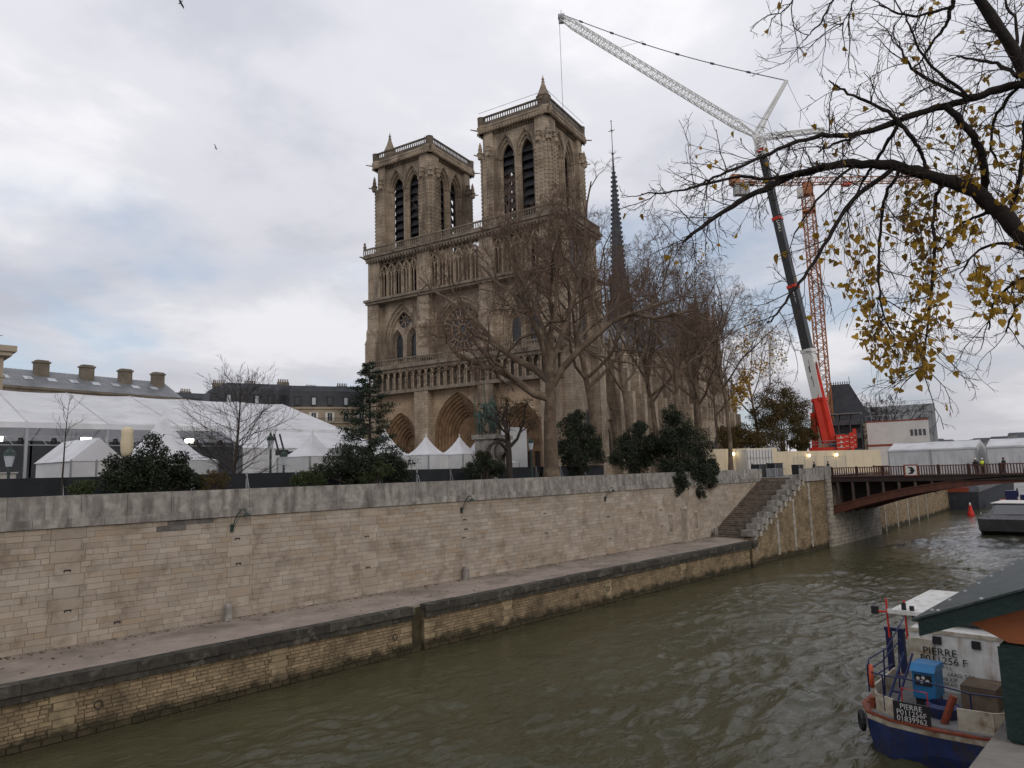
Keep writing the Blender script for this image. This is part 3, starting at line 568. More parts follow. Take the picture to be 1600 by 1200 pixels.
# --- portal storey
P = [(5.6, 9.0, 7.3, 6.6), (YC, 11.6, 8.6, 8.3), (33.8, 9.0, 7.3, 6.6)]
b = MB(); holed(b, fW, [(-2.7, -.4), (42.1, -.4), (42.1, 17.7), (-2.7, 17.7)], [arch_poly(cx, w, -.3, zs, h, 9) for cx, w, zs, h in P], -0.6, .5)
b.box(-.55, 2.6, -2.72, -2.64, -.4, 17.7); b.build('portal_storey_wall', pl, CA)
for cx, w, zs, h in P:
    b = MB(); n = 7; d = -.1
    for k in range(n):
        w0, w1 = w - 2 * k * .42, w - 2 * (k + 1) * .42; h0, h1 = h * (w0 / w), h * (w1 / w)
        big = [(cx + w0 / 2, -.3)] + arch_pts(cx, w0, zs, h0, 9) + [(cx - w0 / 2, -.3)]; small = [(cx + w1 / 2, -.3)] + arch_pts(cx, w1, zs, h1, 9) + [(cx - w1 / 2, -.3)]
        ring(b, fW, big, small, d, d + .5); d += .5
        for sgn in (-1, 1): b.tube([(d - .5, cx + sgn * (w0 / 2 - .2), 0), (d - .5, cx + sgn * (w0 / 2 - .2), zs)], .16, 6)
        arc = arch_pts(cx, w0 - .4, zs, h0 - .3, 9)
        for q in range(len(arc) - 1):        # carved voussoir figures
            for e in (.25, .75): b.obox((d - .52, arc[q][0] * (1 - e) + arc[q + 1][0] * e, arc[q][1] * (1 - e) + arc[q + 1][1] * e), (.25, .2, .34))
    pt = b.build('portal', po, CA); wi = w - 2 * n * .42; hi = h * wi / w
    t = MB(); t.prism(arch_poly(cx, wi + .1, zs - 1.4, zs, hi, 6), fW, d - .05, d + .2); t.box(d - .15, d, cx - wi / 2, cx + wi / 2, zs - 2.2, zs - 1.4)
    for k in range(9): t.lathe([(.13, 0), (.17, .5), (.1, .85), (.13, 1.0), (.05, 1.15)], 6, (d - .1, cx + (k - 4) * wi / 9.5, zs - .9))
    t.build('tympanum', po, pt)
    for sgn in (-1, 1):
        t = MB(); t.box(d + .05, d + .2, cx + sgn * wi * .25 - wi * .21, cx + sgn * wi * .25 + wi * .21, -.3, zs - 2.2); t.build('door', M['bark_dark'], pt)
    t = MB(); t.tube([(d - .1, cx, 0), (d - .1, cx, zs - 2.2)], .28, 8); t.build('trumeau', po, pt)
# --- buttresses of the west front, stepping back upwards
for k, y in enumerate(YB):
    b = MB(); b.box(-2.3, -.55, y - HB, y + HB, -.4, 17.6); b.box(-1.6, .4, y - HB + .1, y + HB - .1, 24.2, 31.0); b.box(-1.35, .4, y - HB + .2, y + HB - .2, 31.0, 37.1); b.box(-1.0, .3, y - HB + .1, y + HB - .1, 37.8, 46.2)
    b.prism([(-1.62, 31.0), (-1.2, 31.9), (.4, 31.9), (.4, 31.0)], lambda a, q, d: (a, d, q), y - HB + .05, y + HB - .05)
    for z in (26.5, 33.8): b.prism([(y - .9, z), (y + .9, z), (y + .9, z + 1.2), (y, z + 2.3), (y - .9, z + 1.2)], fW, -1.72 if z < 31 else -1.45, -1.3)
    if k in (0, 3):
        b.prism([(y - HB, 28.4), (y + HB, 28.4), (y, 31.2)], fW, -2.1, -1.5); b.box(-2.05, -1.55, y - HB + .15, y + HB - .15, 24.2, 28.4)
        b.lathe([(.16, 0), (.2, .25), (.05, .8)], 6, (-1.8, y, 31.1))
    for z in (41.5, 45.8): b.tube([(-1.0, y - .8, 38.6), (-1.05, y - .8, z)], .12, 6); b.tube([(-1.0, y + .8, 38.6), (-1.05, y + .8, z)], .12, 6)
    b.build('buttress', ch, CA)
# --- gallery of statues
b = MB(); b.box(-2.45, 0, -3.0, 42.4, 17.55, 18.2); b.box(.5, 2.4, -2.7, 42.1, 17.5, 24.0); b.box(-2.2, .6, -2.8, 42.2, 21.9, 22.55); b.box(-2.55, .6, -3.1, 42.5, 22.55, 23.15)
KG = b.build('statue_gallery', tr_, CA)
fig = MB(); fig.lathe([(.30, 0), (.34, .5), (.26, 1.5), (.36, 2.2), (.34, 2.55), (.12, 2.75), (.18, 2.95), (.17, 3.2), (.2, 3.28), (.14, 3.42)], 7); figm = fig.mesh('statue', ch)
colm = MB(); colm.lathe([(.22, 0), (.13, .2), (.12, 2.7), (.2, 2.95), (.24, 3.1)], 6); colm = colm.mesh('column', ch)
NK = 28; sp = 44.6 / NK
for i in range(NK + 1):
    y = -2.6 + i * sp; link('column', colm, KG, (-1.95, y, 18.2))
    if i < NK: link('statue', figm, KG, (-1.3, y + sp / 2, 18.2), random.uniform(-.3, .3))
b = MB()
for i in range(NK):
    y = -2.6 + (i + .5) * sp; pts = arch_pts(y, sp - .1, 21.2, .75, 4); b.tube([(-2.0, a, q) for a, q in pts], .11, 5, cap=False)
b.build('arcade_arches', ch, KG)
def balustrade(b, p0, p1, z0, z1, step=.55, w=.22):
    p0, p1 = Vector((*p0, 0)), Vector((*p1, 0)); L_ = (p1 - p0).length; n = max(1, int(L_ / step))
    b.bar((p0.x, p0.y, z1 - .14), (p1.x, p1.y, z1 - .14), w + .1, .28); b.bar((p0.x, p0.y, z0 + .1), (p1.x, p1.y, z0 + .1), w + .06, .2)
    for i in range(n + 1):
        q = p0.lerp(p1, i / n); b.obox((q.x, q.y, (z0 + z1) / 2), (.16, .16, z1 - z0 - .3), math.atan2(p1.y - p0.y, p1.x - p0.x))
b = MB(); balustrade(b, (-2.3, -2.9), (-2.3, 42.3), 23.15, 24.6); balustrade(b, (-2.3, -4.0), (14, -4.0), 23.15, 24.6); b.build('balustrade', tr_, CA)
# --- rose storey
b = MB(); L_ = YB
holed(b, fW, [(L_[1] + HB - .2, 23.0), (L_[2] - HB + .2, 23.0), (L_[2] - HB + .2, 37.1), (L_[1] + HB - .2, 37.1)], [circle(YC, 29.4, 5.15, 40)], .55, .5)
for r0, r1, d0, d1 in ((5.15, 4.85, 1.0, 1.4), (4.85, 4.6, 1.4, 1.8)):
    ring(b, fW, circle(YC, 29.4, r0, 40) + [(YC + r0, 29.4)], circle(YC, 29.4, r1, 40) + [(YC + r1, 29.4)], d0, d1)
b.tube([(.5, a, q) for a, q in arch_pts(YC, 11.4, 29.4, 6.3, 12)], .3, 6)
b.tube([(.5, YC - 5.7, 23.2), (.5, YC - 5.7, 29.4)], .3, 6); b.tube([(.5, YC + 5.7, 23.2), (.5, YC + 5.7, 29.4)], .3, 6); b.build('rose_bay_wall', ch, CA)
b = MB(); b.prism(circle(YC, 29.4, 4.75, 32), fW, 1.75, 1.85); RW = b.build('rose_window', gl, CA)
b = MB()
for r, n in ((4.55, 40), (2.55, 30), (.95, 16)): b.tube([(1.6, a, q) for a, q in circle(YC, 29.4, r, n) + [(YC + r, 29.4)]], .13, 5, cap=False)
b.build('tracery_ring', M['church_pale'], RW)
for i in range(12):
    b = MB(); a = 2 * PI * i / 12; b.bar((1.6, YC + .9 * math.cos(a), 29.4 + .9 * math.sin(a)), (1.6, YC + 2.6 * math.cos(a), 29.4 + 2.6 * math.sin(a)), .15); b.build('tracery_spoke', M['church_pale'], RW)
for i in range(24):
    b = MB(); a = 2 * PI * (i + .5) / 24; b.bar((1.6, YC + 2.5 * math.cos(a), 29.4 + 2.5 * math.sin(a)), (1.6, YC + 4.2 * math.cos(a), 29.4 + 4.2 * math.sin(a)), .15)
    c_ = (YC + 4.1 * math.cos(a + PI / 24), 29.4 + 4.1 * math.sin(a + PI / 24)); b.tube([(1.6, *p) for p in circle(c_[0], c_[1], .46, 8) + [(c_[0] + .46, c_[1])]], .07, 4, cap=False); b.build('tracery_spoke', M['church_pale'], RW)
for k, (cy, ya, yb) in enumerate(((5.6, L_[0] + HB - .2, L_[1] - HB + .2), (33.8, L_[2] + HB - .2, L_[3] - HB + .2))):
    b = MB(); holed(b, fW, [(ya, 23.0), (yb, 23.0), (yb, 37.1), (ya, 37.1)], [arch_poly(cy, 9.2, 24.3, 28.4, 7.9, 9)], -.1, .45)
    for q in range(2):
        w0, w1 = 9.2 - q * .9, 9.2 - (q + 1) * .9; ring(b, fW, [(cy + w0 / 2, 24.3)] + arch_pts(cy, w0, 28.4, 7.9 * w0 / 9.2, 9) + [(cy - w0 / 2, 24.3)], [(cy + w1 / 2, 24.3)] + arch_pts(cy, w1, 28.4, 7.9 * w1 / 9.2, 9) + [(cy - w1 / 2, 24.3)], .35 + q * .35, .7 + q * .35)
    lan = [arch_poly(cy + s * 2.0, 3.0, 24.3, 28.6, 2.7, 6) for s in (-1, 1)]
    holed(b, fW, [(cy - 4.4, 23.5), (cy + 4.4, 23.5), (cy + 4.4, 36.5), (cy - 4.4, 36.5)], lan + [circle(cy, 33.2, 1.8, 20)], 1.0, .5)
    for s in (-1, 1):
        cx = cy + s * 2.0
        for q in range(2): w0, w1 = 3.0 - q * .5, 3.0 - (q + 1) * .5; ring(b, fW, [(cx + w0 / 2, 24.3)] + arch_pts(cx, w0, 28.6, 2.7 * w0 / 3.0, 6) + [(cx - w0 / 2, 24.3)], [(cx + w1 / 2, 24.3)] + arch_pts(cx, w1, 28.6, 2.7 * w1 / 3.0, 6) + [(cx - w1 / 2, 24.3)], 1.5 + .3 * q, 1.8 + .3 * q)
    for a in range(8): an = 2 * PI * a / 8; b.tube([(1.3, cy + .6 * math.cos(an), 33.2 + .6 * math.sin(an)), (1.3, cy + 1.75 * math.cos(an), 33.2 + 1.75 * math.sin(an))], .11, 4)
    b.tube([(1.35, *p) for p in circle(cy, 33.2, .65, 12) + [(cy + .65, 33.2)]], .09, 4)
    for s in (-1, 1):                     # little carved trefoils beside the arch
        for a in range(3): an = PI / 2 + a * 2 * PI / 3; b.tube([(-.15, *p) for p in circle(cy + s * 4.3 + .35 * math.cos(an), 35.6 + .35 * math.sin(an), .3, 8) + [(cy + s * 4.3 + .35 * math.cos(an) + .3, 35.6 + .35 * math.sin(an))]], .07, 4)
    b.build('side_bay_wall', ch, CA)
    for s in (-1, 1):
        b = MB(); b.prism(arch_poly(cy + s * 2.0, 2.1, 24.2, 28.6, 1.95, 6), fW, 2.05, 2.12); b.build('lancet_window', gl, CA)
    b = MB(); b.prism(circle(cy, 33.2, 1.8, 16), fW, 1.48, 1.55); b.build('rosette_window', gl, CA)
# --- cornice and tall open arcade
def cornice(b, z0, z1, out, sides=True):
    b.box(-out, 1.5, -2.7, 42.1, z0, (z0 + z1) / 2); b.box(-out - .3, 1.5, -3.0, 42.4, (z0 + z1) / 2, z1)
    if sides: b.box(1.5, 15, -4.3 - out + 1.6, 0, z0, (z0 + z1) / 2); b.box(1.5, 15.2, -4.6 - out + 1.6, 0, (z0 + z1) / 2, z1)
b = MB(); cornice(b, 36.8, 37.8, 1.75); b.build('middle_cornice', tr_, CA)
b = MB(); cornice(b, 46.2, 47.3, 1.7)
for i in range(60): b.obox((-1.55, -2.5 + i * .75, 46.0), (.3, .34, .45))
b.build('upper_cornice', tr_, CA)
b = MB(); balustrade(b, (-1.9, -2.9), (-1.9, 42.3), 47.3, 48.8, .5); balustrade(b, (-1.9, -4.2), (15, -4.2), 47.3, 48.8, .5); b.build('balustrade', tr_, CA)
for y in (-2.9, 5, 12, 27.4, 34, 42.2):
    b = MB(); b.tube([(-1.6, y, 46.8), (-2.8, y, 47.0), (-3.3, y, 46.9)], [.22, .17, .1], 6); b.build('gargoyle', tr_, CA)
for y in (-2.8, 42.0): b = MB(); b.lathe([(.25, 0), (.4, .5), (.2, .9), (.28, 1.2), (.05, 1.5)], 6, (-1.9, y, 48.8)); b.build('finial', tr_, CA)
AG = None
for k, (ya, yb, n) in enumerate(((L_[0] + HB, L_[1] - HB, 5), (L_[1] + HB, L_[2] - HB, 6), (L_[2] + HB, L_[3] - HB, 5))):
    b = MB(); s = (yb - ya) / n
    for i in range(n + 1):
        y = ya + i * s
        for dx_ in (-.9, -.45): b.lathe([(.26, 0), (.15, .3), (.13, 4.6), (.26, 5.0), (.26, 5.2)], 6, (dx_, y, 37.8))
    for i in range(n):
        y = ya + (i + .5) * s
        b.tube([(-.7, a, q) for a, q in arch_pts(y, s, 42.9, s * 1.05, 6)], .16, 5, cap=False)
        for e in (-1, 1): b.tube([(-.7, a, q) for a, q in arch_pts(y + e * s / 4, s / 2, 42.6, s * .48, 4)], .12, 5, cap=False)
        b.lathe([(.16, 0), (.09, .3), (.09, 4.5), (.18, 4.8)], 5, (-.7, y, 37.8)); b.tube([(-.7, *p) for p in circle(y, 44.1, .42, 10) + [(y + .42, 44.1)]], .1, 4, cap=False)
        for e in (0, .5):                # interlaced trefoils under the cornice
            yy = y + (e - .25) * s; b.tube([(-.75, *p) for p in circle(yy, 45.5, .4, 8) + [(yy + .4, 45.5)]], .11, 4, cap=False)
    b.box(-.95, -.5, ya, yb, 45.8, 46.25); b.build('open_arcade', ch, CA)
    if k != 1:
        b = MB(); cy = (ya + yb) / 2; holed(b, fW, [(ya - .5, 37.5), (yb + .5, 37.5), (yb + .5, 46.4), (ya - .5, 46.4)], [arch_poly(cy + e * 2.2, 1.5, 38.8, 42.3, 1.6, 5) for e in (-1, 1)], 1.4, .6, 0, 0, 1); b.build('arcade_back_wall', [ch, vo], CA)
# --- solid cores behind the west front
b = MB(); b.box(4.4, 15, -2.6, 42.0, -.4, 17.6); b.box(2.6, 15, -2.6, 13.6, 17.6, 38); b.box(2.6, 15, 25.8, 42.0, 17.6, 38); b.box(2.2, 15, 13.6, 25.8, 17.6, 38.2); b.box(5.5, 15, 13.2, 26.2, 38.2, 46.4); b.box(-.5, 4.5, -2.62, -2.2, -.4, 17.6); b.box(2.05, 15, -2.4, 13.4, 38, 47.1); b.box(2.05, 15, 26.0, 41.6, 38, 47.1)
b.box(0, 2.7, -2.61, -2.2, 17.6, 38); b.box(.2, 2.7, -2.4, -2.1, 38.1, 47); b.box(0, 2.7, 41.2, 41.7, -.4, 47)
b.build('tower_base_core', ch, CA)
b = MB()
for x in (1.2, 13.2):
    b.box(x - 1.4, x + 1.4, -4.3, -2.5, -.4, 37.1); b.box(x - 1.2, x + 1.2, -3.6, -2.3, 37.9, 46.2); b.prism([(x - 1.4, 37.0), (x + 1.4, 37.0), (x, 40)], lambda a, q, d: (a, d, q), -4.2, -3.4)
b.build('side_buttress', ch, CA)
for z0, zs in ((4, 10), (25.5, 30.5), (39.3, 43.6)):
    for x in (5.4, 9.0):
        b = MB(); b.prism(arch_poly(x, 1.9, z0, zs, 2.2, 6), lambda a, q, d: (a, d, q), -2.68, -2.62); o = b.build('lancet_window', gl, CA)
        b = MB(); b.tube([(x + .0 + a - x, -2.7, q) for a, q in [(x + 1.15, z0)] + arch_pts(x, 2.3, zs, 2.5, 6) + [(x - 1.15, z0)]], .17, 5); b.build('window_moulding', tr_, o)
# --- towers
HT = 7.75
louv = MB(); louv.hexa([(-1.4, -.5, 0), (1.4, -.5, 0), (1.4, .3, 1.5), (-1.4, .3, 1.5), (-1.4, -.5, .12), (1.4, -.5, .12), (1.4, .3, 1.62), (-1.4, .3, 1.62)]); louvm = louv.mesh('louver', M['louver'])
def tower(cy, turret_xy):
    b = MB(); cx0, Z0 = 7.6, 47.2
    def side(k):
        a = k * PI / 2; c_, s_ = math.cos(a), math.sin(a)
        def fn(p, q, d):      # p along the face, q height, d depth inward from the outer face
            x, y = -HT + d, p; return (cx0 + x * c_ - y * s_, cy + x * s_ + y * c_, q)
        return fn
    for k in range(4):
        fn = side(k)
        op = [arch_poly(e * 2.1, 4.0, 47.7, 61.4, 4.1, 8) for e in (-1, 1)]
        holed(b, fn, [(-4.7, Z0), (4.7, Z0), (4.7, 67.4), (-4.7, 67.4)], op, .9, .35)
        for e in (-1, 1):
            for q in range(2):
                w0, w1 = 4.0 - q * .65, 4.0 - (q + 1) * .65; cc = e * 2.1
                ring(b, fn, [(cc + w0 / 2, 47.7)] + arch_pts(cc, w0, 61.4, 4.1 * w0 / 4.0, 8) + [(cc - w0 / 2, 47.7)], [(cc + w1 / 2, 47.7)] + arch_pts(cc, w1, 61.4, 4.1 * w1 / 4.0, 8) + [(cc - w1 / 2, 47.7)], 1.25 + q * .4, 1.65 + q * .4)
                for e2 in (-1, 1): b.tube([fn(cc + e2 * (w0 / 2 - .05), 47.4, 1.2 + q * .4), fn(cc + e2 * (w0 / 2 - .05), 61.4, 1.2 + q * .4)], .13, 5); b.obox(fn(cc + e2 * (w0 / 2 - .1), 61.4, 1.1 + q * .4), (.4, .4, .4), k * PI / 2)
            b.tube([fn(a, q, .85) for a, q in arch_pts(e * 2.1, 4.15, 61.4, 4.5, 8)], .17, 5)
        # cornice with modillions, stepped
        for (o_, za, zb) in ((.0, 66.9, 67.4), (.1, 67.4, 67.9), (.2, 67.9, 68.3)):
            e = HT + o_; b.add([fn(-e, za, -o_), fn(e, za, -o_), fn(e, zb, -o_), fn(-e, zb, -o_), fn(-e, za, 1.2), fn(e, za, 1.2), fn(e, zb, 1.2), fn(-e, zb, 1.2)], [(0, 1, 2, 3), (0, 1, 5, 4), (3, 2, 6, 7)])
        for i in range(24): b.obox(fn(-HT + .3 + i * (2 * HT - .6) / 23, 67.05, -.2), (.5, .28, .5), k * PI / 2)
        for i in range(16): b.obox(fn(-4.2 + i * .56, 66.6, .75), (.4, .25, .3), k * PI / 2)
    # corner piers bundled of shafts, with rows of crockets
    for sx in (-1, 1):
        for sy in (-1, 1):
            def pt(u, v): return (cx0 + sx * u, cy + sy * v)
            o = [(HT - 3.1, HT - 3.1), (HT, HT - 3.1), (HT, HT - .9), (HT - .9, HT), (HT - 3.1, HT)]
            b.prism(o, lambda a, q, d: (*pt(a, q), d), Z0, 62.0)
            o2 = [(HT - 3.1, HT - 3.1), (HT - .22, HT - 3.1), (HT - .22, HT - 1.2), (HT - 1.2, HT - .22), (HT - 3.1, HT - .22)]
            b.prism(o2, lambda a, q, d: (*pt(a, q), d), 62.0, 67.2)
            for (u, v) in ((HT, HT - 3.0), (HT, HT - 2.0), (HT, HT - 1.0), (HT - 1.0, HT), (HT - 2.0, HT), (HT - 3.0, HT), (HT - .4, HT - .4)):
                x, y = pt(u, v); b.tube([(x, y, Z0), (x, y, 61.6)], .17, 5)
                for z in np.arange(48.6, 61.5, .75): b.obox((x + sx * .1, y + sy * .1, z), (.3, .3, .2), .6)
                b.lathe([(.3, 0), (.36, .4), (.2, .5)], 5, (x, y, 61.6))
            for (u, v, h) in ((HT - .2, HT - .2, 3.4), (HT + .05, HT - 2.2, 2.4), (HT - 2.2, HT + .05, 2.4)):
                x, y = pt(u, v); b.lathe([(.55, 0), (.55, .9), (.75, 1.0), (.45, 1.3), (.28, h * .7), (.34, h * .74), (.06, h)], 5, (x, y, 61.9))
                for z in (1.5, 2.0): b.obox((x, y, 61.9 + z), (.75, .75, .18), .78)
            x, y = pt(HT + .7, HT + .7); xx, yy = pt(HT - .5, HT - .5); b.tube([(xx, yy, 62.4), (x, y, 62.7)], [.22, .12], 5); b.tube([(xx, yy, 67.6), (x + sx * .4, y + sy * .4, 67.8)], [.22, .1], 5)
            x, y = pt(HT - .8, HT - .8); b.lathe([(.9, 0), (1.15, .5), (1.25, 1.3), (1.25, 1.5)], 8, (x, y, 67.0))
    b.box(cx0 - 6.4, cx0 + 6.4, cy - 6.4, cy + 6.4, 67.2, 68.2)
    T = b.build('tower', ch, CA)
    for k in range(4):
        fn = side(k)
        for e in (-1, 1):
            for i in range(9):
                o = link('louver', louvm, T, fn(e * 2.1, 47.8 + i * 1.75, 2.6), k * PI / 2 - PI / 2); o.scale = (.98, 1, 1)
    b = MB(); e = HT - .08
    for (p0, p1) in (((-e, -e), (e, -e)), ((e, -e), (e, e)), ((e, e), (-e, e)), ((-e, e), (-e, -e))): (balustrade(b, (cx0 + p0[0], cy + p0[1]), (cx0 + p1[0], cy + p1[1]), 68.3, 70.2, .5, .26), b.bar((cx0 + p0[0], cy + p0[1], 68.8), (cx0 + p1[0], cy + p1[1], 68.8), .2, .55))
    for sx in (-1, 1):
        for sy in (-1, 1): b.lathe([(.7, 0), (.75, 1.9), (.8, 2.0), (.8, 2.1)], 8, (cx0 + sx * (HT - .45), cy + sy * (HT - .45), 68.2))
    b.build('balustrade', M['church_dark'], T)
    b = MB(); b.lathe([(1.25, 0), (1.25, 2.9), (1.5, 3.1), (1.3, 3.3), (.75, 4.6), (.28, 6.0), (.36, 6.2), (.14, 6.4), (.3, 6.7), (.12, 7.1), (.03, 7.6)], 8, (cx0 + turret_xy[0], cy + turret_xy[1], 68.0)); b.build('stair_turret', ch, T)
    b = MB(); b.tube([(cx0 + 1, cy + turret_xy[1] * .1, 68.0), (cx0 + 1, cy + turret_xy[1] * .1, 76.2)], .05, 4); b.build('lightning_rod', M['steel_d'], T)
    return T
tower(33.4, (-5.2, 5.2)); TS = tower(6.0, (-6.0, -6.0))
b = MB(); e = HT - .1
for (p0, p1) in (((-e, -e), (e, -e)), ((-e, -e), (-e, e))): b.bar((7.6 + p0[0], 6 + p0[1], 71.3), (7.6 + p1[0], 6 + p1[1], 71.3), .06)
b.build('guard_rail', M['alu'], TS)
# --- nave, transept, choir, apse
def fS(a, q, d): return (a, d, q)
b = MB(); b.box(15, 120, YC - 7, YC + 7, 0, 33); b.box(15, 118, YC - 18, YC + 18, 0, 19.5); b.box(15, 118, YC - 21.5, YC + 21.5, -.4, 11.5); b.build('nave_walls', ch, CA)
b = MB(); b.prism([(YC - 7.6, 33), (YC + 7.6, 33), (YC, 43.6)], lambda a, q, d: (d, a, q), 14.5, 119); b.box(14.5, 119, YC - .15, YC + .15, 43.5, 44.3)
b.prism([(YC - 18.2, 19.5), (YC - 6.9, 19.5), (YC - 6.9, 23.5)], lambda a, q, d: (d, a, q), 15, 118); b.build('nave_roof', M['lead'], CA)
ap = MB(); ap.lathe([(7, 0), (7, 33)], 14, (120, YC, 0)); ap.lathe([(18, 0), (18, 19.5)], 18, (118, YC, 0)); ap.lathe([(21.5, -.4), (21.5, 11.5)], 20, (118, YC, 0)); ap.build('apse_walls', ch, CA)
ap = MB(); ap.lathe([(7.8, 33), (.3, 43.5)], 14, (119, YC, 0)); ap.lathe([(18.3, 19.5), (7, 23.5)], 18, (118, YC, 0)); ap.build('apse_roof', M['lead'], CA)
TX = 82.0
b = MB(); holed(b, fS, [(TX - 7.5, -.4), (TX + 7.5, -.4), (TX + 7.5, 33.5), (TX, 45.5), (TX - 7.5, 33.5)], [circle(TX, 26.0, 6.0, 28), circle(TX, 37.0, 2.0, 16)] + [arch_poly(TX + k * 2.4, 1.7, 13.5, 17.0, 1.6, 5) for k in (-2, -1, 0, 1, 2)] + [arch_poly(TX, 5, 0, 5.5, 4, 7)], -6.0, .6, 0, 0, 1)
b.box(TX - 7.5, TX + 7.5, -5.3, YC, -.4, 33.4); b.box(TX - 7.5, TX + 7.5, YC, 45, 0, 33.4); TRN = b.build('transept', [ch, gl], CA)
b = MB(); b.prism([(TX - 7.7, 33.4), (TX + 7.7, 33.4), (TX, 43.8)], fS, -5.4, 45); b.build('transept_roof', M['lead'], TRN)
b = MB()
for r, n in ((5.8, 32), (3.4, 24), (1.1, 12)): b.tube([(a, -5.7, q) for a, q in circle(TX, 26, r, n) + [(TX + r, 26)]], .15, 4, cap=False)
for i in range(24): a = 2 * PI * i / 24; b.bar((TX + 1.1 * math.cos(a), -5.7, 26 + 1.1 * math.sin(a)), (TX + 5.8 * math.cos(a), -5.7, 26 + 5.8 * math.sin(a)), .14)
b.build('rose_tracery', pl, TRN)
for e in (-1, 1):
    b = MB(); b.lathe([(1.5, -.4), (1.5, 33), (1.8, 33.5), (1.4, 34), (1.35, 39), (1.6, 39.4), (1.1, 40), (.3, 46), (.1, 47.5)], 8, (TX + e * 8.2, -5.2, 0)); b.build('corner_turret', ch, TRN)
# chapels, clerestory windows, piers and flying buttresses of the south flank
for i, x in enumerate(list(np.arange(19.5, 72, 6.6)) + list(np.arange(95, 118, 6.6))):
    x = float(x); y0 = YC - 21.5
    b = MB(); b.prism(arch_poly(x, 3.4, 2.5, 7.0, 3.0, 6), fS, y0 - .06, y0 - .02); o = b.build('chapel_window', gl, CA)
    b = MB(); b.tube([(a, y0 - .1, q) for a, q in [(x + 1.9, 2.3)] + arch_pts(x, 3.8, 7.0, 3.4, 7) + [(x - 1.9, 2.3)]], .25, 5); b.prism([(x - 2.5, 11.2), (x + 2.5, 11.2), (x, 15.0)], fS, y0 - .3, y0 + .3)
    for k in (-.55, .55): b.bar((x + k, y0 - .1, 2.5), (x + k, y0 - .1, 8.6), .14)
    b.build('window_gable', ch, o)
    b = MB(); b.prism(arch_poly(x, 4.2, 21.5, 28.0, 3.6, 6), fS, YC - 7.07, YC - 7.02); b.build('clerestory_window', gl, CA)
    xp = x + 3.3
    b = MB(); b.box(xp - .8, xp + .8, y0 - 2.2, y0 + 2.0, -.4, 17.5); b.box(xp - .7, xp + .7, y0 - 1.2, y0 + 2.0, 17.5, 22.5); b.lathe([(.75, 22.5), (.75, 25), (.95, 25.2), (.6, 25.6), (.08, 30)], 6, (xp, y0 - .3, 0)); b.build('buttress_pier', ch, CA)
    b = MB(); arc = [(y0 + 1.5 + t * (YC - 7.2 - y0 - 1.5), 20.5 + 8.0 * math.sin(t * PI / 2)) for t in np.linspace(0, 1, 8)]
    for (a, q), (c2, q2) in zip(arc, arc[1:]): ta = 22.3 + (a - y0) * .56; tb = 22.3 + (c2 - y0) * .56; b.hexa([(xp - .35, a, q), (xp + .35, a, q), (xp + .35, c2, q2), (xp - .35, c2, q2), (xp - .35, a, max(ta, q + .5)), (xp + .35, a, max(ta, q + .5)), (xp + .35, c2, max(tb, q2 + .5)), (xp - .35, c2, max(tb, q2 + .5))])
    b.build('flying_buttress', ch, CA)
b = MB(); balustrade(b, (15, YC - 7.4), (74, YC - 7.4), 33, 34.3, 1.0); balustrade(b, (15, YC - 21.6), (74, YC - 21.6), 11.5, 12.7, 1.0); balustrade(b, (90, YC - 7.4), (120, YC - 7.4), 33, 34.3, 1.0); b.build('balustrade', tr_, CA)
# --- spire
SX = 82.0
b = MB(); b.lathe([(3.8, 42), (3.6, 46), (3.3, 50), (3.5, 50.4), (2.9, 51), (2.7, 57), (3.0, 57.4), (2.2, 58), (.5, 90), (.7, 90.4), (.36, 90.8), (.2, 96), (.45, 96.4), (.14, 96.8), (.1, 101)], 8, (SX, YC, 0))
for k in range(8):
    a = 2 * PI * k / 8
    for i, z in enumerate(np.arange(58.5, 90, 1.45)): r = 2.2 - (z - 58) * 1.7 / 32; b.obox((SX + (r + .18) * math.cos(a), YC + (r + .18) * math.sin(a), z), (.5, .16, .4), a)
    b.lathe([(.35, 51), (.35, 56), (.06, 61.5)], 5, (SX + 2.9 * math.cos(a), YC + 2.9 * math.sin(a), 0)); b.lathe([(.4, 44), (.4, 49), (.06, 54)], 5, (SX + 3.7 * math.cos(a), YC + 3.7 * math.sin(a), 0))
SPI = b.build('spire', M['spire'], CA)
b = MB(); b.bar((SX, YC, 100), (SX, YC, 106.8), .16); b.bar((SX, YC - 1.0, 103.8), (SX, YC + 1.0, 103.8), .16); b.bar((SX - .8, YC, 103.8), (SX + .8, YC, 103.8), .14); b.lathe([(.0, 0), (.3, .3), (0, .6)], 6, (SX, YC, 106.6)); b.build('cross', M['spire'], SPI)
# ================================================================ plaza, tents, buildings, fences
G = 8.7
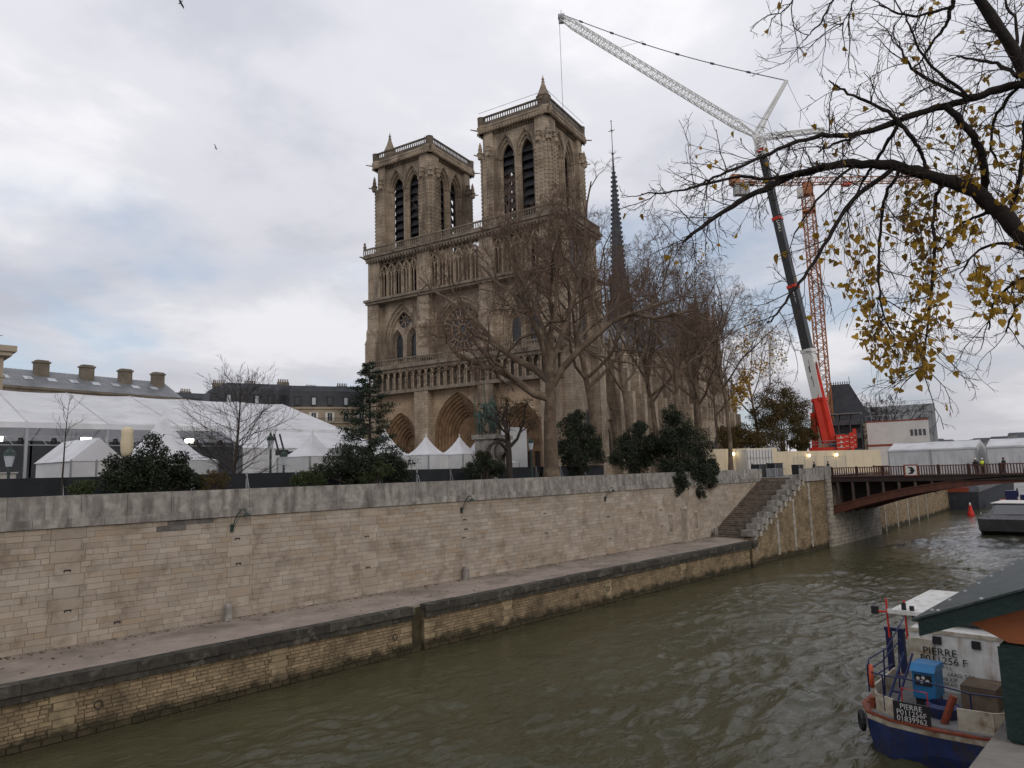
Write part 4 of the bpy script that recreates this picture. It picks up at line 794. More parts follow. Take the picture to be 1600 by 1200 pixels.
# --- long white marquee
MQ = thing('event_marquee', 'huge white marquee with long low pitched roof and glass sides at left', 'tent', (0, 0, 0))
TX0, TX1 = -14.0, 36.3; YE, YR, YF = 58.0, 70.0, 82.0; ZE, ZR = 14.75, 18.25
nb = 10; bw = (TX1 - TX0) / nb
for i in range(nb):
    xa, xb = TX0 + i * bw, TX0 + (i + 1) * bw; b = MB()
    for (y0, z0, y1, z1) in ((YE, ZE, YR, ZR), (YR, ZR, YF, ZE)):
        ns = 6
        for k in range(4):
            for s in range(ns):
                u0, u1 = xa + (xb - xa) * s / ns, xa + (xb - xa) * (s + 1) / ns; t0, t1 = k / 4, (k + 1) / 4
                def zz(u, t): return z0 + (z1 - z0) * t - .10 * math.sin(PI * (u - xa) / (xb - xa))
                b.add([(u0, y0 + (y1 - y0) * t0, zz(u0, t0)), (u1, y0 + (y1 - y0) * t0, zz(u1, t0)), (u1, y0 + (y1 - y0) * t1, zz(u1, t1)), (u0, y0 + (y1 - y0) * t1, zz(u0, t1))], [(0, 1, 2, 3)])
    b.build('roof_panel', M['tent'], MQ)
    f = MB(); f.bar((xa, YE, ZE + .03), (xa, YR, ZR + .03), .07, .05); f.bar((xa, YR, ZR + .03), (xa, YF, ZE + .03), .07, .05); f.build('rafter', M['tent_wall'], MQ)
    for y in (YE + .02, YF): f = MB(); f.box(xa - .09, xa + .09, y - .1, y + .1, G, ZE - .1); f.build('post', M['alu'], MQ)
b = MB(); b.box(TX0, TX1, YE - .12, YE + .12, ZE - .42, ZE - .02); b.build('valance', M['tent'], MQ)
b = MB(); b.box(TX0, TX1, YE + .5, YE + .6, ZE - 1.0, ZE - .92); b.box(TX0, TX1, YE + .5, YE + .6, ZE - 1.6, ZE - 1.54)
for i in range(50): b.bar((TX0 + i, YE + .55, ZE - .95), (TX0 + i + .5, YE + .55, ZE - 1.55), .05)
b.build('truss', M['alu'], MQ)
b = MB(); b.add([(TX1, YE, G), (TX1, YF, G), (TX1, YF, ZE), (TX1, YR, ZR), (TX1, YE, ZE)], [(0, 1, 2, 3, 4)]); b.build('gable_wall', M['tent_wall'], MQ)
b = MB(); b.box(TX0, TX1, YF - .1, YF, G, ZE); b.build('back_wall', M['grey_clad'], MQ)
for k, x in enumerate((TX0 + 19.6, TX0 + 25.0, TX0 + 32.4)):
    o = thing('floodlight', ['lit floodlight under the marquee eave, the one at the left edge', 'lit floodlight under the marquee eave, second from the left edge', 'lit floodlight under the marquee eave, above the beige wrapped post'][k], 'lamp', (x + 4, YE + .9, ZE - 1.15), 0, 'floodlights in the marquee')
    b = MB(); b.box(-.35, .35, -.08, .25, -.2, .2); b.build('housing', M['black'], o); b = MB(); b.box(-.34, .34, -.14, -.085, -.17, .17); b.build('lens', M['bright'], o)
for k in range(14):
    x = TX0 + 21 + k * 2.0; o = MB(); o.lathe([(.16, 0), (.2, .25), (.14, .5)], 8, (x, YE + .9, ZE - 1.55)); tag(o.build('stage_light', M['black']), 'small black stage light hanging from the marquee truss', 'lamp', 'stage lights on the truss')
o = thing('information_screen', 'lit green and yellow screen panel inside the marquee', 'screen', (15.3, 62, 12.3))
b = MB(); b.box(-.8, .9, 0, .1, -.75, .75); b.build('case', M['black'], o); b = MB(); b.box(-.1, .8, -.02, -.005, -.65, .7); b.build('green_panel', M['screen_green'], o); b = MB(); b.box(-.55, -.11, -.02, -.005, -.65, .5); b.build('yellow_panel', M['screen_yellow'], o)
b = MB(); b.box(-.05, .05, .02, .08, -3.6, -.75); b.build('stand', M['alu'], o)
for k in range(6):
    b = MB(); x = 10.5 + k * 1.5; b.box(x, x + 1.1, 63, 63.6, G, G + 2.6 - (k % 3) * .5); b.box(x - .1, x + 1.2, 62.8, 63.7, G + 2.6 - (k % 3) * .5, G + 2.7 - (k % 3) * .5)
    tag(b.build('counter', M['cabin']), ['tall white catering counter at the marquee left end', 'mid height white catering counter behind the young tree', 'low white catering counter behind the young tree', 'tall white counter below the green screen', 'mid height white counter right of the screen', 'low white counter right of the screen'][k], 'counter', 'counters in the marquee')
# lean-to annex in front of the marquee
AN = thing('tent_annex', 'lower white lean-to tent with draped walls in front of the marquee', 'tent')
b = MB(); b.add([(24.5, 57.85, 14.45), (36.5, 57.85, 14.45), (38.5, 53.5, 12.8), (24.5, 53.5, 12.8)], [(0, 1, 2, 3)]); b.add([(36.5, 57.85, 14.45), (38.5, 53.5, 12.8), (40.5, 57.5, 12.8)], [(0, 1, 2)]); b.build('roof', M['tent'], AN)
b = MB()
for i in range(70): x0, x1 = 24.5 + i * .2, 24.7 + i * .2; b.add([(x0, 53.55 + .09 * math.sin(i * 1.3), G), (x1, 53.55 + .09 * math.sin(i * 1.3 + 1.3), G), (x1, 53.55 + .05 * math.sin(i * 1.3 + 1.3), 12.78), (x0, 53.55 + .05 * math.sin(i * 1.3), 12.78)], [(0, 1, 2, 3)])
b.build('draped_wall', M['tent_wall'], AN)
b = MB(); b.box(36.6, 37.5, 53.35, 53.42, 9.2, 11.4)
for k in range(5): b.box(36.55, 37.55, 53.28, 53.34, 9.25 + k * .5, 9.32 + k * .5)
b.build('window', M['alu'], AN)
# --- pagoda tents
def pagoda(x, y, w, he, hp, lb, wall=True):
    t = thing('pagoda_tent', lb, 'tent', (x, y, G), .2, 'pointed white pagoda tents'); b = MB(); n = 7
    prof = [(1 - k / n, he + (hp - he) * (k / n) ** 1.9) for k in range(n + 1)]
    for k in range(n):
        s0, z0 = prof[k]; s1, z1 = prof[k + 1]; a, c = s0 * w / 2 + .03, s1 * w / 2 + .03
        q0 = [(-a, -a, z0), (a, -a, z0), (a, a, z0), (-a, a, z0)]; q1 = [(-c, -c, z1), (c, -c, z1), (c, c, z1), (-c, c, z1)]
        for i in range(4): b.add([q0[i], q0[(i + 1) % 4], q1[(i + 1) % 4], q1[i]], [(0, 1, 2, 3)])
    b.tube([(0, 0, hp - .1), (0, 0, hp + .25)], .05, 5); b.build('canopy', M['tent'], t)
    b = MB(); h = w / 2 - .03
    for i, (sx, sy) in enumerate(((-1, -1), (1, -1), (1, 1), (-1, 1))): b.box(sx * h - .05, sx * h + .05, sy * h - .05, sy * h + .05, 0, he)
    b.build('frame', M['alu'], t)
    b = MB()
    for i in range(24):
        for sgn in (-1, 1):
            u0, u1 = -h + 2 * h * i / 24, -h + 2 * h * (i + 1) / 24; b.add([(u0, sgn * h + .04 * math.sin(i * 1.7), .05), (u1, sgn * h + .04 * math.sin(i * 1.7 + 1.7), .05), (u1, sgn * h, he), (u0, sgn * h, he)], [(0, 1, 2, 3)]); b.add([(sgn * h, u0, .05), (sgn * h, u1, .05), (sgn * h, u1, he), (sgn * h, u0, he)], [(0, 1, 2, 3)])
    b.build('side_wall', M['tent_wall'], t)
for a in ((38.9, 48.9, 3.0, 3.3, 4.95, 'pointed white pagoda tent right of the conifer, left one of the close pair'), (41.9, 47.9, 3.0, 3.3, 4.9, 'pointed white pagoda tent right of the conifer, right one of the close pair'),
          (46.5, 50.5, 3.0, 3.2, 4.9, 'pointed white pagoda tent half hidden by the bronze statue'), (27.6, 48.5, 3.6, 3.2, 5.0, 'pointed white pagoda tent just left of the conifer'), (18.2, 52.5, 5.2, 3.1, 6.4, 'steep white pagoda tent behind the wide bare tree'),
          (36.0, 51.0, 3.6, 3.3, 5.6, 'white pagoda tent behind the conifer'), (52.2, 53.5, 3.2, 2.6, 4.3, 'small white pagoda tent beside the big plane trunk')): pagoda(*a)
t = thing('gable_tent', 'small white gabled tent left of the beige wrapped post', 'tent', (12.6, 49.0, G), .15)
b = MB(); b.prism([(-1.6, 3.0), (1.6, 3.0), (0, 4.4)], lambda a, q, d: (a, d, q), -1.5, 3.5); b.build('roof', M['tent'], t); b = MB(); b.prism([(-1.5, 0), (1.5, 0), (1.5, 3.0), (0, 4.25), (-1.5, 3.0)], lambda a, q, d: (a, d, q), -1.45, 3.4); b.build('walls', M['tent_wall'], t)
b = MB()
for x in (-1.5, -.1, 1.5): b.box(x - .04, x + .04, -1.53, -1.46, 0, 3.1)
b.build('frame', M['alu'], t)
b = MB(); b.box(53.5, 57.2, 54, 54.25, G, 15.2); tag(b.build('canvas_screen', M['tent_wall']), 'tall pale canvas screen between the bronze statue and the big plane trunk', 'screen')
o = thing('spotlight_rig', 'black spotlights with two upright arms in front of the white marquee', 'lamp', (25.6, 50, 12.2))
b = MB()
for k, x in enumerate((0, .45)): b.bar((x, 0, .3), (x - .35, 0, 1.5), .1)
b.build('arm', M['black'], o); b = MB(); b.obox((.3, 0, .1), (.8, .5, .42), 0); b.obox((1.0, 0, -.05), (.7, .5, .45), .2); b.build('lamp_head', M['black'], o); b = MB(); b.box(.3, .42, -.06, .06, -3.5, 0); b.build('mast', M['black'], o)
o = thing('wrapped_post', 'dark post topped by an upright beige wrapped bundle, left of the shrubs', 'post', (14.1, 46.6, G)); b = MB(); b.tube([(0, 0, 0), (0, 0, 3.0)], .12, 8); b.lathe([(.3, 3.0), (.34, 3.12), (.2, 3.2)], 8); b.build('post', M['black'], o); b = MB(); b.lathe([(.22, 3.15), (.34, 3.5), (.38, 4.1), (.33, 4.6), (.36, 4.85), (.2, 5.0)], 9); b.build('bundle', M['cream'], o, smooth=True)
# --- black mesh fence along the plaza
FE = thing('mesh_fence', 'long black mesh covered site fence behind the parapet', 'fence')
pan = MB(); pan.box(0, 3.42, -.015, .015, .1, 2.05); panm = pan.mesh('mesh_panel', M['screen']); pst = MB(); pst.box(-.03, .03, -.03, .03, 0, 2.12); pst.bar((0, 0, 1.9), (.0, -.7, 0), .04); pstm = pst.mesh('fence_post', M['alu'])
for i in range(21): link('mesh_panel', panm, FE, (-14 + i * 3.5, 45.2 + .05 * (i % 2), G), random.uniform(-.01, .01)); link('fence_post', pstm, FE, (-14.04 + i * 3.5, 45.15, G))
# --- street lamps
def street_lamp(x, y, h, lb):
    t = thing('street_lamp', lb, 'lamp', (x, y, G), 0, 'ornate street lamps on the plaza'); b = MB(); b.lathe([(.22, 0), (.2, .6), (.1, .9), (.07, h * .7), (.09, h * .72), (.06, h - .6)], 8); b.build('post', M['green_iron'], t)
    b = MB(); b.lathe([(.14, h - .6), (.27, h), (.25, h + .02)], 6); b.build('lantern_glass', M['skylight'], t); b = MB(); b.lathe([(.32, h), (.26, h + .2), (.1, h + .34), (.06, h + .5), (.02, h + .6)], 6); b.build('lantern_cap', M['green_iron'], t)
street_lamp(23.2, 46.4, 4.3, 'green street lamp right of the wide bare tree'); street_lamp(8.2, 46.4, 3.3, 'street lamp at the left edge before the marquee'); street_lamp(47.0, 43.9, 4.2, 'street lamp between the dark pollard tree and the plane trunk'); street_lamp(24.6, 47.2, 3.2, 'short street lamp beside the taller one right of the bare tree')
# --- bronze equestrian group on its pedestal
EQ = thing('equestrian_statue', 'green bronze statue group of rider and two attendants on stone pedestal', 'statue', (44.6, 46.4, G), rad(200))
b = MB(); b.box(-2.0, 2.0, -1.2, 1.2, 0, .6); b.box(-1.7, 1.7, -.95, .95, .6, 4.6); b.box(-1.95, 1.95, -1.15, 1.15, 4.6, 5.0); b.build('pedestal', M['parapet'], EQ)
def skin(name, joints, edges, m, parent, sub=1):
    me = bpy.data.meshes.new(name); me.from_pydata([j[:3] for j in joints], edges, []); o = link(name, me, parent); me.materials.append(m)
    md = o.modifiers.new('skin', 'SKIN'); lay_ = me.skin_vertices[0] if me.skin_vertices else None
    if lay_ is None:
        import bmesh
        bm = bmesh.new(); bm.from_mesh(me); bm.verts.layers.skin.verify(); bm.to_mesh(me); bm.free(); lay_ = me.skin_vertices[0]
    for i, j in enumerate(joints): lay_.data[i].radius = (j[3], j[3]); lay_.data[i].use_root = (i == 0)
    md.use_smooth_shade = True; s = o.modifiers.new('sub', 'SUBSURF'); s.levels = sub; s.render_levels = sub; return o
Hh = 5.0
skin('horse', [(0, 0, Hh + 1.75, .42), (.75, 0, Hh + 1.75, .46), (-.8, 0, Hh + 1.8, .46), (1.25, 0, Hh + 2.3, .3), (1.6, 0, Hh + 2.75, .2), (1.95, 0, Hh + 2.5, .17), (2.15, 0, Hh + 2.25, .11),
    (.85, .25, Hh + 1.1, .17), (.9, .25, Hh + .5, .1), (.85, .25, Hh + .05, .1), (.9, -.25, Hh + 1.15, .17), (1.2, -.25, Hh + .85, .1), (1.15, -.25, Hh + .4, .1),
    (-.9, .25, Hh + 1.1, .2), (-1.1, .25, Hh + .6, .11), (-.98, .25, Hh + .05, .1), (-.8, -.25, Hh + 1.1, .2), (-.95, -.25, Hh + .6, .11), (-.8, -.25, Hh + .05, .1), (-1.3, 0, Hh + 1.75, .12), (-1.5, 0, Hh + 1.0, .14)],
    [(0, 1), (0, 2), (1, 3), (3, 4), (4, 5), (5, 6), (1, 7), (7, 8), (8, 9), (1, 10), (10, 11), (11, 12), (2, 13), (13, 14), (14, 15), (2, 16), (16, 17), (17, 18), (2, 19), (19, 20)], M['bronze'], EQ)
def figure(name, parent, ox, oy, oz, s, seated=False, staff=None):
    J = [(0, 0, 1.0, .17), (0, 0, 1.3, .17), (0, 0, 1.5, .15), (0, 0, 1.64, .07), (0, 0, 1.78, .125), (.0, .22, 1.47, .08), (.12, .3, 1.2, .06), (.32, .28, 1.1, .05), (.0, -.22, 1.47, .08), (.15, -.32, 1.25, .06), (.35, -.3, 1.45, .05)]
    E = [(0, 1), (1, 2), (2, 3), (3, 4), (2, 5), (5, 6), (6, 7), (2, 8), (8, 9), (9, 10)]
    if seated: J += [(.15, .3, .85, .12), (.25, .42, .4, .09), (.35, .42, .1, .07), (.15, -.3, .85, .12), (.25, -.42, .4, .09), (.35, -.42, .1, .07)]
    else: J += [(.02, .1, .9, .13), (.05, .12, .48, .1), (0, .12, .06, .08), (.0, -.1, .9, .13), (-.02, -.12, .48, .1), (-.05, -.12, .06, .08)]
    E += [(0, 11), (11, 12), (12, 13), (0, 14), (14, 15), (15, 16)]
    return skin(name, [(ox + s * a, oy + s * b_, oz + s * c_, s * r) for a, b_, c_, r in J], E, M['bronze'], parent)
figure('rider', EQ, -.1, 0, Hh + 1.05, 1.35, True); figure('attendant', EQ, 1.1, .75, Hh, 1.3); figure('attendant', EQ, .9, -.8, Hh, 1.3)
b = MB(); b.bar((1.5, -.9, Hh), (1.55, -1.0, Hh + 3.6), .07); b.bar((.4, -.4, Hh + 2.9), (.5, -.5, Hh + 5.0), .07); b.build('lance', M['bronze'], EQ)
# --- long hospital-like building with zinc roof
HD = thing('zinc_roofed_building', 'long stone building with grey zinc roof, chimneys and skylights at left', 'building', (0, 0, 0)); az = rad(11)
def hb(s, y, z): return (10 + s * math.cos(az) - y * math.sin(az), 125.3 + s * math.sin(az) + y * math.cos(az), z + (1.4 if z > 9 else 0))
def hbox(b, s0, s1, y0, y1, z0, z1, mi=0): b.hexa([hb(s0, y0, z0), hb(s1, y0, z0), hb(s1, y1, z0), hb(s0, y1, z0), hb(s0, y0, z1), hb(s1, y0, z1), hb(s1, y1, z1), hb(s0, y1, z1)], mi)
b = MB(); hbox(b, -30, 40, .4, 16, G, 23.8); b.build('wall', M['facade'], HD)
b = MB(); hbox(b, -30.3, 40.3, -.1, 16, 23.8, 24.2); hbox(b, -30.3, 40.3, .1, 16, 23.3, 23.8); b.build('cornice', M['facade_d'], HD)
b = MB(); L_ = 86
b.prism([(0, 24.2), (6.5, 27.7), (10, 28.0), (16.5, 24.2)], lambda a, q, d: hb(d, a, q), -30, 40)
for k in range(97): s = -30 + k * .72; b.add([hb(s, 0, 24.22), hb(s + .06, 0, 24.22), hb(s + .06, 6.5, 27.78), hb(s, 6.5, 27.78)], [(0, 1, 2, 3)])
RF = b.build('roof', M['zinc'], HD)
for k, s in enumerate((9.5, 17.5, 24.5, 31, 37)):
    b = MB(); hbox(b, s, s + 1.9, 4.2, 5.6, 25.5, 28.7); hbox(b, s - .15, s + 2.05, 4.05, 5.75, 28.7, 29.0); hbox(b, s + .1, s + 1.8, 4.3, 5.5, 29.0, 29.2); b.build('chimney', M['facade_d'], RF)
for k in range(9):
    s = 8.5 + k * 3.4; b = MB(); t0 = .38 if k % 2 else .40; zz0 = 24.2 + 3.5 * t0; b.add([hb(s, 6.5 * t0, zz0 + .08), hb(s + 1.3, 6.5 * t0, zz0 + .08), hb(s + 1.3, 6.5 * (t0 + .17), zz0 + .08 + .63), hb(s, 6.5 * (t0 + .17), zz0 + .71)], [(0, 1, 2, 3)]); b.build('skylight', M['skylight'], RF)
b = MB(); b.prism([(14, 26.5), (20, 30.0), (26, 26.5)], lambda a, q, d: hb(d, a, q), -30, 14); b.build('rear_roof', M['zinc'], HD)
for s in (4, 12): b = MB(); hbox(b, s, s + 2.2, 18, 20, 28, 31); hbox(b, s - .15, s + 2.35, 17.9, 20.1, 31, 31.3); b.build('chimney', M['facade_d'], HD)
PV = thing('corner_pavilion', 'ochre stone pavilion with heavy cornice at the left edge', 'building', (13.6, 101.5, G)); b = MB(); b.box(-7, 3.2, 0, 8, 0, 17.2); b.build('wall', M['facade'], PV)
b = MB(); b.box(-7.6, 3.9, -.7, 8.5, 17.2, 17.7); b.box(-7.9, 4.3, -1.0, 8.8, 17.7, 18.4); b.box(-7.2, 3.4, -.2, 8.2, 14.6, 14.9); b.build('cornice', M['facade'], PV)
b = MB()
for k in range(5): b.tube([(2.2 - k * .5, .3, 18.4), (2.2 - k * .5, .3, 19.8)], .04, 4)
b.bar((3, .3, 19.7), (-1, .3, 19.7), .06); b.build('roof_railing', M['black'], PV); b = MB(); b.box(2.2, 3.25, -.1, .3, 0, 14.6); b.build('pilaster', M['facade'], PV)
# --- mansard apartment blocks
def mansard(name, lb, ox, oy, az, lw, rw, zc, n_l, n_r, hm=4.2, cut=3.0):
    """corner block: chamfered corner at the origin, left wing along -u, right wing along +v"""
    T = thing(name, lb, 'building', (ox, oy, 0), az)
    foot = [(-lw, 0), (-cut / 2, 0), (cut / 2, cut * .5), (cut / 2 + rw * .93, cut * .5 - rw * .2), (cut / 2 + rw * .93, 14), (-lw, 14)]
    b = MB(); b.prism(foot, lambda a, q, d: (a, q, d), G, zc); b.build('wall', M['facade'], T)
    def inset(p, k): cx, cy = sum(a for a, _ in foot) / 6, sum(q for _, q in foot) / 6; return [(a + (cx - a) * k, q + (cy - q) * k * 2.2) for a, q in p]
    b = MB(); b.prism([(a * 1.01, q - .35 if q < 8 else q) for a, q in foot], lambda a, q, d: (a, q, d), zc, zc + .45); b.prism([(a, q - .5 if q < 8 else q) for a, q in foot], lambda a, q, d: (a, q, d), zc - 3.3, zc - 3.0); b.build('cornice', M['facade'], T)
    m0, m1 = inset(foot, .01), inset(foot, .06); m2 = inset(foot, .2); b = MB()
    for (p, q, z0, z1) in ((m0, m1, zc + .45, zc + hm), (m1, m2, zc + hm, zc + hm + 1.3)):
        for i in range(6): j = (i + 1) % 6; b.add([(*p[i], z0), (*p[j], z0), (*q[j], z1), (*q[i], z1)], [(0, 1, 2, 3)])
    b.add([(*p, zc + hm + 1.3) for p in m2], [tuple(range(6))]); R = b.build('mansard_roof', M['slate'], T)
    runs = [((-lw, 0), (-cut / 2, 0), n_l), ((-cut / 2, 0), (cut / 2, cut * .5), 1), ((cut / 2, cut * .5), (cut / 2 + rw * .93, cut * .5 - rw * .2), n_r)]
    rail = MB()
    for (p, q, n) in runs:
        dx_, dy_ = q[0] - p[0], q[1] - p[1]; a = math.atan2(dy_, dx_); ux, uy = math.cos(a), math.sin(a)
        rail.bar((p[0] + uy * .55, p[1] - ux * .55, zc - 2.05), (q[0] + uy * .55, q[1] - ux * .55, zc - 2.05), .06)
        ln = math.hypot(dx_, dy_)
        for k in range(int(ln / .3)): x, y = p[0] + ux * k * .3 + uy * .55, p[1] + uy * k * .3 - ux * .55; rail.bar((x, y, zc - 3.0), (x, y, zc - 2.05), .035)
        for k in range(n):
            x, y = p[0] + dx_ * (k + .5) / n, p[1] + dy_ * (k + .5) / n
            for fl, z in enumerate((zc - 2.7, zc - 6.2, zc - 9.7, zc - 13.2)):
                b = MB(); b.obox((x + uy * .02, y - ux * .02, z + .9), (1.0, .1, 2.0), a); W_ = b.build('window', M['glass'], T)
                b = MB(); b.obox((x + uy * .06, y - ux * .06, z + .9), (.08, .08, 2.0), a); b.obox((x + uy * .06, y - ux * .06, z + 1.9), (1.15, .16, .12), a); b.obox((x + uy * .1, y - ux * .1, z - .12), (1.3, .25, .12), a)
                for e in (-1, 1):
                    if (k + fl) % 3: b.obox((x + uy * .05 + ux * e * .76, y - ux * .05 + uy * e * .76, z + .9), (.5, .08, 2.0), a)
                b.build('shutter', M['shutter'], W_)
            b = MB(); xx, yy = x - uy * .5, y + ux * .5; b.obox((xx, yy, zc + 1.8), (1.15, 1.6, 2.0), a); b.obox((xx, yy, zc + 2.9), (1.35, 1.8, .2), a); D_ = b.build('dormer', M['slate'], R)
            b = MB(); b.obox((xx + uy * .82, yy - ux * .82, zc + 1.75), (.75, .06, 1.6), a); b.build('pane', M['skylight'] if k % 2 else M['glass'], D_)
    rail.build('balcony_rail', M['black'], T)
    for k in range(int((lw + rw) / 7)):
        x = -lw + 2 + k * 7; y = 6 + (k % 2) * 2; b = MB(); b.box(x, x + 2.6, y, y + .9, zc + 3, zc + hm + 1.7 + (k % 3) * .4); C_ = b.build('chimney_stack', M['facade_d'], R); b = MB(); zt = zc + hm + 1.7 + (k % 3) * .4
        for i in range(6): b.lathe([(.14, 0), (.12, .7)], 6, (x + .25 + i * .42, y + .45, zt))
        b.build('chimney_pots', M['pot'], C_)
    return T
mansard('apartment_block', 'cream apartment block with slate mansard roof, dormers and corner balcony behind the marquee', 76.0, 146.0, rad(-14), 16, 34, 26.0, 5, 9)
mansard('apartment_block', 'darker roofed apartment block further left beyond the wide bare tree', 62.0, 172.0, rad(4), 26, 12, 26.6, 8, 4, 3.8)
mansard('apartment_block', 'far apartment block seen just left of the cathedral, beside the conifer top', 112.0, 178.0, rad(-8), 14, 22, 27.5, 4, 6, 4.0)
# --- beyond the bridge: hoarding, barriers, site buildings
HO = thing('cream_hoarding', 'tall cream panel hoarding with lit lamps beyond the stairs', 'fence')
A0, A1 = Vector((90.5, 51.2)), Vector((122.5, 37.6)); nn = 18
for k in range(nn):
    p, q = A0.lerp(A1, k / nn), A0.lerp(A1, (k + 1) / nn); z1 = 12.75 if k < 7 else 12.2
    b = MB(); d = (q - p).normalized(); nrm = Vector((-d.y, d.x)) * .08; q = q - d * .03
    b.hexa([(p.x, p.y, G), (q.x, q.y, G), (q.x + nrm.x, q.y + nrm.y, G), (p.x + nrm.x, p.y + nrm.y, G), (p.x, p.y, z1), (q.x, q.y, z1), (q.x + nrm.x, q.y + nrm.y, z1), (p.x + nrm.x, p.y + nrm.y, z1)]); b.build('panel', M['cream'], HO)
for k, f in enumerate((.15, .56, .72)):
    p = A0.lerp(A1, f); o = thing('hoarding_lamp', ['lit lamp on the cream hoarding by the slender plane trunk', 'lit lamp on the cream hoarding below the red crane', 'lit lamp on the cream hoarding near the white bridge tent'][k], 'lamp', (p.x - .15, p.y - .25, 12.0 - .5 * (k > 0)), 0, 'lit lamps on the cream hoarding')
    b = MB(); b.lathe([(.05, -.2), (.17, -.1), (.17, .1), (.05, .2)], 8); b.build('bulb', M['warm_lamp'], o); b = MB(); b.box(-.1, .1, 0, .2, .2, .28); b.build('bracket', M['black'], o)
def barrier(x, y, a, lb, m='alu', w=2.2, h=1.1, n=14):
    t = thing('crowd_barrier', lb, 'barrier', (x, y, G), a, 'metal barriers by the stair head'); b = MB()
    b.tube([(0, 0, .12), (0, 0, h), (w, 0, h), (w, 0, .12)], .03, 5); b.tube([(0, 0, .25), (w, 0, .25)], .025, 5); b.build('frame', M[m], t)
    b = MB()
    for k in range(1, n): b.tube([(w * k / n, 0, .25), (w * k / n, 0, h)], .012, 4)
    b.build('bars', M[m], t); b = MB()
    for x_ in (.3, w - .3): b.box(x_ - .03, x_ + .03, -.3, .3, 0, .06); b.box(x_ - .025, x_ + .025, -.025, .025, .06, .25)
    b.build('feet', M[m], t)
for k, (x, y, a) in enumerate(((85.4, 37.2, 1.5), (86.2, 40.0, .2), (88.6, 40.4, .1), (84.9, 41.6, 0.0), (87.5, 38.6, .8))): barrier(x, y, a, 'grey metal crowd barrier standing at the head of the river stairs')
for k, (x, y, w, h, lb) in enumerate(((87.6, 41.6, 2.2, 1.7, 'black equipment case at the stair head, left one'), (90.8, 41.0, 2.6, 1.8, 'black equipment case at the stair head, right one'), (96.5, 40.2, 1.7, 1.5, 'small dark cabinet in front of the cream hoarding'))):
    o = thing('equipment_case', lb, 'case', (x, y, G)); b = MB(); b.box(0, w, 0, 1.0, .1, h); b.build('body', M['black'], o); b = MB()
    for c_ in (.15, w - .15): b.box(c_ - .08, c_ + .08, .05, .95, 0, .1); b.box(c_ - .04, c_ + .04, -.02, 0, .3, h - .1)
    b.build('trim', M['alu'], o)
o = thing('grey_cabin', 'pale grey site cabin with barred front before the hoarding', 'cabin', (95.2, 47.0, G), rad(-20)); b = MB(); b.box(0, 5.0, 0, 2.4, .2, 3.9); b.build('body', M['cabin'], o); b = MB()
for k in range(9): b.box(.1 + k * .58, .16 + k * .58, -.1, -.04, .3, 3.8)
b.box(.1, 4.9, -.1, -.04, 2.6, 2.66); b.build('bars', M['alu'], o)
for k, (x, y, a) in enumerate(((100.6, 42.6, -.3), (103.0, 41.9, -.3), (107.8, 41.0, -.3), (110.2, 40.2, -.3))): barrier(x, y, a, ['tall grey mesh panel left of the green one before the hoarding', 'tall grey mesh panel standing below the crane counterweight', 'tall grey mesh panel left of the bridge tent', 'tall grey mesh panel touching the bridge tent'][k], 'alu', 2.3, 2.6, 18)
# white frame tents on the bridge
for k, (y1, y0, lb) in enumerate(((28.9, 19.4, 'white frame tent on the bridge, the fully visible one'), (18.4, 9.0, 'white frame tent on the bridge cut by the right edge'))):
    t = thing('frame_tent', lb, 'tent', (97, 0, 8.5), 0, 'white frame tents on the bridge'); b = MB(); n = 20
    for i in range(n):
        ya, yb = y0 + (y1 - y0) * i / n, y0 + (y1 - y0) * (i + 1) / n
        def sag(y): return -.06 * math.sin(PI * ((y - y0) / (y1 - y0) * 2 % 1))
        for (xa, za, xb, zb) in ((0, 3.15, 2.6, 4.05), (2.6, 4.05, 5.2, 3.15)): b.add([(xa, ya, za), (xa, yb, za), (xb, yb, zb + sag(yb)), (xb, ya, zb + sag(ya))], [(0, 1, 2, 3)])
    b.box(-.04, 0, y0, y1, 2.95, 3.15); b.build('roof', M['tent'], t)
    b = MB()
    for i in range(40):
        ya, yb = y0 + (y1 - y0) * i / 40, y0 + (y1 - y0) * (i + 1) / 40; w = lambda j: .06 + .03 * math.sin(j * 1.9)
        b.add([(w(i), ya, 0), (w(i + 1), yb, 0), (.03, yb, 2.97), (.03, ya, 2.97)], [(0, 1, 2, 3)])
    for y in (y0 + .02, y1 - .02): b.add([(0, y, 0), (5.2, y, 0), (5.2, y, 3.15), (2.6, y, 4.05), (0, y, 3.15)], [(0, 1, 2, 3, 4)])
    b.build('side_wall', M['tent_wall'], t); b = MB()
    for y in (y0, (y0 + y1) / 2, y1): b.box(-.05, .05, y - .05, y + .05, 0, 3.1)
    b.build('frame', M['alu'], t)
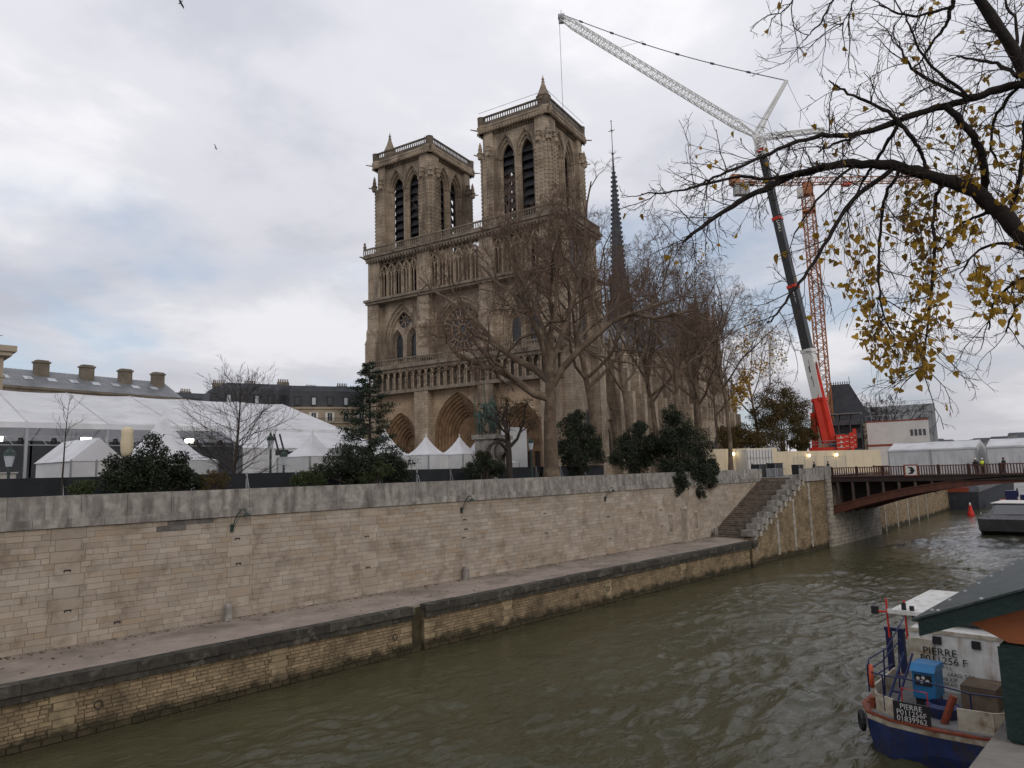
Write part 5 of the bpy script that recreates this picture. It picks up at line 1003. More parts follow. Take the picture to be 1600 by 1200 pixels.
# people (small in the photograph)
def person(x, y, z, a, lb, top, legs=M['cloth_dark'], s=1.0, helmet=None):
    t = thing('person', lb, 'person', (x, y, z), a, 'people beyond the bridge'); 
    J = [(0, 0, .98, .14), (0, 0, 1.2, .15), (.02, 0, 1.42, .15), (0, 0, 1.52, .07), (.02, 0, 1.66, .105), (0, .2, 1.4, .075), (.06, .25, 1.13, .06), (.2, .2, .95, .05), (0, -.2, 1.4, .075), (.05, -.26, 1.13, .06), (.18, -.22, .95, .05), (.03, .1, .85, .11), (.05, .1, .48, .085), (0, .1, .06, .07), (-.02, -.1, .85, .11), (.0, -.1, .48, .085), (-.08, -.1, .06, .07)]
    skin('body', J, [(0, 1), (1, 2), (2, 3), (3, 4), (2, 5), (5, 6), (6, 7), (2, 8), (8, 9), (9, 10), (0, 11), (11, 12), (12, 13), (0, 14), (14, 15), (15, 16)], legs, t)
    b = MB(); b.lathe([(.2, .95), (.21, 1.2), (.23, 1.4), (.12, 1.52)], 10); o = b.build('jacket', top, t, smooth=True); o.scale = (.85, 1.15, 1)
    b = MB(); b.lathe([(.05, 1.55), (.11, 1.62), (.115, 1.7), (.06, 1.78)], 8); b.build('head', M['skin'], t, smooth=True)
    b = MB(); b.lathe([(.135, 1.70), (.13, 1.78), (.06, 1.85)], 8); b.build('helmet' if helmet else 'hair', helmet or M['black'], t, smooth=True)
person(96.0, 18.75, 8.5, 2.8, 'person in yellow high visibility vest between the bridge tents, right one', M['hivis'], helmet=M['white']); person(96.6, 19.6, 8.5, 2.2, 'person in yellow high visibility vest between the bridge tents, left one', M['hivis'], helmet=M['white'])
person(95.0, 19.2, 8.5, 3.3, 'person in dark jacket with white helmet between the bridge tents', M['cloth_dark'], helmet=M['white']); person(95.4, 16.6, 8.5, 1.2, 'person in dark clothes by the railing before the right bridge tent', M['cloth_dark'])
person(91.8, 44.6, G, 2.0, 'person in dark coat by the slender plane trunk before the hoarding', M['cloth_dark']); person(94.3, 43.6, G, 2.6, 'person in dark coat midway along the cream hoarding', M['cloth_dark'])
person(99.3, 39.2, G, 2.4, 'person in dark coat beside the small dark cabinet', M['cloth_dark']); person(102.2, 38.4, G, 2.4, 'person in dark coat below the crane counterweight', M['cloth_dark'])
# site cabins with red stripes, scaffold block, grey hall, sacristy roof
t = thing('site_cabins', 'two storey white site cabins with dark red stripes', 'building', (147.5, 47.4, G), rad(-74)); b = MB(); b.box(0, 10.5, 0, 7, 0, 9.2); b.build('walls', M['cabin'], t)
b = MB(); b.box(-.05, 10.55, -.06, 7.05, 9.2, 9.45); b.box(-.05, 10.55, -.06, 7.05, 4.5, 4.9); b.build('stripe', M['rust'], t)
for x in (7.4, 8.1, 8.8, 9.5):
    for z in (1.7, 6.3): b = MB(); b.box(x, x + .42, -.07, -.02, z, z + 1.2); b.build('window', M['glass'], t)
b = MB()
for k in range(12): b.box(k * .95, k * .95 + .05, 0, .05, 9.45, 10.5)
b.box(0, 10.5, 0, .05, 10.45, 10.5); b.build('roof_rail', M['alu'], t)
t = thing('scaffold_block', 'dark grey steel scaffold tower with decks beside the white cabins', 'scaffold', (146, 54.5, G), rad(-74)); 
for z in (3.2, 6.3, 9.0): b = MB(); b.box(0, 6.4, 0, 5, z, z + 1.0); b.build('deck', M['steel_d'], t)
for x in (0.1, 2.2, 4.3, 6.3):
    for y in (.1, 4.9): b = MB(); b.box(x - .1, x + .1, y - .1, y + .1, 0, 11.2); b.build('upright', M['steel_d'], t)
b = MB(); b.box(.3, 6.1, 4.0, 4.9, 0, 9); b.build('back_screen', M['grey_clad'], t); b = MB(); b.box(0, 6.4, 0, 5, 11.2, 11.4); b.build('roof', M['zinc'], t)
t = thing('grey_hall', 'plain grey clad hall with blank walls on the right horizon', 'building', (236, 76, G), rad(-75)); b = MB(); b.box(0, 19, 0, 20, 0, 18.6); b.build('walls', M['grey_clad'], t); b = MB()
for k in range(10): b.box(k * 2, k * 2 + .08, -.1, 0, 0, 18.6)
for z in (10, 14.5): b.box(15.0, 17.5, -.6, 0, z, z + 1.1)
b.build('cladding_ribs', M['zinc'], t); b = MB()
for k in range(20): b.box(k, k + .06, 0, .06, 18.6, 19.8)
b.box(0, 19, 0, .06, 19.7, 19.8); b.build('roof_rail', M['alu'], t)
t = thing('sacristy', 'dark steep roofed stone annex with ridge crest behind the red crane', 'building', (176, 68, G), rad(-70)); b = MB(); b.box(0, 12, 0, 14, 0, 11); b.build('wall', M['church'], t); b = MB(); b.prism([(-.4, 11), (12.4, 11), (8, 20.5), (4, 20.5)], lambda a, q, d: (a, d, q), -.4, 14); b.build('roof', M['slate'], t); b = MB()
for k in range(9): b.lathe([(.08, 0), (.15, .4), (.02, .8)], 5, (4 + k * .5, 0, 20.5))
b.tube([(8, 0, 20.5), (8, 0, 22.3)], .06, 4); b.build('ridge_crest', M['spire'], t)
# far skyline
for k, (d, u0, u1, zt) in enumerate(((620, 7.5, 10.0, 22), (660, 9.6, 13.0, 21), (700, 12.5, 15.5, 23), (740, 15, 19, 22), (580, 12, 14, 17), (900, 8, 12, 31))):
    for j in range(4):
        a = rad(u0 + (u1 - u0) * (j + .5) / 4); x, y = d * math.cos(a), d * math.sin(a); t = thing('distant_building', 'low grey distant building, one of the far skyline above the bridge tents', 'building', (x, y, G), rad(-80), 'distant city buildings'); h = zt - G + random.uniform(-3, 2); w = d * rad((u1 - u0) / 4) * random.uniform(1.2, 1.8)
        b = MB(); b.box(0, w, 0, 20, 0, h); b.build('wall', M['far'], t); b = MB(); b.prism([(0, h), (w, h), (w - 1.5, h + 3), (1.5, h + 3)], lambda p, q, dd: (p, dd, q), 0, 20); b.build('roof', M['far_roof'], t)
# ================================================================ trees and shrubs
CR = np.array([[0.7023, 0.0681, 0.7086], [-0.7113, 0.1082, 0.6945], [-0.0294, -0.9918, 0.1244]])
def at(u, v, Y):         # a point seen at photo pixel (u, v) that stands at distance Y across the river
    d = CR @ np.array([u - 800, v - 600, 1100.0]); return np.array([0, 0, 10.3]) + d * (Y / d[1])
def atD(u, v, D):        # same, at horizontal distance D
    d = CR @ np.array([u - 800, v - 600, 1100.0]); return np.array([0, 0, 10.3]) + d * (D / math.hypot(d[0], d[1]))
def mesh_np(name, co, quads, m, smooth=False):
    me = bpy.data.meshes.new(name); co = np.asarray(co, np.float32); q = np.asarray(quads, np.int32); k = q.shape[1]
    me.vertices.add(len(co)); me.vertices.foreach_set('co', co.ravel()); me.loops.add(q.size); me.loops.foreach_set('vertex_index', q.ravel())
    me.polygons.add(len(q)); me.polygons.foreach_set('loop_start', np.arange(0, q.size, k, dtype=np.int32))
    if smooth: me.polygons.foreach_set('use_smooth', np.ones(len(q), bool))
    me.materials.append(m); me.update(calc_edges=True); return me
def unit(v): return v / np.maximum(np.linalg.norm(v, axis=-1, keepdims=True), 1e-9)
def tubes(pts, rs, m):   # pts (n, s, 3), rs (n, s) -> verts, quads of n tubes with m sides
    n, s, _ = pts.shape; d = unit(np.gradient(pts, axis=1)); ref = np.where(np.abs(d[:, :1, 2:3]) < .8, np.array([[[0, 0, 1.]]]), np.array([[[1., 0, 0]]]))
    x = unit(np.cross(d, np.broadcast_to(ref, d.shape))); y = np.cross(d, x); a = np.arange(m) * 2 * PI / m
    co = pts[:, :, None] + (x[:, :, None] * np.cos(a)[None, None, :, None] + y[:, :, None] * np.sin(a)[None, None, :, None]) * rs[:, :, None, None]
    base = (np.arange(n)[:, None, None] * s + np.arange(s - 1)[None, :, None]) * m; j = np.arange(m)[None, None]; j2 = (j + 1) % m
    q = np.stack([base + j, base + j2, base + m + j2, base + m + j], -1).reshape(-1, 4); return co.reshape(-1, 3), q
def join(parts):
    V, Q, o = [], [], 0
    for v, q in parts: V.append(v); Q.append(q + o); o += len(v)
    return np.concatenate(V), np.concatenate(Q)
def grow(rng, P, D, L, R, nseg, wig, trop, tip):
    n = len(P); pts = np.zeros((n, nseg + 1, 3)); pts[:, 0] = P; d = D.copy()
    for i in range(nseg):
        d = unit(d + rng.normal(0, wig, (n, 3)) + np.array([0, 0, trop])); pts[:, i + 1] = pts[:, i] + d * (L / nseg)[:, None]
    t = np.linspace(0, 1, nseg + 1)[None]; rs = R[:, None] * (1 - t * (1 - tip)); return pts, rs
def kids(rng, pts, rs, k, tmin, ang, lf, L, rf):
    n, s, _ = pts.shape; t = tmin + (1 - tmin) * (np.arange(k)[None] + rng.random((n, k))) / k; f = t * (s - 1); i = np.minimum(f.astype(int), s - 2); w = (f - i)[..., None]; r_ = np.arange(n)[:, None]
    P = pts[r_, i] * (1 - w) + pts[r_, i + 1] * w; ax = unit(pts[r_, i + 1] - pts[r_, i]); v = rng.normal(0, 1, ax.shape); v = unit(v - ax * (v * ax).sum(-1, keepdims=True))
    a = rng.uniform(ang[0], ang[1], (n, k, 1)); D = ax * np.cos(a) + v * np.sin(a); Rr = (rs[r_, i] * (1 - w[..., 0]) + rs[r_, i + 1] * w[..., 0]) * rf
    LL = L[:, None] * rng.uniform(lf[0], lf[1], (n, k)) * (1.15 - .6 * t); return P.reshape(-1, 3), D.reshape(-1, 3), LL.ravel(), np.maximum(Rr.ravel(), .004)
def bare_tree(seed, h, r0, fork=.3, limbs=6, counts=(6, 6, 5, 4), spread=(.35, .8), lens=.62, trop=.05, wig=.16, lean=(0, 0), twig=.012, width=None):
    """returns trunk mesh data, crown mesh data; sized to height h"""
    rng = np.random.default_rng(seed); th = h * fork
    tp, tr2 = grow(rng, np.zeros((1, 3)), unit(np.array([[lean[0], lean[1], 1.]])), np.array([th * 1.5]), np.array([r0]), 7, .06, .05, .55); tr2[:, 0] *= 1.35
    P, D, L, R = kids(rng, tp, tr2, limbs, .58, spread, (.9, 1.25), np.array([h * lens * 1.1]), .62)
    az = np.arange(limbs) * 2.4 + rng.uniform(-.3, .3, limbs); el = np.linspace(spread[1], spread[0], limbs); D = np.stack([np.sin(el) * np.cos(az), np.sin(el) * np.sin(az), np.cos(el)], -1)
    lp, lr = grow(rng, P, D, L, R, 8, wig, trop * 1.6, .25)
    low, hi = [tubes(tp, tr2, 10), tubes(lp, lr, 7)], []
    pts, rs, Ls = lp, lr, L
    for lv, k in enumerate(counts):
        P, D, L, R = kids(rng, pts, rs, k, .22, (.45, 1.0), (.42, .62), Ls, .58); R = np.maximum(R, twig)
        pts, rs = grow(rng, P, D, L, R, (6, 5, 4, 3, 3)[lv], wig * 1.25, trop * (1 if lv < 2 else .4), .3); Ls = L; rs = np.maximum(rs, twig * .6)
        (low if lv == 0 else hi).append(tubes(pts, rs, (6, 4, 3, 3, 3)[lv]))
    lo, hv = join(low), join(hi); allv = np.concatenate([lo[0], hv[0]]); top = np.percentile(hv[0][:, 2], 98.5); sc = np.array([1, 1, 1.]) * h / top
    if width: w = max(np.percentile(allv[:, 0], 99) - np.percentile(allv[:, 0], 1), np.percentile(allv[:, 1], 99) - np.percentile(allv[:, 1], 1)); sc[:2] = width / w
    def S(v):
        o = v * sc; z = np.clip(v[:, 2:3] / (th * 1.2), 0, 1); o[:, :2] = v[:, :2] * (1 + (sc[0] - 1) * z); zk = h * .93; o[:, 2] = np.where(o[:, 2] > zk, zk + (o[:, 2] - zk) * .35, o[:, 2]); return o
    return (S(lo[0]), lo[1]), (S(hv[0]), hv[1]), S(pts.reshape(-1, 3))
def leaf_quads(rng, C, size, droop=0.0):
    n = len(C); a = unit(rng.normal(0, 1, (n, 3)) + np.array([0, 0, -droop])); b = unit(np.cross(a, rng.normal(0, 1, (n, 3)))); s = (size * rng.uniform(.6, 1.3, n))[:, None]; nn = np.cross(a, b) * s * .18
    co = np.stack([C - a * s * .5, C + b * s * .42 + nn - a * s * .1, C + a * s * .6, C - b * s * .42 + nn - a * s * .1], 1).reshape(-1, 3); return co, np.arange(4 * n).reshape(-1, 4)
def place_tree(data, name, label, x, y, rz=0.0, s=1.0, bark='bark', twig='twig', group=None, meshes=None, z=8.7):
    T = thing(name, label, 'tree', (x, y, z), rz, group); T.scale = (s, s, s)
    if meshes is None: meshes = (mesh_np('trunk', *data[0], M[bark], True), mesh_np('crown', *data[1], M[twig]))
    link('trunk', meshes[0], T); link('crown', meshes[1], T); return T, meshes
def add_leaves(T, C, size, m, seed, name='leaves', droop=.5):
    rng = np.random.default_rng(seed); link(name, mesh_np(name, *leaf_quads(rng, C, size, droop), M[m]), T)
pg = 'bare plane trees along the quay'
def base(u, v, Y): p = at(u, v, Y); return float(p[0]), float(p[1])
d1 = bare_tree(11, 31.5, .80, .25, 9, (8, 6, 6, 4), (.15, 1.05), .60, .03, .20, twig=.015, width=30); x, y = base(862, 742, 44.2); place_tree(d1, 'plane_tree', 'largest bare plane tree with thick trunk in front of the cathedral portals', x, y, 2.2, 1, group=pg)
d2 = bare_tree(23, 31, .44, .32, 8, (7, 6, 6, 4), (.12, 1.0), .58, .04, .21, twig=.014, width=22); x, y = base(935, 742, 46.5); _, m2 = place_tree(d2, 'plane_tree', 'bare plane tree just right of the largest one, below the south tower', x, y, .4, 1, group=pg)
d3 = bare_tree(37, 32, .40, .34, 7, (7, 6, 5, 4), (.12, .95), .56, .04, .21, twig=.015, width=21)
x, y = base(1060, 740, 48); _, m3 = place_tree(d3, 'plane_tree', 'bare plane tree rising behind the overhanging evergreen', x, y, 1.0, 1.0, group=pg)
for (u, Y, rz, s, me, lb) in ((988, 49.5, 3.1, 1.0, m3, 'bare plane tree below the spire'), (1100, 50.5, 5.2, .98, m2, 'bare plane tree in front of the south transept gable'), (1030, 57, .8, 1.05, m2, 'bare plane tree deeper in the garden right of the spire'), (1190, 57, 2.6, .95, m3, 'bare tree left of the red crane, behind the russet trees'), (1125, 60, 4.4, .95, m3, 'bare tree standing behind the slender plane trunk')):
    x, y = base(u, 738, Y); place_tree(None, 'plane_tree', lb, x, y, rz, s, meshes=me, group=pg)
d5 = bare_tree(51, 29, .34, .36, 7, (7, 6, 5, 4), (.12, 1.0), .5, .04, .21, twig=.015, width=19); x, y = base(1142, 738, 46.8); T5, _ = place_tree(d5, 'plane_tree', 'slender plane tree with a few yellow leaves at the stair head', x, y, 0.3, 1, group=pg)
rng = np.random.default_rng(5); tips = d5[2]; pick = tips[rng.choice(len(tips), 260)]; cl = []
for (u, v, n, sp) in ((1158, 612, 150, .55), (1165, 590, 90, .5), (1150, 630, 60, .4), (1188, 575, 50, .7), (1160, 545, 60, .8), (1215, 560, 40, .9), (1175, 505, 40, .9), (1205, 530, 40, .8), (1085, 430, 18, .7), (1100, 400, 14, .6)):
    c_ = at(u, v, 46.0) - np.array([x, y, 8.7]); R3 = Matrix.Rotation(-0.3, 3, 'Z'); c_ = np.array(R3 @ Vector(c_)); cl.append(c_ + rng.normal(0, sp, (int(n * 2.4), 3)) * np.array([1, 1, 1.3]))
add_leaves(T5, np.concatenate(cl), .33, 'leaf_yellow', 3)
# wide bare tree on the left, young tree, dark pollard, far round tree
def leader_tree(seed, h, r0, first, nb, width, counts, trop, twig, lift=.5):
    rng = np.random.default_rng(seed); tp, tr2 = grow(rng, np.zeros((1, 3)), np.array([[0, 0, 1.]]), np.array([h]), np.array([r0]), 12, .02, .05, .08)
    t = first + (1 - first) * (np.arange(nb) / nb) ** 1.15; f = t * 12; i = np.minimum(f.astype(int), 11); P = tp[0, i] + (tp[0, i + 1] - tp[0, i]) * (f - i)[:, None]; az = np.arange(nb) * 2.4 + rng.uniform(-.4, .4, nb); el = rng.uniform(.55, 1.2, nb) * (1 - .45 * t)
    D = np.stack([np.sin(el + .35) * np.cos(az), np.sin(el + .35) * np.sin(az), np.cos(el + .35)], -1); prof = np.sin(np.clip((t - first) / (1 - first) * .85 + .22, 0, 1) * PI) ** .6; L = width / 2 * prof * rng.uniform(.8, 1.15, nb) + .25; R = np.maximum(r0 * (1 - t) * .38, twig * 1.3)
    pts, rs = grow(rng, P, D, L, R, 7, .09, trop, .3); lo = tubes(tp, tr2, 8); hi = [tubes(pts, rs, 5)]; Ls = L
    for k in counts:
        P, D, L, R = kids(rng, pts, rs, k, .2, (.35, .8), (.35, .6), Ls, .6); pts, rs = grow(rng, P, D, L, np.maximum(R, twig), 4, .13, trop, .4); rs = np.maximum(rs, twig * .6); Ls = L; hi.append(tubes(pts, rs, 3))
    return lo, join(hi), pts.reshape(-1, 3)
dL = leader_tree(61, 8.6, .15, .2, 44, 7.4, (8, 4), .05, .010); x, y = base(365, 765, 46.0); place_tree(dL, 'bare_tree', 'wide bare tree with straight dark stem in front of the marquee', x, y, 0, 1, 'bark_dark', 'bark_dark')
dY = leader_tree(67, 6.6, .07, .55, 12, 2.2, (3,), .10, .010); x, y = base(97, 775, 44.6); place_tree(dY, 'young_tree', 'thin young bare tree with straight stem at the far left', x, y, 0, 1, 'bark_dark', 'bark_dark')
dP = bare_tree(71, 8.4, .30, .28, 7, (6, 5, 4), (.7, 1.25), .5, -.01, .25, twig=.014, width=8.6); x, y = base(797, 745, 43.6); TP, _ = place_tree(dP, 'pollard_tree', 'small dark crooked pollard tree left of the big plane trunk', x, y, 1, 1, 'bark_dark', 'bark_dark')
rng = np.random.default_rng(8); tp = dP[2]; add_leaves(TP, tp[rng.choice(len(tp), 900)] + rng.normal(0, .12, (900, 3)), .13, 'leaf_brown', 9)
dR = bare_tree(83, 17, .4, .22, 10, (7, 6, 4), (.5, 1.2), .5, .02, .15, twig=.03, width=15); x, y = 190.5, 57.8; place_tree(dR, 'bare_tree', 'round crowned bare tree above the white site cabins', x, y, 0, 1.15, 'bark_dark', 'bark_dark')
x, y = 158.5, 55.5; place_tree(dR, 'bare_tree', 'low bare tree just right of the red crane boom', x, y, 2, .72, 'bark_dark', 'bark_dark'); x, y = 126.0, 42.2; place_tree(dY, 'bare_tree', 'thin bare sapling in front of the white site cabins', x, y, 1, 1.1, 'bark_dark', 'bark_dark')
# --- leafy masses: lumpy volumes of small leaves
def leafy(name, label, cat, blobs, size, m, n, seed, group=None, stem=True, base_pt=None):
    n = int(n * 2.6); size = size * .62; rng = np.random.default_rng(seed); blobs = np.array(blobs, float); ex = []
    for q in blobs:
        for _ in range(7): dd = unit(rng.normal(0, 1, 3)); ex.append((*(q[:3] + dd * q[3] * rng.uniform(.6, 1.1)), q[3] * rng.uniform(.25, .5)))
    blobs = np.concatenate([blobs, np.array(ex)]); vol = blobs[:, 3] ** 2; k = rng.choice(len(blobs), n, p=vol / vol.sum()); d = unit(rng.normal(0, 1, (n, 3)))
    n0 = n; lump = 1 + .22 * np.sin(d[:, 0] * 5 + k) * np.sin(d[:, 1] * 6 + 2 * k) + .15 * np.sin(d[:, 2] * 9 + k)
    C = blobs[k, :3] + d * (blobs[k, 3] * lump * rng.random(n) ** .28)[:, None] * np.array([1, 1, .9]); c0 = np.array(base_pt if base_pt is not None else [blobs[:, 0].mean(), blobs[:, 1].mean(), 8.7]); keep = C[:, 2] > (8.75 if base_pt is None else -9)
    T = thing(name, label, cat, tuple(c0), 0, group); link('foliage', mesh_np('foliage', *leaf_quads(rng, C[keep] - c0, size, .2), M[m]), T)
    if stem:
        b = MB()
        for q in blobs[:10]: p = Vector(q[:3]) - Vector(c0); b.tube([(0, 0, 0), (p.x * .3, p.y * .3, p.z * .55), tuple(p)], [.14, .09, .03], 5)
        b.build('stem', M['bark_dark'], T)
    return T
def blobs_px(lst, Y): return [(*at(u, v, Y + dy), r) for u, v, r, dy in lst]
leafy('evergreen_shrub', 'broad dark evergreen shrub left of the wide bare tree', 'shrub', blobs_px([(235, 722, 1.15, 0), (200, 740, 1.05, .2), (270, 735, 1.0, 0), (180, 755, .8, 0), (295, 752, .8, 0), (235, 748, 1.2, 0)], 43.2), .17, 'leaf_dark', 9000, 1)
leafy('evergreen_shrub', 'dark evergreen shrub at the foot of the conifer', 'shrub', blobs_px([(530, 722, 1.1, 0), (570, 725, 1.2, .3), (610, 728, 1.1, 0), (500, 740, .8, 0), (560, 742, 1.1, 0), (625, 742, .8, 0)], 43.2), .17, 'leaf_dark', 9000, 2)
leafy('green_shrub', 'low yellow green shrub before the black fence, left of the conifer shrub', 'shrub', blobs_px([(465, 750, .45, 0), (480, 746, .5, 0), (497, 750, .45, 0)], 42.4), .12, 'leaf_mid', 1600, 3)
leafy('green_shrub', 'low green shrub in front of the conifer shrub', 'shrub', blobs_px([(585, 740, .6, 0), (600, 735, .6, 0), (570, 746, .5, 0)], 42.2), .12, 'leaf_mid', 2000, 4)
leafy('green_shrub', 'low green shrub at the far left beside the young tree', 'shrub', blobs_px([(125, 764, .5, 0), (138, 760, .4, 0)], 42.6), .12, 'leaf_mid', 1300, 5)
leafy('green_shrub', 'loose brownish shrub between the wide bare tree and the broad evergreen', 'shrub', blobs_px([(345, 752, .55, 0), (318, 757, .5, 0), (332, 742, .4, 0)], 42.8), .11, 'leaf_brown', 1100, 6)
leafy('evergreen_shrub', 'rounded evergreen shrub left of the dark pollard trunk', 'shrub', blobs_px([(755, 722, .8, 0), (740, 735, .8, 0), (775, 733, .8, 0), (757, 712, .5, 0)], 43.0), .15, 'leaf_dark', 4200, 7)
leafy('evergreen_shrub', 'tall evergreen just right of the largest plane trunk', 'shrub', blobs_px([(892, 668, 1.3, 0), (915, 685, 1.4, 0), (885, 700, 1.2, 0), (925, 705, 1.3, 0), (900, 722, 1.3, 0), (905, 650, .7, 0)], 44.8), .2, 'leaf_dark', 9000, 8)
leafy('evergreen_shrub', 'dark evergreen between the tall one and the overhanging one', 'shrub', blobs_px([(990, 690, 1.6, 0), (975, 712, 1.4, 0), (1012, 700, 1.7, 0), (1000, 722, 1.5, 0), (1000, 668, .9, 0)], 45.0), .22, 'leaf_dark', 8000, 9)
leafy('evergreen_tree', 'bushy evergreen overhanging the quay wall near the stairs', 'tree', blobs_px([(1060, 668, 1.9, .5), (1040, 690, 1.9, .5), (1085, 690, 2.0, .3), (1062, 715, 2.1, 0), (1100, 722, 1.5, -.6), (1050, 735, 1.5, -.8), (1085, 745, 1.5, -1.6), (1062, 757, 1.0, -2.2), (1108, 752, 1.0, -2.2), (1095, 768, .6, -2.4), (1050, 650, 1.0, .5), (1112, 735, .9, -2.0), (1075, 735, 1.4, -1.6), (1095, 740, 1.2, -2.2), (1060, 745, 1.0, -2.0)], 42.0), .24, 'leaf_dark', 17000, 10, base_pt=[70.0, 42.0, 8.7])
for (lb, bl, Y, n, sd) in (('large russet leaved tree left of the red crane', [(1215, 620, 3.2, 0), (1240, 640, 3.0, 0), (1195, 650, 3.0, 0), (1225, 665, 3.4, 0), (1255, 665, 2.5, 0), (1205, 685, 2.8, 0)], 55, 13000, 11), ('low russet bush behind the slender plane trunk', [(1160, 680, 2.0, 0), (1140, 690, 1.8, 0), (1180, 690, 2.0, 0)], 53, 6000, 12), ('small olive bush at the foot of the red crane', [(1250, 692, 1.6, 0), (1262, 680, 1.3, 0)], 52, 3000, 13)): leafy('russet_tree', lb, 'tree', blobs_px(bl, Y), .32, 'leaf_brown', n, sd)
# --- conifer
def conifer():
    p = at(578, 748, 45.0); T = thing('conifer_tree', 'dark pointed conifer left of the cathedral front', 'tree', (p[0], p[1], 8.7)); H = 10.4; rng = np.random.default_rng(4); b = MB(); b.tube([(0, 0, 0), (.03, 0, H * .5), (0, 0, H)], [.17, .11, .02], 8); br = MB(); C = []
    for k in range(58):
        z = 1.2 + (H - 1.3) * (k / 58) ** .9; f = 1 - (z / H); ln = (.22 + 3.5 * f ** .9) * rng.uniform(.65, 1.15); a = k * 2.4 + rng.uniform(-.3, .3); pts = [np.array([ln * t * math.cos(a), ln * t * math.sin(a), z + ln * (.18 * t - .28 * t * t + .22 * t ** 3)]) for t in np.linspace(0, 1, 6)]
        br.tube([tuple(q) for q in pts], [.04, .035, .03, .02, .015, .01], 4)
        for j in range(int(80 + 300 * ln / 2.5)): t = rng.uniform(.45, 1.08); i = min(int(t * 5), 4); q = pts[i] + (pts[i + 1] - pts[i]) * (t * 5 - i); C.append(q + rng.normal(0, .10 + .09 * ln * (1 - abs(t - .7)), 3) * np.array([1, 1, .55]))
    b.build('trunk', M['bark_dark'], T); br.build('branches', M['bark_dark'], T); C = np.array(C); a = unit(rng.normal(0, 1, C.shape) + np.array([0, 0, .25])); link('needles', mesh_np('needles', *leaf_quads(rng, C, .11), M['needle']), T)
conifer()
# ================================================================ cranes
def lattice(b, p, q, w, n, r=.05, rd=.035, w2=None):
    p, q = Vector(p), Vector(q); d = (q - p).normalized(); x = d.cross(Vector((0, 0, 1)) if abs(d.z) < .9 else Vector((1, 0, 0))).normalized(); y = x.cross(d); w2 = w if w2 is None else w2
    def c(t, i): ww = (w + (w2 - w) * t) / 2; s = ((-1, -1), (1, -1), (1, 1), (-1, 1))[i]; return p.lerp(q, t) + x * s[0] * ww + y * s[1] * ww
    for i in range(4): b.bar(c(0, i), c(1, i), r * 2)
    for k in range(n):
        t0, t1 = k / n, (k + 1) / n
        for i in range(4): j = (i + 1) % 4; b.bar(c(t0, i), c(t1, j) if k % 2 else c(t1, i), rd * 2) if False else b.bar(c(t0, i if k % 2 else j), c(t1, j if k % 2 else i), rd * 2); b.bar(c(t1, i), c(t1, j), rd * 2)
DM = 150
MC = thing('mobile_crane', 'red telescopic mobile crane with dark boom and white lattice jib', 'crane')
def A(u, v, D=DM): return Vector(atD(u, v, D))
foot, tip = A(1296, 692), A(1187, 222); ax = tip - foot
def on(t): return foot + ax * t
for (t0, t1, w, m, nm) in ((0.0, .135, 2.0, 'crane_red', 'boom_base'), (.135, .29, 1.95, 'crane_white', 'boom_section'), (.29, .50, 1.65, 'crane_dark', 'boom_section'), (.50, .73, 1.45, 'crane_dark', 'boom_section'), (.73, .97, 1.25, 'crane_dark', 'boom_section')):
    b = MB(); b.bar(on(t0), on(t1), w, w * 1.15); S = b.build(nm, M[m], MC)
    b = MB(); b.bar(on(t1 - .006), on(t1 + .004), w * 1.15, w * 1.3); b.build('collar', M['crane_red'] if m == 'crane_dark' else M[m], S)
hx = up0 = ax.normalized().cross(Vector((0, 0, 1))).normalized(); hy = hx.cross(ax.normalized())
b = MB(); b.prism([(-1.15, 0), (1.15, 0), (1.1, 8.5), (.2, 9.0), (-1.1, 16.0)], lambda a, q, d: tuple(on(0) - hy * a + hx * d + ax.normalized() * q), -1.2, 1.2); b.build('boom_heel', M['crane_red'], MC)
# lettering runs down the white section, facing the river
up_ = ax.normalized(); nrm = up_.cross(Vector((0, 0, 1))).normalized()
if nrm.dot(Vector((-1, -.3, 0))) < 0: nrm = -nrm
Rm = Matrix((up_.cross(nrm), up_, nrm)).transposed()
for k, chh in enumerate('BDART'):
    o = text('lettering', chh, 1.75, on(.250 - k * .0205) + nrm * 1.04, Rm.to_euler(), M['black'], MC, extrude=.03, sx=1.15)
for t in (.46, .70): text('lettering', 'DART', 1.0, on(t) + nrm * .95, (Rm @ Matrix.Rotation(-PI / 2, 3, 'Z')).to_euler(), M['white'], MC, extrude=.03)
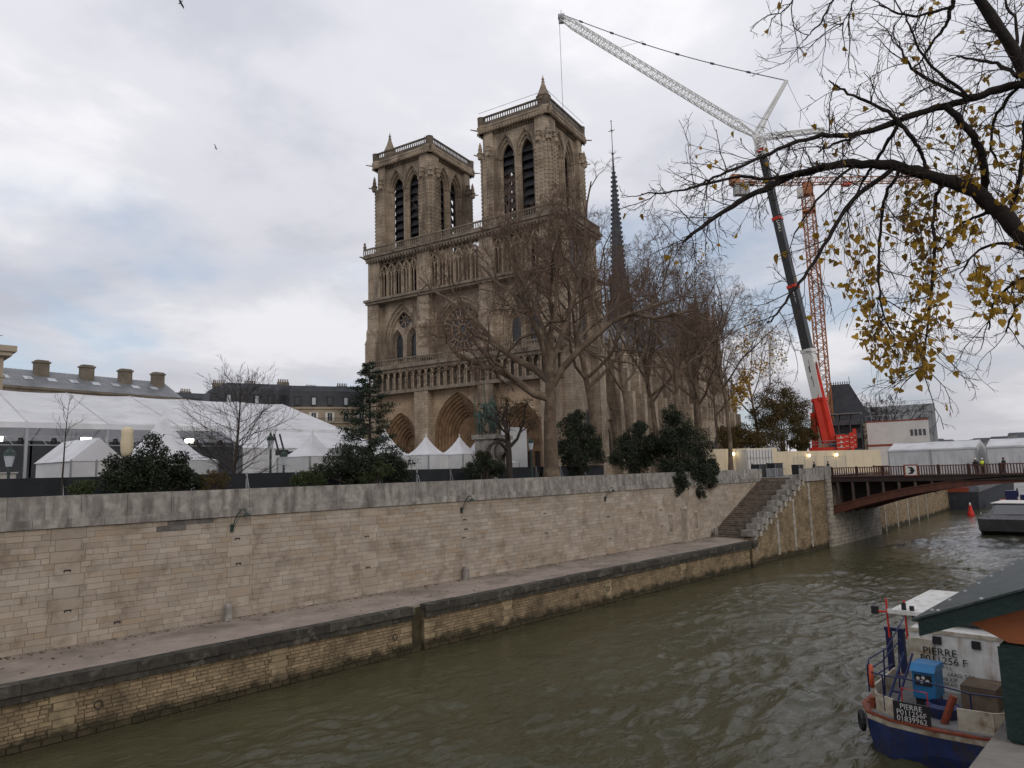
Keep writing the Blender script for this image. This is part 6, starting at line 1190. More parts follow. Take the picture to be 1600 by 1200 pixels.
# carrier, counterweight, ram
b = MB(); p = A(1272, 690); b.bar((p.x, p.y, 9.5), A(1271, 645), .95); b.build('ram', M['crane_red'], MC); b = MB(); b.bar(A(1271, 646), on(.135) + Vector((-.3, .9, 0)), .45); b.build('ram_rod', M['alu'], MC)
c0 = A(1296, 700); T_ = Matrix.Rotation(rad(-72), 3, 'Z')
def cb(b, x0, x1, y0, y1, z0, z1): b.hexa([tuple(Vector((c0.x, c0.y, 0)) + T_ @ Vector(q)) for q in ((x0, y0, z0), (x1, y0, z0), (x1, y1, z0), (x0, y1, z0), (x0, y0, z1), (x1, y0, z1), (x1, y1, z1), (x0, y1, z1))])
b = MB(); cb(b, -3.6, 3.2, -1.4, 1.4, 12.5, 13.3); cb(b, -2, 2, -1.2, 1.2, 10.0, 12.5); b.build('superstructure', M['crane_red'], MC)
for k, (x0, x1, z0, z1) in enumerate(((1.4, 2.8, 12.6, 15.6), (2.8, 3.6, 12.8, 15.5), (3.7, 4.4, 12.6, 15.9), (4.3, 4.9, 13.0, 16.6))):
    b = MB(); cb(b, x0, x1, -1.9 + k * .2, 1.6, z0, z1); o = b.build('counterweight', M['crane_red'], MC); b = MB()
    for j in range(3): cb(b, x0 + .1, x1 - .1, -1.93 + k * .2, -1.905 + k * .2, z0 + .5 + j * .9, z0 + .6 + j * .9)
    if k == 0:
        for j in range(3): q = [(x0 + .55, z0 + .55 + j * .85), (x0 + 1.1, z0 + .55 + j * .85), (x0 + .82, z0 + 1.1 + j * .85)]; b.add([tuple(Vector((c0.x, c0.y, 0)) + T_ @ Vector((a, -1.96, z))) for a, z in q], [(0, 1, 2)])
    b.build('warning_marks', M['white'], o)
b = MB()
for z in (13.9, 14.5): b.bar(Vector((c0.x, c0.y, z)) + T_ @ Vector((-3.6, -1.5, 0)), Vector((c0.x, c0.y, z)) + T_ @ Vector((1.5, -1.5, 0)), .08)
for k in range(6): b.bar(Vector((c0.x, c0.y, 13.4)) + T_ @ Vector((-3.6 + k, -1.5, 0)), Vector((c0.x, c0.y, 14.5)) + T_ @ Vector((-3.6 + k, -1.5, 0)), .07)
b.build('handrail', M['alu'], MC); b = MB(); cb(b, -7, 6.5, -1.6, 1.6, 9.6, 10.4); b.build('carrier', M['crane_red'], MC)
for k in range(5): b = MB(); q = Vector((c0.x, c0.y, 9.35)) + T_ @ Vector((-6 + k * 2.8, -1.4, 0)); b.tube([tuple(q), tuple(q + T_ @ Vector((0, 2.8, 0)))], .65, 12); b.build('wheel', M['black'], MC)
J0, J1 = A(1180, 212), A(877, 28, 158); ml = A(1229, 126)
b = MB(); lattice(b, J0, J0.lerp(J1, .1), .6, 3, .09, .06, 1.6); lattice(b, J0.lerp(J1, .1), J0.lerp(J1, .93), 1.6, 52, .08, .04); lattice(b, J0.lerp(J1, .93), J1, 1.6, 4, .08, .04, .8); b.build('lattice_jib', M['crane_white'], MC)
b = MB(); b.bar(tip, J0, 1.3); lattice(b, tip - ax.normalized() * 4, tip + Vector((0, 0, .8)), 1.7, 4, .1, .07); b.build('jib_foot', M['crane_white'], MC)
b = MB(); b.tube([tuple(J1 + Vector((-.5, .6, .3))), tuple(J1 + Vector((.5, -.6, .3)))], .75, 10); b.tube([tuple(J1 + Vector((-.4, .5, -1))), tuple(J1 + Vector((.4, -.4, -1)))], .5, 8); b.bar(J1, J1 + Vector((0, 0, 2)), .1); b.build('head_sheave', M['alu'], MC)
b = MB()
for e in (-.55, .55): o_ = Vector((.33 * e, -.94 * e, 0)); b.bar(J0 + o_, ml + o_ * .3, .42)
b.bar(J0.lerp(ml, .45), A(1190, 212), .2); b.build('luffing_mast', M['crane_white'], MC)
b = MB(); lattice(b, A(1196, 214), A(1288, 203), 1.0, 14, .08, .05, .7); b.build('folded_strut', M['crane_white'], MC)
b = MB(); mid = A(990, 70, 155)
for k in range(20):
    t0, t1 = k / 20, (k + 1) / 20; P_ = lambda t: ml.lerp(J1 + Vector((0, 0, 1)), t) + Vector((0, 0, -3.2 * math.sin(PI * t) * .45)); b.bar(P_(t0), P_(t1), .14)
    if k % 3 == 2: b.bar(P_(t1 - .008), P_(t1 + .008), .34)
b.bar(J0.lerp(J1, .68) + Vector((0, 0, 1)), ml.lerp(J1, .60), .05); b.bar(ml, A(1245, 160), .06); b.bar(A(1245, 160), A(1330, 300), .06); b.bar(J0.lerp(J1, .3), A(1196, 205), .05); b.build('pendant_line', M['steel_d'], MC)
b = MB(); hk = J1 + Vector((-.4, .3, 0)); b.bar(hk, hk + Vector((0, 0, -24)), .09); b.build('hoist_rope', M['alu'], MC)
# tower crane
TC = thing('tower_crane', 'orange lattice tower crane with flat top jib and grey counterweights', 'crane'); DT = 185
m0, m1 = Vector(atD(1291, 660, DT)), Vector(atD(1262, 305, DT)); mb = Vector((m1.x, m1.y, G)); m1 = Vector((m1.x, m1.y, m1.z))
b = MB(); lattice(b, mb, m1, 2.2, 40, .13, .07); b.build('mast', M['crane_orange'], TC)
b = MB(); b.obox(tuple(m1 + Vector((0, 0, -4.2))), (3.0, 3.0, .5), .3); b.obox(tuple(m1 + Vector((0, 0, 1.0))), (2.6, 2.6, 2.0), .3); b.obox(tuple(m1 + Vector((0, 0, 2.6))), (2.0, 2.0, 1.4), .3); b.build('slewing_unit', M['crane_orange'], TC)
b = MB(); b.obox(tuple(m1 + Vector((-1.6, 1.2, .4))), (1.5, 1.4, 2.2), .3); b.build('cab', M['cabin'], TC)
jz = m1.z + 3.0
def atZ(u, v, z): d = CR @ np.array([u - 800, v - 600, 1100.0]); return np.array([0, 0, 10.3]) + d * ((z - 10.3) / d[2])
qa, qb = atZ(1262, 292, jz), atZ(1600, 286, jz); jd = Vector((qb[0] - qa[0], qb[1] - qa[1], 0)).normalized(); J = Vector((m1.x, m1.y, jz))
b = MB()
def tri_lattice(b, p, q, w, h, n, r=.11, rd=.06):
    d = (q - p); s = d.normalized().cross(Vector((0, 0, 1)))
    for e in (-1, 1): b.bar(p + s * e * w / 2, q + s * e * w / 2, r * 2)
    b.bar(p + Vector((0, 0, h)), q + Vector((0, 0, h)), r * 2)
    for k in range(n):
        a0, a1, am = p + d * (k / n), p + d * ((k + 1) / n), p + d * ((k + .5) / n)
        for e in (-1, 1): b.bar(a0 + s * e * w / 2, am + Vector((0, 0, h)), rd * 2); b.bar(am + Vector((0, 0, h)), a1 + s * e * w / 2, rd * 2)
        b.bar(a0 + s * w / 2, a0 - s * w / 2, rd * 2)
tri_lattice(b, J, J + jd * 42, 1.5, 1.6, 24); b.build('jib', M['crane_orange'], TC)
b = MB(); tri_lattice(b, J - jd * 19, J, 1.5, 1.3, 10); b.build('counter_jib', M['crane_orange'], TC)
b = MB(); b.obox(tuple(J - jd * 15 + Vector((0, 0, .4))), (3.6, 2.0, .3), math.atan2(jd.y, jd.x)); b.obox(tuple(J - jd * 18.2 + Vector((0, 0, 1.3))), (2.2, 2.2, 2.2), math.atan2(jd.y, jd.x)); b.build('counter_deck', M['crane_orange'], TC)
for k in range(3): b = MB(); b.obox(tuple(J - jd * (15.4 + k * 1.25) + Vector((0, 0, -1.2))), (1.1, 1.8, 3.0), math.atan2(jd.y, jd.x)); b.build('counterweight', M['concrete'], TC)
b = MB()
for k in range(8): q = J - jd * (6 + k * 1.5) + Vector((-.8, -.2, 0)); b.bar(q + Vector((0, 0, .5)), q + Vector((0, 0, 2.2)), .07)
b.bar(J - jd * 6 + Vector((-.8, -.2, 2.2)), J - jd * 17 + Vector((-.8, -.2, 2.2)), .07); b.build('handrail', M['alu'], TC)
b = MB()
for k, dd in enumerate((12.0, 13.2, 14.0)): q = J + jd * dd; b.bar(q, Vector((q.x, q.y, 14)), .035)
b.build('hoist_rope', M['steel_d'], TC); b = MB(); b.obox(tuple(J + jd * 10 + Vector((0, 0, -.4))), (2.0, 1.6, .6), math.atan2(jd.y, jd.x)); b.build('trolley', M['crane_red'], TC)
# two birds in the sky
for (u, v, D, s, lb) in ((282, 4, 60, .55, 'dark bird gliding at the top edge of the sky'), (337, 231, 120, .5, 'tiny dark bird in the pale sky left of the towers')):
    p = atD(u, v, D); b = MB(); b.lathe([(.01, -.5), (.09, -.2), (.1, .1), (.05, .4), (.01, .6)], 6); b.add([(0, 0, .2), (.9, .15, .45), (1.2, .1, .2), (.1, 0, -.15)], [(0, 1, 2, 3)]); b.add([(0, 0, .2), (-.8, .3, .55), (-1.2, .4, .35), (-.1, 0, -.15)], [(0, 1, 2, 3)])
    o = b.build('bird', M['black']); o.location = p; o.scale = (s, s, s); o.rotation_euler = (.5, .4, .8); tag(o, lb, 'bird')
# ================================================================ boats
PB = thing('push_barge', 'blue and cream barge stern with railings and name boards at lower right', 'boat', (27.4, .3, 0))
def stern(z, out):     # outline of the hull at one height, from port side round the stern to starboard (local x from the stern)
    pts = [(34, 10.0 + out)] + [(3.2, 10.0 + out), (1.4, 9.9 + out), (.5, 9.5 + out * .8), (.08 - out * .4, 8.7), (0 - out, 7.3), (.08 - out * .4, 5.9), (.5, 5.1 - out * .8), (1.4, 4.7 - out), (3.2, 4.6 - out), (34, 4.6 - out)]
    return [(a, b, z) for a, b in pts]
def loft(b, loops, mi=0, cap=True):
    o = len(b.v); n = len(loops[0])
    for l in loops: b.v.extend(l)
    for k in range(len(loops) - 1):
        for i in range(n): j = (i + 1) % n; b.f.append((o + k * n + i, o + k * n + j, o + (k + 1) * n + j, o + (k + 1) * n + i)); b.m.append(mi)
    if cap: b.f.append(tuple(o + (len(loops) - 1) * n + i for i in range(n))); b.m.append(mi)
b = MB(); loft(b, [stern(-.6, -.45), stern(0.0, -.2), stern(.5, -.03), stern(1.12, .05)]); b.build('hull', M['hull_blue'], PB)
b = MB(); loft(b, [stern(1.12, .06), stern(1.30, .07)]); b.build('white_band', M['cream_paint'], PB)
b = MB(); loft(b, [stern(1.30, .11), stern(1.37, .11)]); b.build('rubbing_strake', M['rust'], PB)
b = MB(); loft(b, [stern(1.37, -.15), stern(1.42, -.15)]); b.build('deck', M['deck'], PB)
def wallstrip(b, pts, z0, z1, th=.07):
    for p, q in zip(pts, pts[1:]): b.bar((p[0], p[1], (z0 + z1) / 2), (q[0], q[1], (z0 + z1) / 2), th, z1 - z0)
b = MB(); wallstrip(b, [(4.5, 9.72), (1.5, 9.6), (.62, 9.2), (.30, 8.55)], 1.42, 2.0); b.build('bulwark', M['cream_paint'], PB)
b = MB(); wallstrip(b, [(.28, 6.6), (.42, 5.6), (.8, 5.15), (1.6, 4.9), (5, 4.85)], 1.42, 2.1); b.build('bulwark', M['cream_paint'], PB)
NBD = MB(); NBD.box(.10, .18, 7.38, 8.52, 1.36, 2.02); NO = NBD.build('name_board', M['black'], PB)
RT = (PI / 2, 0, -PI / 2)
for k, s_ in enumerate(('PIERRE', 'P011256F', '01839962')): text('lettering', s_, .25, (.09, 7.95, 1.87 - k * .20), RT, M['white'], NO, sx=.95)
# rails
def rail(nm, m, runs, r=.028):
    b = MB()
    for q in runs: b.tube(q, r, 6)
    b.build(nm, M[m], PB)
rail('guard_rail', 'navy', [[(.65, 9.45, 2.0), (.65, 9.45, 2.95), (1.3, 9.62, 2.98), (2.4, 9.3, 3.2), (3.6, 9.1, 3.9), (4.2, 9.1, 4.1)], [(.65, 9.45, 2.6), (1.3, 9.62, 2.62), (2.4, 9.5, 2.7), (3.8, 9.2, 3.3)], [(.65, 9.45, 2.3), (1.3, 9.6, 2.3), (3.6, 9.5, 2.35)], [(1.3, 9.62, 2.0), (1.3, 9.62, 2.98)], [(2.4, 9.5, 1.5), (2.4, 9.4, 3.2)], [(3.5, 9.3, 1.5), (3.5, 9.15, 3.85)], [(.65, 9.45, 2.72), (.45, 8.9, 2.72), (.3, 7.3, 2.75), (.4, 6.2, 2.6), (.6, 5.2, 2.6)], [(.45, 8.9, 1.5), (.45, 8.9, 2.72)], [(.4, 6.2, 1.5), (.4, 6.2, 2.6)]])
rail('boarding_ramp', 'navy', [[(.9, 9.0, 1.5), (3.4, 9.0, 2.9)], [(.9, 8.7, 1.5), (3.4, 8.7, 2.9)], [(1.6, 9.0, 1.9), (1.6, 8.7, 1.9)], [(2.3, 9.0, 2.28), (2.3, 8.7, 2.28)]], .045)
rail('red_rail', 'red', [[(.6, 8.35, 1.45), (.6, 8.35, 2.35), (.6, 7.55, 2.32), (.6, 7.55, 1.45)], [(.6, 8.35, 1.8), (.6, 7.55, 1.8)]], .025)
b = MB(); pts = [(.95, 9.5 + .05, 2.5)]; rr = .34; b.tube([(.9 + rr * math.cos(a) * .9, 9.42 + rr * math.cos(a) * .3, 2.5 + rr * math.sin(a)) for a in np.linspace(0, 2 * PI, 17)], .085, 8); b.build('lifebuoy', M['orange'], PB, smooth=True)
b = MB(); b.box(1.7, 3.0, 8.15, 9.0, 1.75, 2.85); b.prism([(1.6, 2.85), (3.1, 2.85), (3.0, 3.08), (1.95, 3.12)], lambda a, q, d: (a, d, q), 8.1, 9.05); MB_ = b.build('generator_box', M['box_blue'], PB); MB_.scale = (.86, .86, .86); MB_.location = (.45, .62, .22)
b = MB(); b.box(1.66, 1.7, 8.25, 8.9, 2.3, 2.72); b.build('control_panel', M['black'], MB_); b = MB()
for y, z in ((8.75, 2.58), (8.55, 2.62), (8.4, 2.5), (8.62, 2.45)): b.tube([(1.63, y, z), (1.66, y, z)], .07, 10)
b.build('dials', M['cabin'], MB_); b = MB(); b.box(1.8, 2.9, 8.2, 8.95, 1.40, 1.74); b.build('skid', M['black'], MB_)
for (x, y) in ((.78, 9.42), (.42, 6.1)):
    b = MB(); b.tube([(x, y - .0, 1.4), (x, y, 1.78)], .10, 8); b.tube([(x - .02, y - .18, 1.62), (x - .02, y + .18, 1.62)], .05, 6); b.build('bollard', M['rust'], PB)
b = MB(); b.tube([(.6, 7.1, 1.42), (.65, 6.85, 2.1), (.7, 6.75, 2.35)], .12, 8); b.build('exhaust_pipe', M['rust'], PB); b = MB(); b.lathe([(.5, 0), (.55, .35), (.42, .45), (.4, .05)], 12, (1.4, 7.3, 1.42)); b.build('rope_tub', M['hull_blue'], PB); b = MB(); b.box(2.6, 3.9, 5.9, 7.0, 1.42, 2.25); b.build('hatch_box', M['bark'], PB)
b = MB(); b.tube([(.62 + .24 * math.cos(a), 9.78 + .14 * math.cos(a), .95 + .28 * math.sin(a)) for a in np.linspace(0, 2 * PI, 13)], .1, 6); b.build('tyre_fender', M['black'], PB)
# superstructure
b = MB(); b.box(4.4, 9.0, 5.0, 9.05, 1.42, 3.65); SS = b.build('deckhouse', M['white'], PB)
b = MB(); b.box(4.34, 4.4, 8.2, 9.1, 1.42, 3.3); b.box(4.36, 4.4, 5.0, 9.05, 3.55, 3.7); b.box(4.34, 4.40, 8.16, 8.22, 1.42, 3.65); b.build('door_panel', M['cream_paint'], SS)
for y in (8.05, 6.75): b = MB(); b.box(4.28, 4.4, y - .14, y + .14, 3.18, 3.46); b.build('vent', M['black'], SS)
for (s_, z, sz, yy, c_) in (('PIERRE', 2.88, .40, 8.0, 'black'), ('P011256 F', 2.58, .38, 7.9, 'black'), ('9 9 5', 2.33, .15, 7.8, 'black'), ('LARG: 5.50', 2.10, .19, 7.35, 'black'), ('EMS IDF', 1.90, .18, 7.8, 'black'), ('BITAIS', 1.72, .18, 7.75, 'black')): text('lettering', s_, sz, (4.325, yy, z), RT, M[c_], SS)
b = MB(); b.box(5.5, 11.5, 5.2, 10.0, 4.0, 4.1); b.box(5.4, 5.5, 5.1, 10.1, 3.95, 4.12); b.build('wheelhouse_roof', M['white'], PB)
b = MB(); b.box(5.8, 11.2, 5.4, 9.3, 3.65, 4.0); b.build('wheelhouse', M['glass'], PB)
b = MB()
for y in (10.35, 9.85): b.box(6.0, 6.25, y - .1, y + .1, 1.42, 3.1)
b.box(5.98, 6.27, 9.72, 10.48, 3.1, 3.25); b.build('navy_frame', M['navy'], PB)
b = MB(); b.bar((5.6, 10.6, 3.95), (5.6, 9.0, 4.0), .07); b.bar((5.7, 10.2, 2.9), (5.7, 10.2, 4.5), .06); b.bar((5.7, 9.5, 2.9), (5.7, 9.5, 4.5), .06); b.build('mast', M['red'], PB); b = MB(); b.obox((5.6, 10.65, 4.0), (.2, .25, .32)); b.obox((5.6, 9.2, 4.15), (.15, .15, .3)); b.obox((5.6, 9.5, 4.2), (.15, .15, .4)); b.build('lamp_box', M['black'], PB)
# grey boat beyond the bridge
GB = thing('grey_motor_boat', 'grey flat bowed motor boat cut by the right edge beyond the bridge', 'boat', (114.5, 0, 0)); b = MB()
def bow(z, o): return [(0 - o, 23.2, z), (0 - o * .5, 16, z), (16, 15.5, z), (16, 24.0, z), (2.0, 24.0 + o * .3, z)]
loft(b, [bow(-.5, -1.2), bow(.25, -.5), bow(.5, 0)]); b.build('hull', M['barge'], GB); b = MB(); loft(b, [bow(.5, 0), bow(2.1, .25)]); b.build('topsides', M['boat_grey'], GB)
b = MB(); b.prism([(1.5, 2.1), (12, 2.1), (12, 3.9), (5.5, 3.9)], lambda a, q, d: (a, d, q), 15.9, 22.6); b.build('cabin', M['boat_grey'], GB); b = MB(); b.prism([(2.5, 2.5), (5.0, 3.7), (4.95, 3.8), (2.4, 2.6)], lambda a, q, d: (a, d, q), 16.3, 22.3); b.build('windscreen', M['glass'], GB)
b = MB(); b.box(5.0, 13, 15.7, 22.9, 3.9, 4.02); b.build('canopy_roof', M['white'], GB); b = MB(); b.tube([(-.2, 23.1, 2.1), (-.2, 23.1, 2.7), (-.1, 19.5, 2.8), (-.1, 16.2, 2.8)], .05, 5); b.tube([(-.2, 23.1, 2.7), (3, 23.8, 2.8)], .05, 5); b.build('bow_rail', M['alu'], GB)
# moored barge beyond the bridge, buoy, work boats
BG = thing('moored_barge', 'long dark steel barge moored along the upstream quay wall', 'boat', (168, 34.2, 0), rad(6)); b = MB(); b.hexa([(0, 0, -.5), (100, 0, -.5), (100, 8.0, -.5), (.0, 8.0, -.5), (-.6, -.2, 3.6), (101, -.2, 3.6), (101, 8.2, 3.6), (-.6, 8.2, 3.6)]); b.build('hull', M['barge'], BG); b = MB(); b.box(-.6, 101, -.35, .1, 3.6, 4.7); b.box(-.6, 101, 8.0, 8.3, 3.6, 4.7); b.build('coaming', M['boat_grey'], BG); b = MB(); b.bar((-.8, .5, 5.2), (-.8, 8.2, 5.1), .25); b.build('barrier_pole', M['white'], BG); b = MB(); b.box(-.7, .4, 1.4, 7.6, 3.6, 4.6); b.build('winch_gear', M['rust'], BG); b = MB(); b.box(1, 6, 3, 5, 3.6, 5.2); b.build('gravel_load', M['rust'], BG)
BU = thing('red_buoy', 'small red conical buoy floating before the moored barge', 'buoy', (150.9, 32.1, 0)); BU.scale = (.68, .68, .8); b = MB(); b.lathe([(.5, -.4), (.85, .1), (.8, .5), (.45, 1.6), (.35, 2.2), (.2, 2.4)], 10); b.build('float', M['red'], BU); b = MB(); b.lathe([(.2, 2.4), (.25, 2.6), (.18, 2.9), (.02, 3.0)], 8); b.build('top_mark', M['white'], BU)
for k, (x, y, lb) in enumerate(((152, 25.4, 'open work boat with orange deck and tyres, the nearer one upstream'), (171, 31.0, 'open work boat with orange deck and tyres, the farther one upstream'))):
    W_ = thing('work_boat', lb, 'boat', (x, y, 0), .2, 'work boats upstream'); b = MB(); b.hexa([(0.6, .4, -.3), (9, 0, -.3), (9, -4, -.3), (.6, -3.6, -.3), (0, .2, 1.4), (9.3, .2, 1.4), (9.3, -4.2, 1.4), (0, -4.2, 1.4)]); b.build('hull', M['barge'], W_); b = MB(); b.box(.2, 9, -4, 0, 1.4, 1.6); b.build('deck', M['orange'], W_)
    b = MB(); b.box(3, 5.5, -3, -1, 1.6, 3.6); b.build('cabin', M['navy'], W_); b = MB()
    for j in range(5): b.tube([(-.1 + .5 * math.cos(a), -.4 - j * .8, 1.1 + .5 * math.sin(a)) for a in np.linspace(0, 2 * PI, 11)], .16, 6)
    b.tube([(4.2 + .8 * math.cos(a), -3.1, 3.2 + .8 * math.sin(a)) for a in np.linspace(0, 2 * PI, 13)], .14, 6); b.build('tyre_fender', M['black'], W_)

b = MB(); pr = [(.78, 9.42, 1.7), (.9, 9.0, 1.5), (1.4, 8.6, 1.47), (1.2, 8.1, 1.46), (1.6, 7.9, 1.47)]; b.tube(pr, .03, 6)
for k in range(4): b.tube([(1.2 + (.32 - k * .03) * math.cos(a), 9.05 + (.28 - k * .03) * math.sin(a), 1.46 + k * .05) for a in np.linspace(0, 2 * PI, 15)], .028, 5)
b.build('mooring_rope', M['cream_paint'], PB)
# ================================================================ near bank: parapet, bookstall box, overhanging tree
NP = thing('near_parapet', 'pale stone parapet top at the lower right corner below the stall', 'wall'); sl3 = slab().mesh('parapet_stone', M['parapet'])
for k in range(26): link('parapet_stone', sl3, NP, (-14 + k * 1.6, -.02, 8.6), 0, (1.6, .59, .85))
b = MB(); b.box(-14, 40, .02, .5, -2, 8.6); b.build('embankment_face', M['ashlar'], NP)
SB = thing('bookstall_box', 'dark green wooden bookstall box with overhanging lid at lower right', 'stall', (2.62, 0, 9.45))
b = MB(); b.box(0, 2.0, -.38, .52, 0.004, .285); b.build('body', M['stall_green'], SB)
def lidz(y): return .345 + (.72 - y) * .40
b = MB(); b.hexa([(-.07, -.45, lidz(-.45) - .05), (2.1, -.45, lidz(-.45) - .05), (2.1, .72, lidz(.72) - .05), (-.07, .72, lidz(.72) - .05), (-.07, -.45, lidz(-.45)), (2.1, -.45, lidz(-.45)), (2.1, .72, lidz(.72)), (-.07, .72, lidz(.72))]); LD = b.build('lid', M['stall_green'], SB)
b = MB(); b.hexa([(-.085, -.47, lidz(-.47) + .003), (2.12, -.47, lidz(-.47) + .003), (2.12, .735, lidz(.735) + .003), (-.085, .735, lidz(.735) + .003), (-.085, -.47, lidz(-.47) + .010), (2.12, -.47, lidz(-.47) + .010), (2.12, .735, lidz(.735) + .010), (-.085, .735, lidz(.735) + .010)]); b.build('lid_sheet', M['stall_zinc'], LD)
b = MB(); b.prism([(.60, lidz(.60) - .055), (-.4, lidz(-.4) - .055), (-.4, .29), (.50, .29)], lambda a, q, d: (d, a, q), .02, .05); b.build('end_gable', M['stall_wood'], SB)
for k in range(4): b = MB(); b.box(-.006, 0, -.36 + k * .225, -.15 + k * .225, .01, .28); b.build('end_board', M['stall_green'], SB)
b = MB()
for k in range(9): b.lathe([(.007, 0), (.006, .004), (0, .006)], 6, (.02 + k * .22, .70, lidz(.70) + .010)); b.lathe([(.007, 0), (.006, .004), (0, .006)], 6, (-.065, .66 - k * .12, lidz(.66 - k * .12) + .010))
b.build('rivets', M['alu'], LD)
b = MB(); b.tube([(-.004, .3, .20), (-.03, .3, .20)], .012, 6); b.box(-.012, 0, .22, .38, .16, .185); b.build('latch', M['black'], SB)
# --- overhanging tree: limbs reach in from a trunk that stands right of the view
OT = thing('overhanging_tree', 'dark branches with sparse yellow leaves reaching in from the upper right', 'tree', (11.0, -2.2, 8.7)); O3 = np.array([11.0, -2.2, 8.7]); rng = np.random.default_rng(12)
TRK = [np.array(p) for p in ((0, 0, 0), (-.05, .1, 2.0), (-.1, .25, 4.2), (-.2, .35, 6.4), (-.2, .4, 9.0), (-.1, .5, 12.0))]
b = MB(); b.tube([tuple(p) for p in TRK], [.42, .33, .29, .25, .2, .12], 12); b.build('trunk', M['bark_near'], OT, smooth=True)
LIMBS = [  # photo polyline, distance at start/end, radius px start/end, trunk point
    ([(1690, 250), (1640, 190), (1597, 108), (1572, 55), (1530, 0), (1480, -70)], 9.2, 8.3, 9, 6, 4),
    ([(1690, 150), (1600, 128), (1540, 146), (1500, 158), (1440, 176), (1403, 188), (1335, 213), (1290, 211), (1240, 223), (1200, 240), (1140, 268), (1100, 285)], 9.4, 8.2, 7, 1.6, 4),
    ([(1720, 480), (1650, 420), (1600, 370), (1552, 322), (1510, 290), (1450, 275), (1400, 260), (1340, 253), (1270, 263), (1200, 290), (1150, 320), (1100, 350), (1068, 378)], 9.6, 8.6, 14, 1.8, 3),
    ([(1290, 258), (1209, 281), (1152, 275), (1086, 291), (1062, 298), (1002, 303)], 8.9, 8.3, 3.4, 1.0, None),
    ([(1400, 260), (1344, 300), (1317, 330), (1290, 380), (1266, 420), (1240, 455), (1222, 482), (1200, 505)], 9.1, 8.6, 4.0, 1.2, None),
    ([(1410, 262), (1385, 300), (1376, 340), (1373, 400), (1373, 450), (1381, 495), (1397, 525)], 9.2, 9.4, 2.6, 1.0, None),
    ([(1470, 280), (1460, 320), (1458, 400), (1455, 470), (1446, 530), (1440, 582)], 9.3, 9.6, 2.8, .9, None),
    ([(1475, 163), (1508, 196), (1530, 225), (1538, 262), (1537, 300), (1545, 330)], 8.9, 9.6, 4.5, 5, None),
    ([(1403, 188), (1430, 222), (1442, 240), (1448, 272)], 8.8, 9.2, 3.2, 2, None),
    ([(1408, 186), (1385, 225), (1368, 252), (1345, 288), (1325, 330)], 8.8, 9.4, 3, 1.2, None),
    ([(1335, 213), (1305, 225), (1278, 237)], 8.6, 8.5, 2.4, 1.2, None),
    ([(1405, 188), (1378, 168), (1335, 152), (1310, 135), (1295, 127)], 8.8, 8.4, 3, .9, None),
    ([(1515, 155), (1462, 132), (1425, 108), (1410, 85), (1405, 65)], 9, 8.6, 3, .9, None),
    ([(1520, 152), (1470, 120), (1440, 85), (1425, 50), (1412, 20)], 9, 8.4, 2.6, .8, None),
    ([(1491, 0), (1483, 30), (1468, 55), (1440, 90), (1425, 110)], 8.4, 8.6, 3.2, .8, None),
    ([(1488, 10), (1450, 22), (1415, 25), (1385, 15), (1372, 0)], 8.4, 8.1, 2.4, .8, None),
    ([(1315, -30), (1300, 5), (1285, 32), (1265, 52), (1255, 64)], 8.0, 8.2, 1.8, .7, None),
    ([(1250, -30), (1238, 2), (1222, 20), (1210, 25)], 8.0, 8.1, 1.4, .7, None),
    ([(1345, -30), (1330, 10), (1322, 30), (1312, 42)], 8.0, 8.2, 1.2, .7, None),
    ([(1590, 120), (1560, 100), (1530, 95), (1495, 88)], 9.1, 9.4, 3, 1.2, None),
    ([(1575, 345), (1590, 300), (1598, 240), (1602, 180)], 9.5, 9.2, 3, 2, None),
    ([(1560, 330), (1530, 335), (1500, 350), (1470, 392)], 9.5, 9.9, 3, 1, None),
    ([(1650, 420), (1600, 385), (1560, 378), (1525, 390), (1500, 430)], 9.6, 10, 3, 1, None),
    ([(1660, 440), (1610, 430), (1575, 445), (1550, 480), (1545, 515)], 9.6, 10, 3, 1, None),
    ([(1670, 450), (1620, 455), (1590, 470), (1572, 520)], 9.6, 10, 3, 1, None),
    ([(1340, 253), (1300, 285), (1262, 330), (1240, 370)], 9, 8.8, 2.4, .9, None),
    ([(1600, 128), (1560, 170), (1545, 215), (1560, 260)], 9.3, 9.6, 2.6, 1.2, None),
    ([(1585, 85), (1592, 40), (1570, 5), (1560, -20)], 9.1, 9.0, 2.2, 1.2, None),
    ([(1597, 108), (1600, 50), (1610, 0)], 9.1, 9.2, 2.5, 1.5, None)]
parts, starts = [], []
for (pl_, D0, D1, r0, r1, tk) in LIMBS:
    n = len(pl_); pts = [atD(u, v, D0 + (D1 - D0) * i / (n - 1)) - O3 for i, (u, v) in enumerate(pl_)]
    if tk is not None: pts = [TRK[tk] * .5 + TRK[tk - 1] * .5] + pts
    P_ = np.array(pts)
    for _ in range(2):   # smooth the polyline
        Q_ = [P_[0]]
        for a, c in zip(P_, P_[1:]): Q_ += [a * .75 + c * .25, a * .25 + c * .75]
        P_ = np.array(Q_ + [P_[-1]])
    P_[1:-1] += rng.normal(0, .008, (len(P_) - 2, 3)); rr = np.linspace(r0, r1, len(P_)) * ((D0 + D1) / 2) / 1100 * (1 + .08 * np.sin(np.arange(len(P_)) * 1.7)); parts.append(tubes(P_[None], rr[None], 8)); starts.append((P_, rr, tk is not None))
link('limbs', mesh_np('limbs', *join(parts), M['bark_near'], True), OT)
tw = []; tips = []
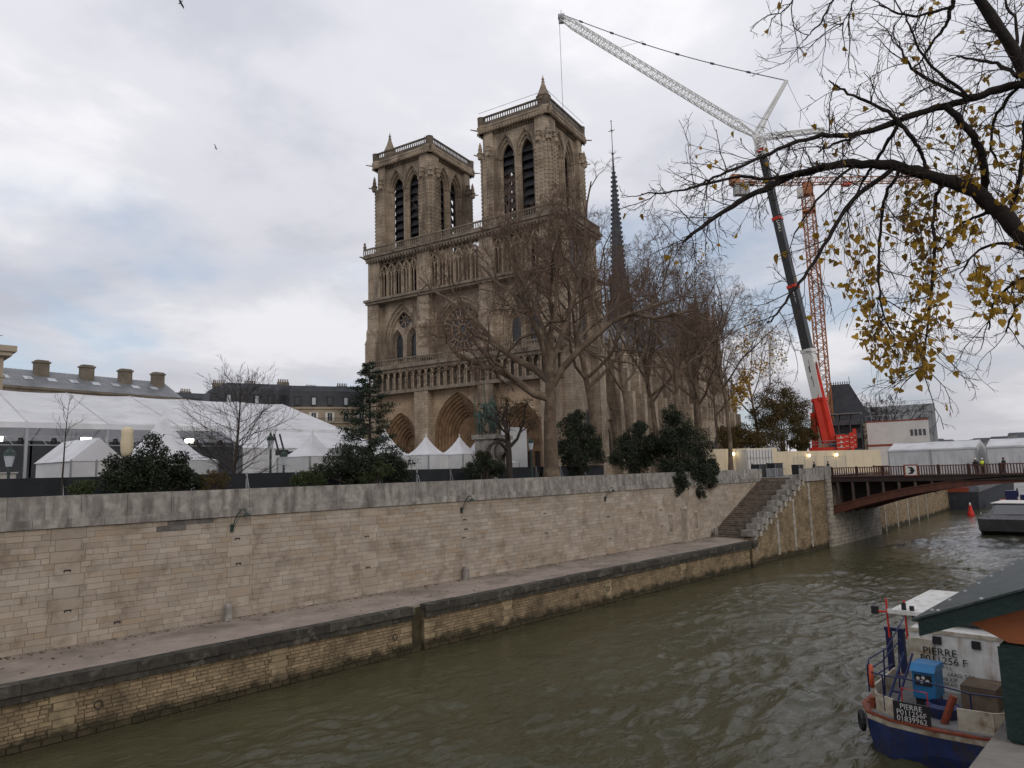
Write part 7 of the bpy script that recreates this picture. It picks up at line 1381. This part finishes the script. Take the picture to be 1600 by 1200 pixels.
for (P_, rr, big) in starts:
    L_ = np.linalg.norm(np.diff(P_, axis=0), axis=1).sum(); k = max(6, int(L_ * (10 if not big else 8))); i = rng.integers(int(len(P_) * (.3 if big else .12)), len(P_), k); d = unit(P_[np.minimum(i + 1, len(P_) - 1)] - P_[np.maximum(i - 1, 0)] + 1e-6); v = rng.normal(0, 1, (k, 3)); v = unit(v - d * (v * d).sum(-1, keepdims=True))
    D = unit(d * rng.uniform(.2, .9, (k, 1)) + v); L1 = rng.uniform(.25, .85, k); p1, r1 = grow(rng, P_[i], D, L1, rng.uniform(.0045, .008, k), 6, .16, -.03, .5); tw.append(tubes(p1, r1, 4))
    a = kids(rng, p1, r1, 4, .2, (.4, 1.0), (.3, .6), L1, .7); p2, r2 = grow(rng, *a[:3], np.full(len(a[0]), .0035), 4, .2, -.04, .6); tw.append(tubes(p2, r2, 3)); tips.append(p2[:, 2:].reshape(-1, 3)); tips.append(p1[:, 3:].reshape(-1, 3))
    a3 = kids(rng, p2, r2, 2, .3, (.4, .9), (.4, .7), a[2], .8); p3, r3 = grow(rng, *a3[:3], np.full(len(a3[0]), .0026), 3, .2, -.02, .7); tw.append(tubes(p3, r3, 3))
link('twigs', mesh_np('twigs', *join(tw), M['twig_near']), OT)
# hanging leaf sprays
def heart_leaves(C, size):
    n = len(C); tipd = unit(rng.normal(0, .55, (n, 3)) + np.array([0, 0, -1.0])); sd = unit(np.cross(tipd, rng.normal(0, 1, (n, 3)))); nn = np.cross(tipd, sd); s = (size * rng.uniform(.65, 1.25, n))[:, None]; fold = rng.uniform(.05, .35, (n, 1))
    sh = [(-.42, 0, 0), (-.5, .26, .5), (-.25, .5, 1), (.15, .33, .7), (.62, 0, 0), (.15, -.33, .7), (-.25, -.5, 1), (-.5, -.26, .5)]
    co = np.stack([C + tipd * s * a + sd * s * b_ + nn * s * fold * f for a, b_, f in sh], 1).reshape(-1, 3); i = np.arange(n)[:, None] * 8
    q = np.concatenate([i + np.array([[0, 1, 2, 3]]), i + np.array([[0, 3, 4, 4]])], 0); q1 = i + np.array([[0, 1, 2, 3]]); q2 = i + np.array([[0, 5, 6, 7]]); q3 = i + np.array([[0, 3, 4, 5]]); return co, np.concatenate([q1, q2, q3])
SPR = [(1358, 385, 26, 30, 55), (1345, 430, 20, 26, 40), (1352, 470, 16, 30, 30), (1362, 500, 22, 24, 42), (1372, 525, 26, 22, 60), (1385, 545, 24, 16, 50), (1392, 568, 16, 14, 30), (1397, 588, 8, 8, 16), (1450, 330, 26, 30, 60), (1440, 375, 22, 26, 60), (1462, 400, 20, 28, 50), (1448, 440, 22, 24, 50), (1440, 475, 26, 20, 45), (1460, 510, 20, 20, 36), (1430, 520, 22, 18, 40), (1425, 548, 18, 16, 40), (1447, 560, 14, 16, 36), (1446, 585, 7, 8, 14),
       (1490, 350, 22, 20, 30), (1520, 360, 18, 14, 26), (1530, 425, 16, 18, 36), (1545, 455, 20, 16, 44), (1553, 480, 14, 16, 34), (1590, 445, 16, 16, 24), (1580, 465, 18, 12, 24), (1525, 200, 26, 24, 42), (1510, 235, 30, 24, 30), (1530, 260, 26, 24, 34), (1500, 285, 30, 18, 34), (1440, 290, 30, 20, 26), (1590, 262, 14, 26, 26), (1590, 300, 12, 20, 20), (1575, 320, 16, 14, 20), (1320, 365, 28, 30, 22), (1305, 410, 24, 26, 16), (1405, 345, 20, 16, 14), (1425, 350, 18, 18, 18), (1330, 450, 12, 12, 14), (1540, 120, 8, 6, 7), (1525, 142, 8, 5, 6), (1455, 15, 8, 12, 8), (1270, 380, 30, 30, 10), (1555, 62, 8, 8, 6), (1590, 380, 16, 20, 14)]
C = np.concatenate([np.stack([atD(u + rng.normal(0, su * .75), v + rng.normal(0, sv * .95), rng.uniform(9.0, 9.9)) for _ in range(max(4, int(n * .8)))]) for (u, v, su, sv, n) in SPR]) - O3
allt = np.concatenate(tips); C = np.concatenate([C, allt[rng.choice(len(allt), 130)]]); link('leaves', mesh_np('leaves', *heart_leaves(C, .074), M['leaf_yellow']), OT)
# fine hanging stalks that carry the sprays
st = []
for (u, v, su, sv, n) in SPR:
    k = max(3, n // 4); P0 = np.stack([atD(u + rng.normal(0, su * .5), v - sv * rng.uniform(.5, 1.6), rng.uniform(9.0, 9.8)) for _ in range(k)]) - O3; p1, r1 = grow(rng, P0, unit(rng.normal(0, .35, (k, 3)) + np.array([0, 0, -1.])), np.full(k, sv * 2.6 * 9.4 / 1100), np.full(k, .004), 6, .14, -.05, .5); st.append(tubes(p1, r1, 3))
link('leaf_stalks', mesh_np('leaf_stalks', *join(st), M['twig_near']), OT, kind='stuff')

# --- small litter: fallen leaves along the wall foot
rl = np.random.default_rng(31); n = 900; X_ = rl.uniform(2, 71, n); Y_ = 39.85 - np.abs(rl.normal(0, .35, n)) - (rl.random(n) < .3) * rl.uniform(0, 4.5, n); C = np.stack([X_, Y_, np.full(n, 2.655)], -1)
a_ = rl.uniform(0, 2 * PI, n); s_ = rl.uniform(.05, .11, n)[:, None]; ta = np.stack([np.cos(a_), np.sin(a_), rl.normal(0, .2, n)], -1); tb = np.stack([-np.sin(a_), np.cos(a_), rl.normal(0, .2, n)], -1)
o = link('fallen_leaves', mesh_np('fallen_leaves', np.stack([C - ta * s_, C + tb * s_ * .6, C + ta * s_, C - tb * s_ * .6], 1).reshape(-1, 3), np.arange(4 * n).reshape(-1, 4), M['leaf_brown']), None, kind='stuff'); tag(o, 'dry brown leaves littering the lower walkway', 'leaves')
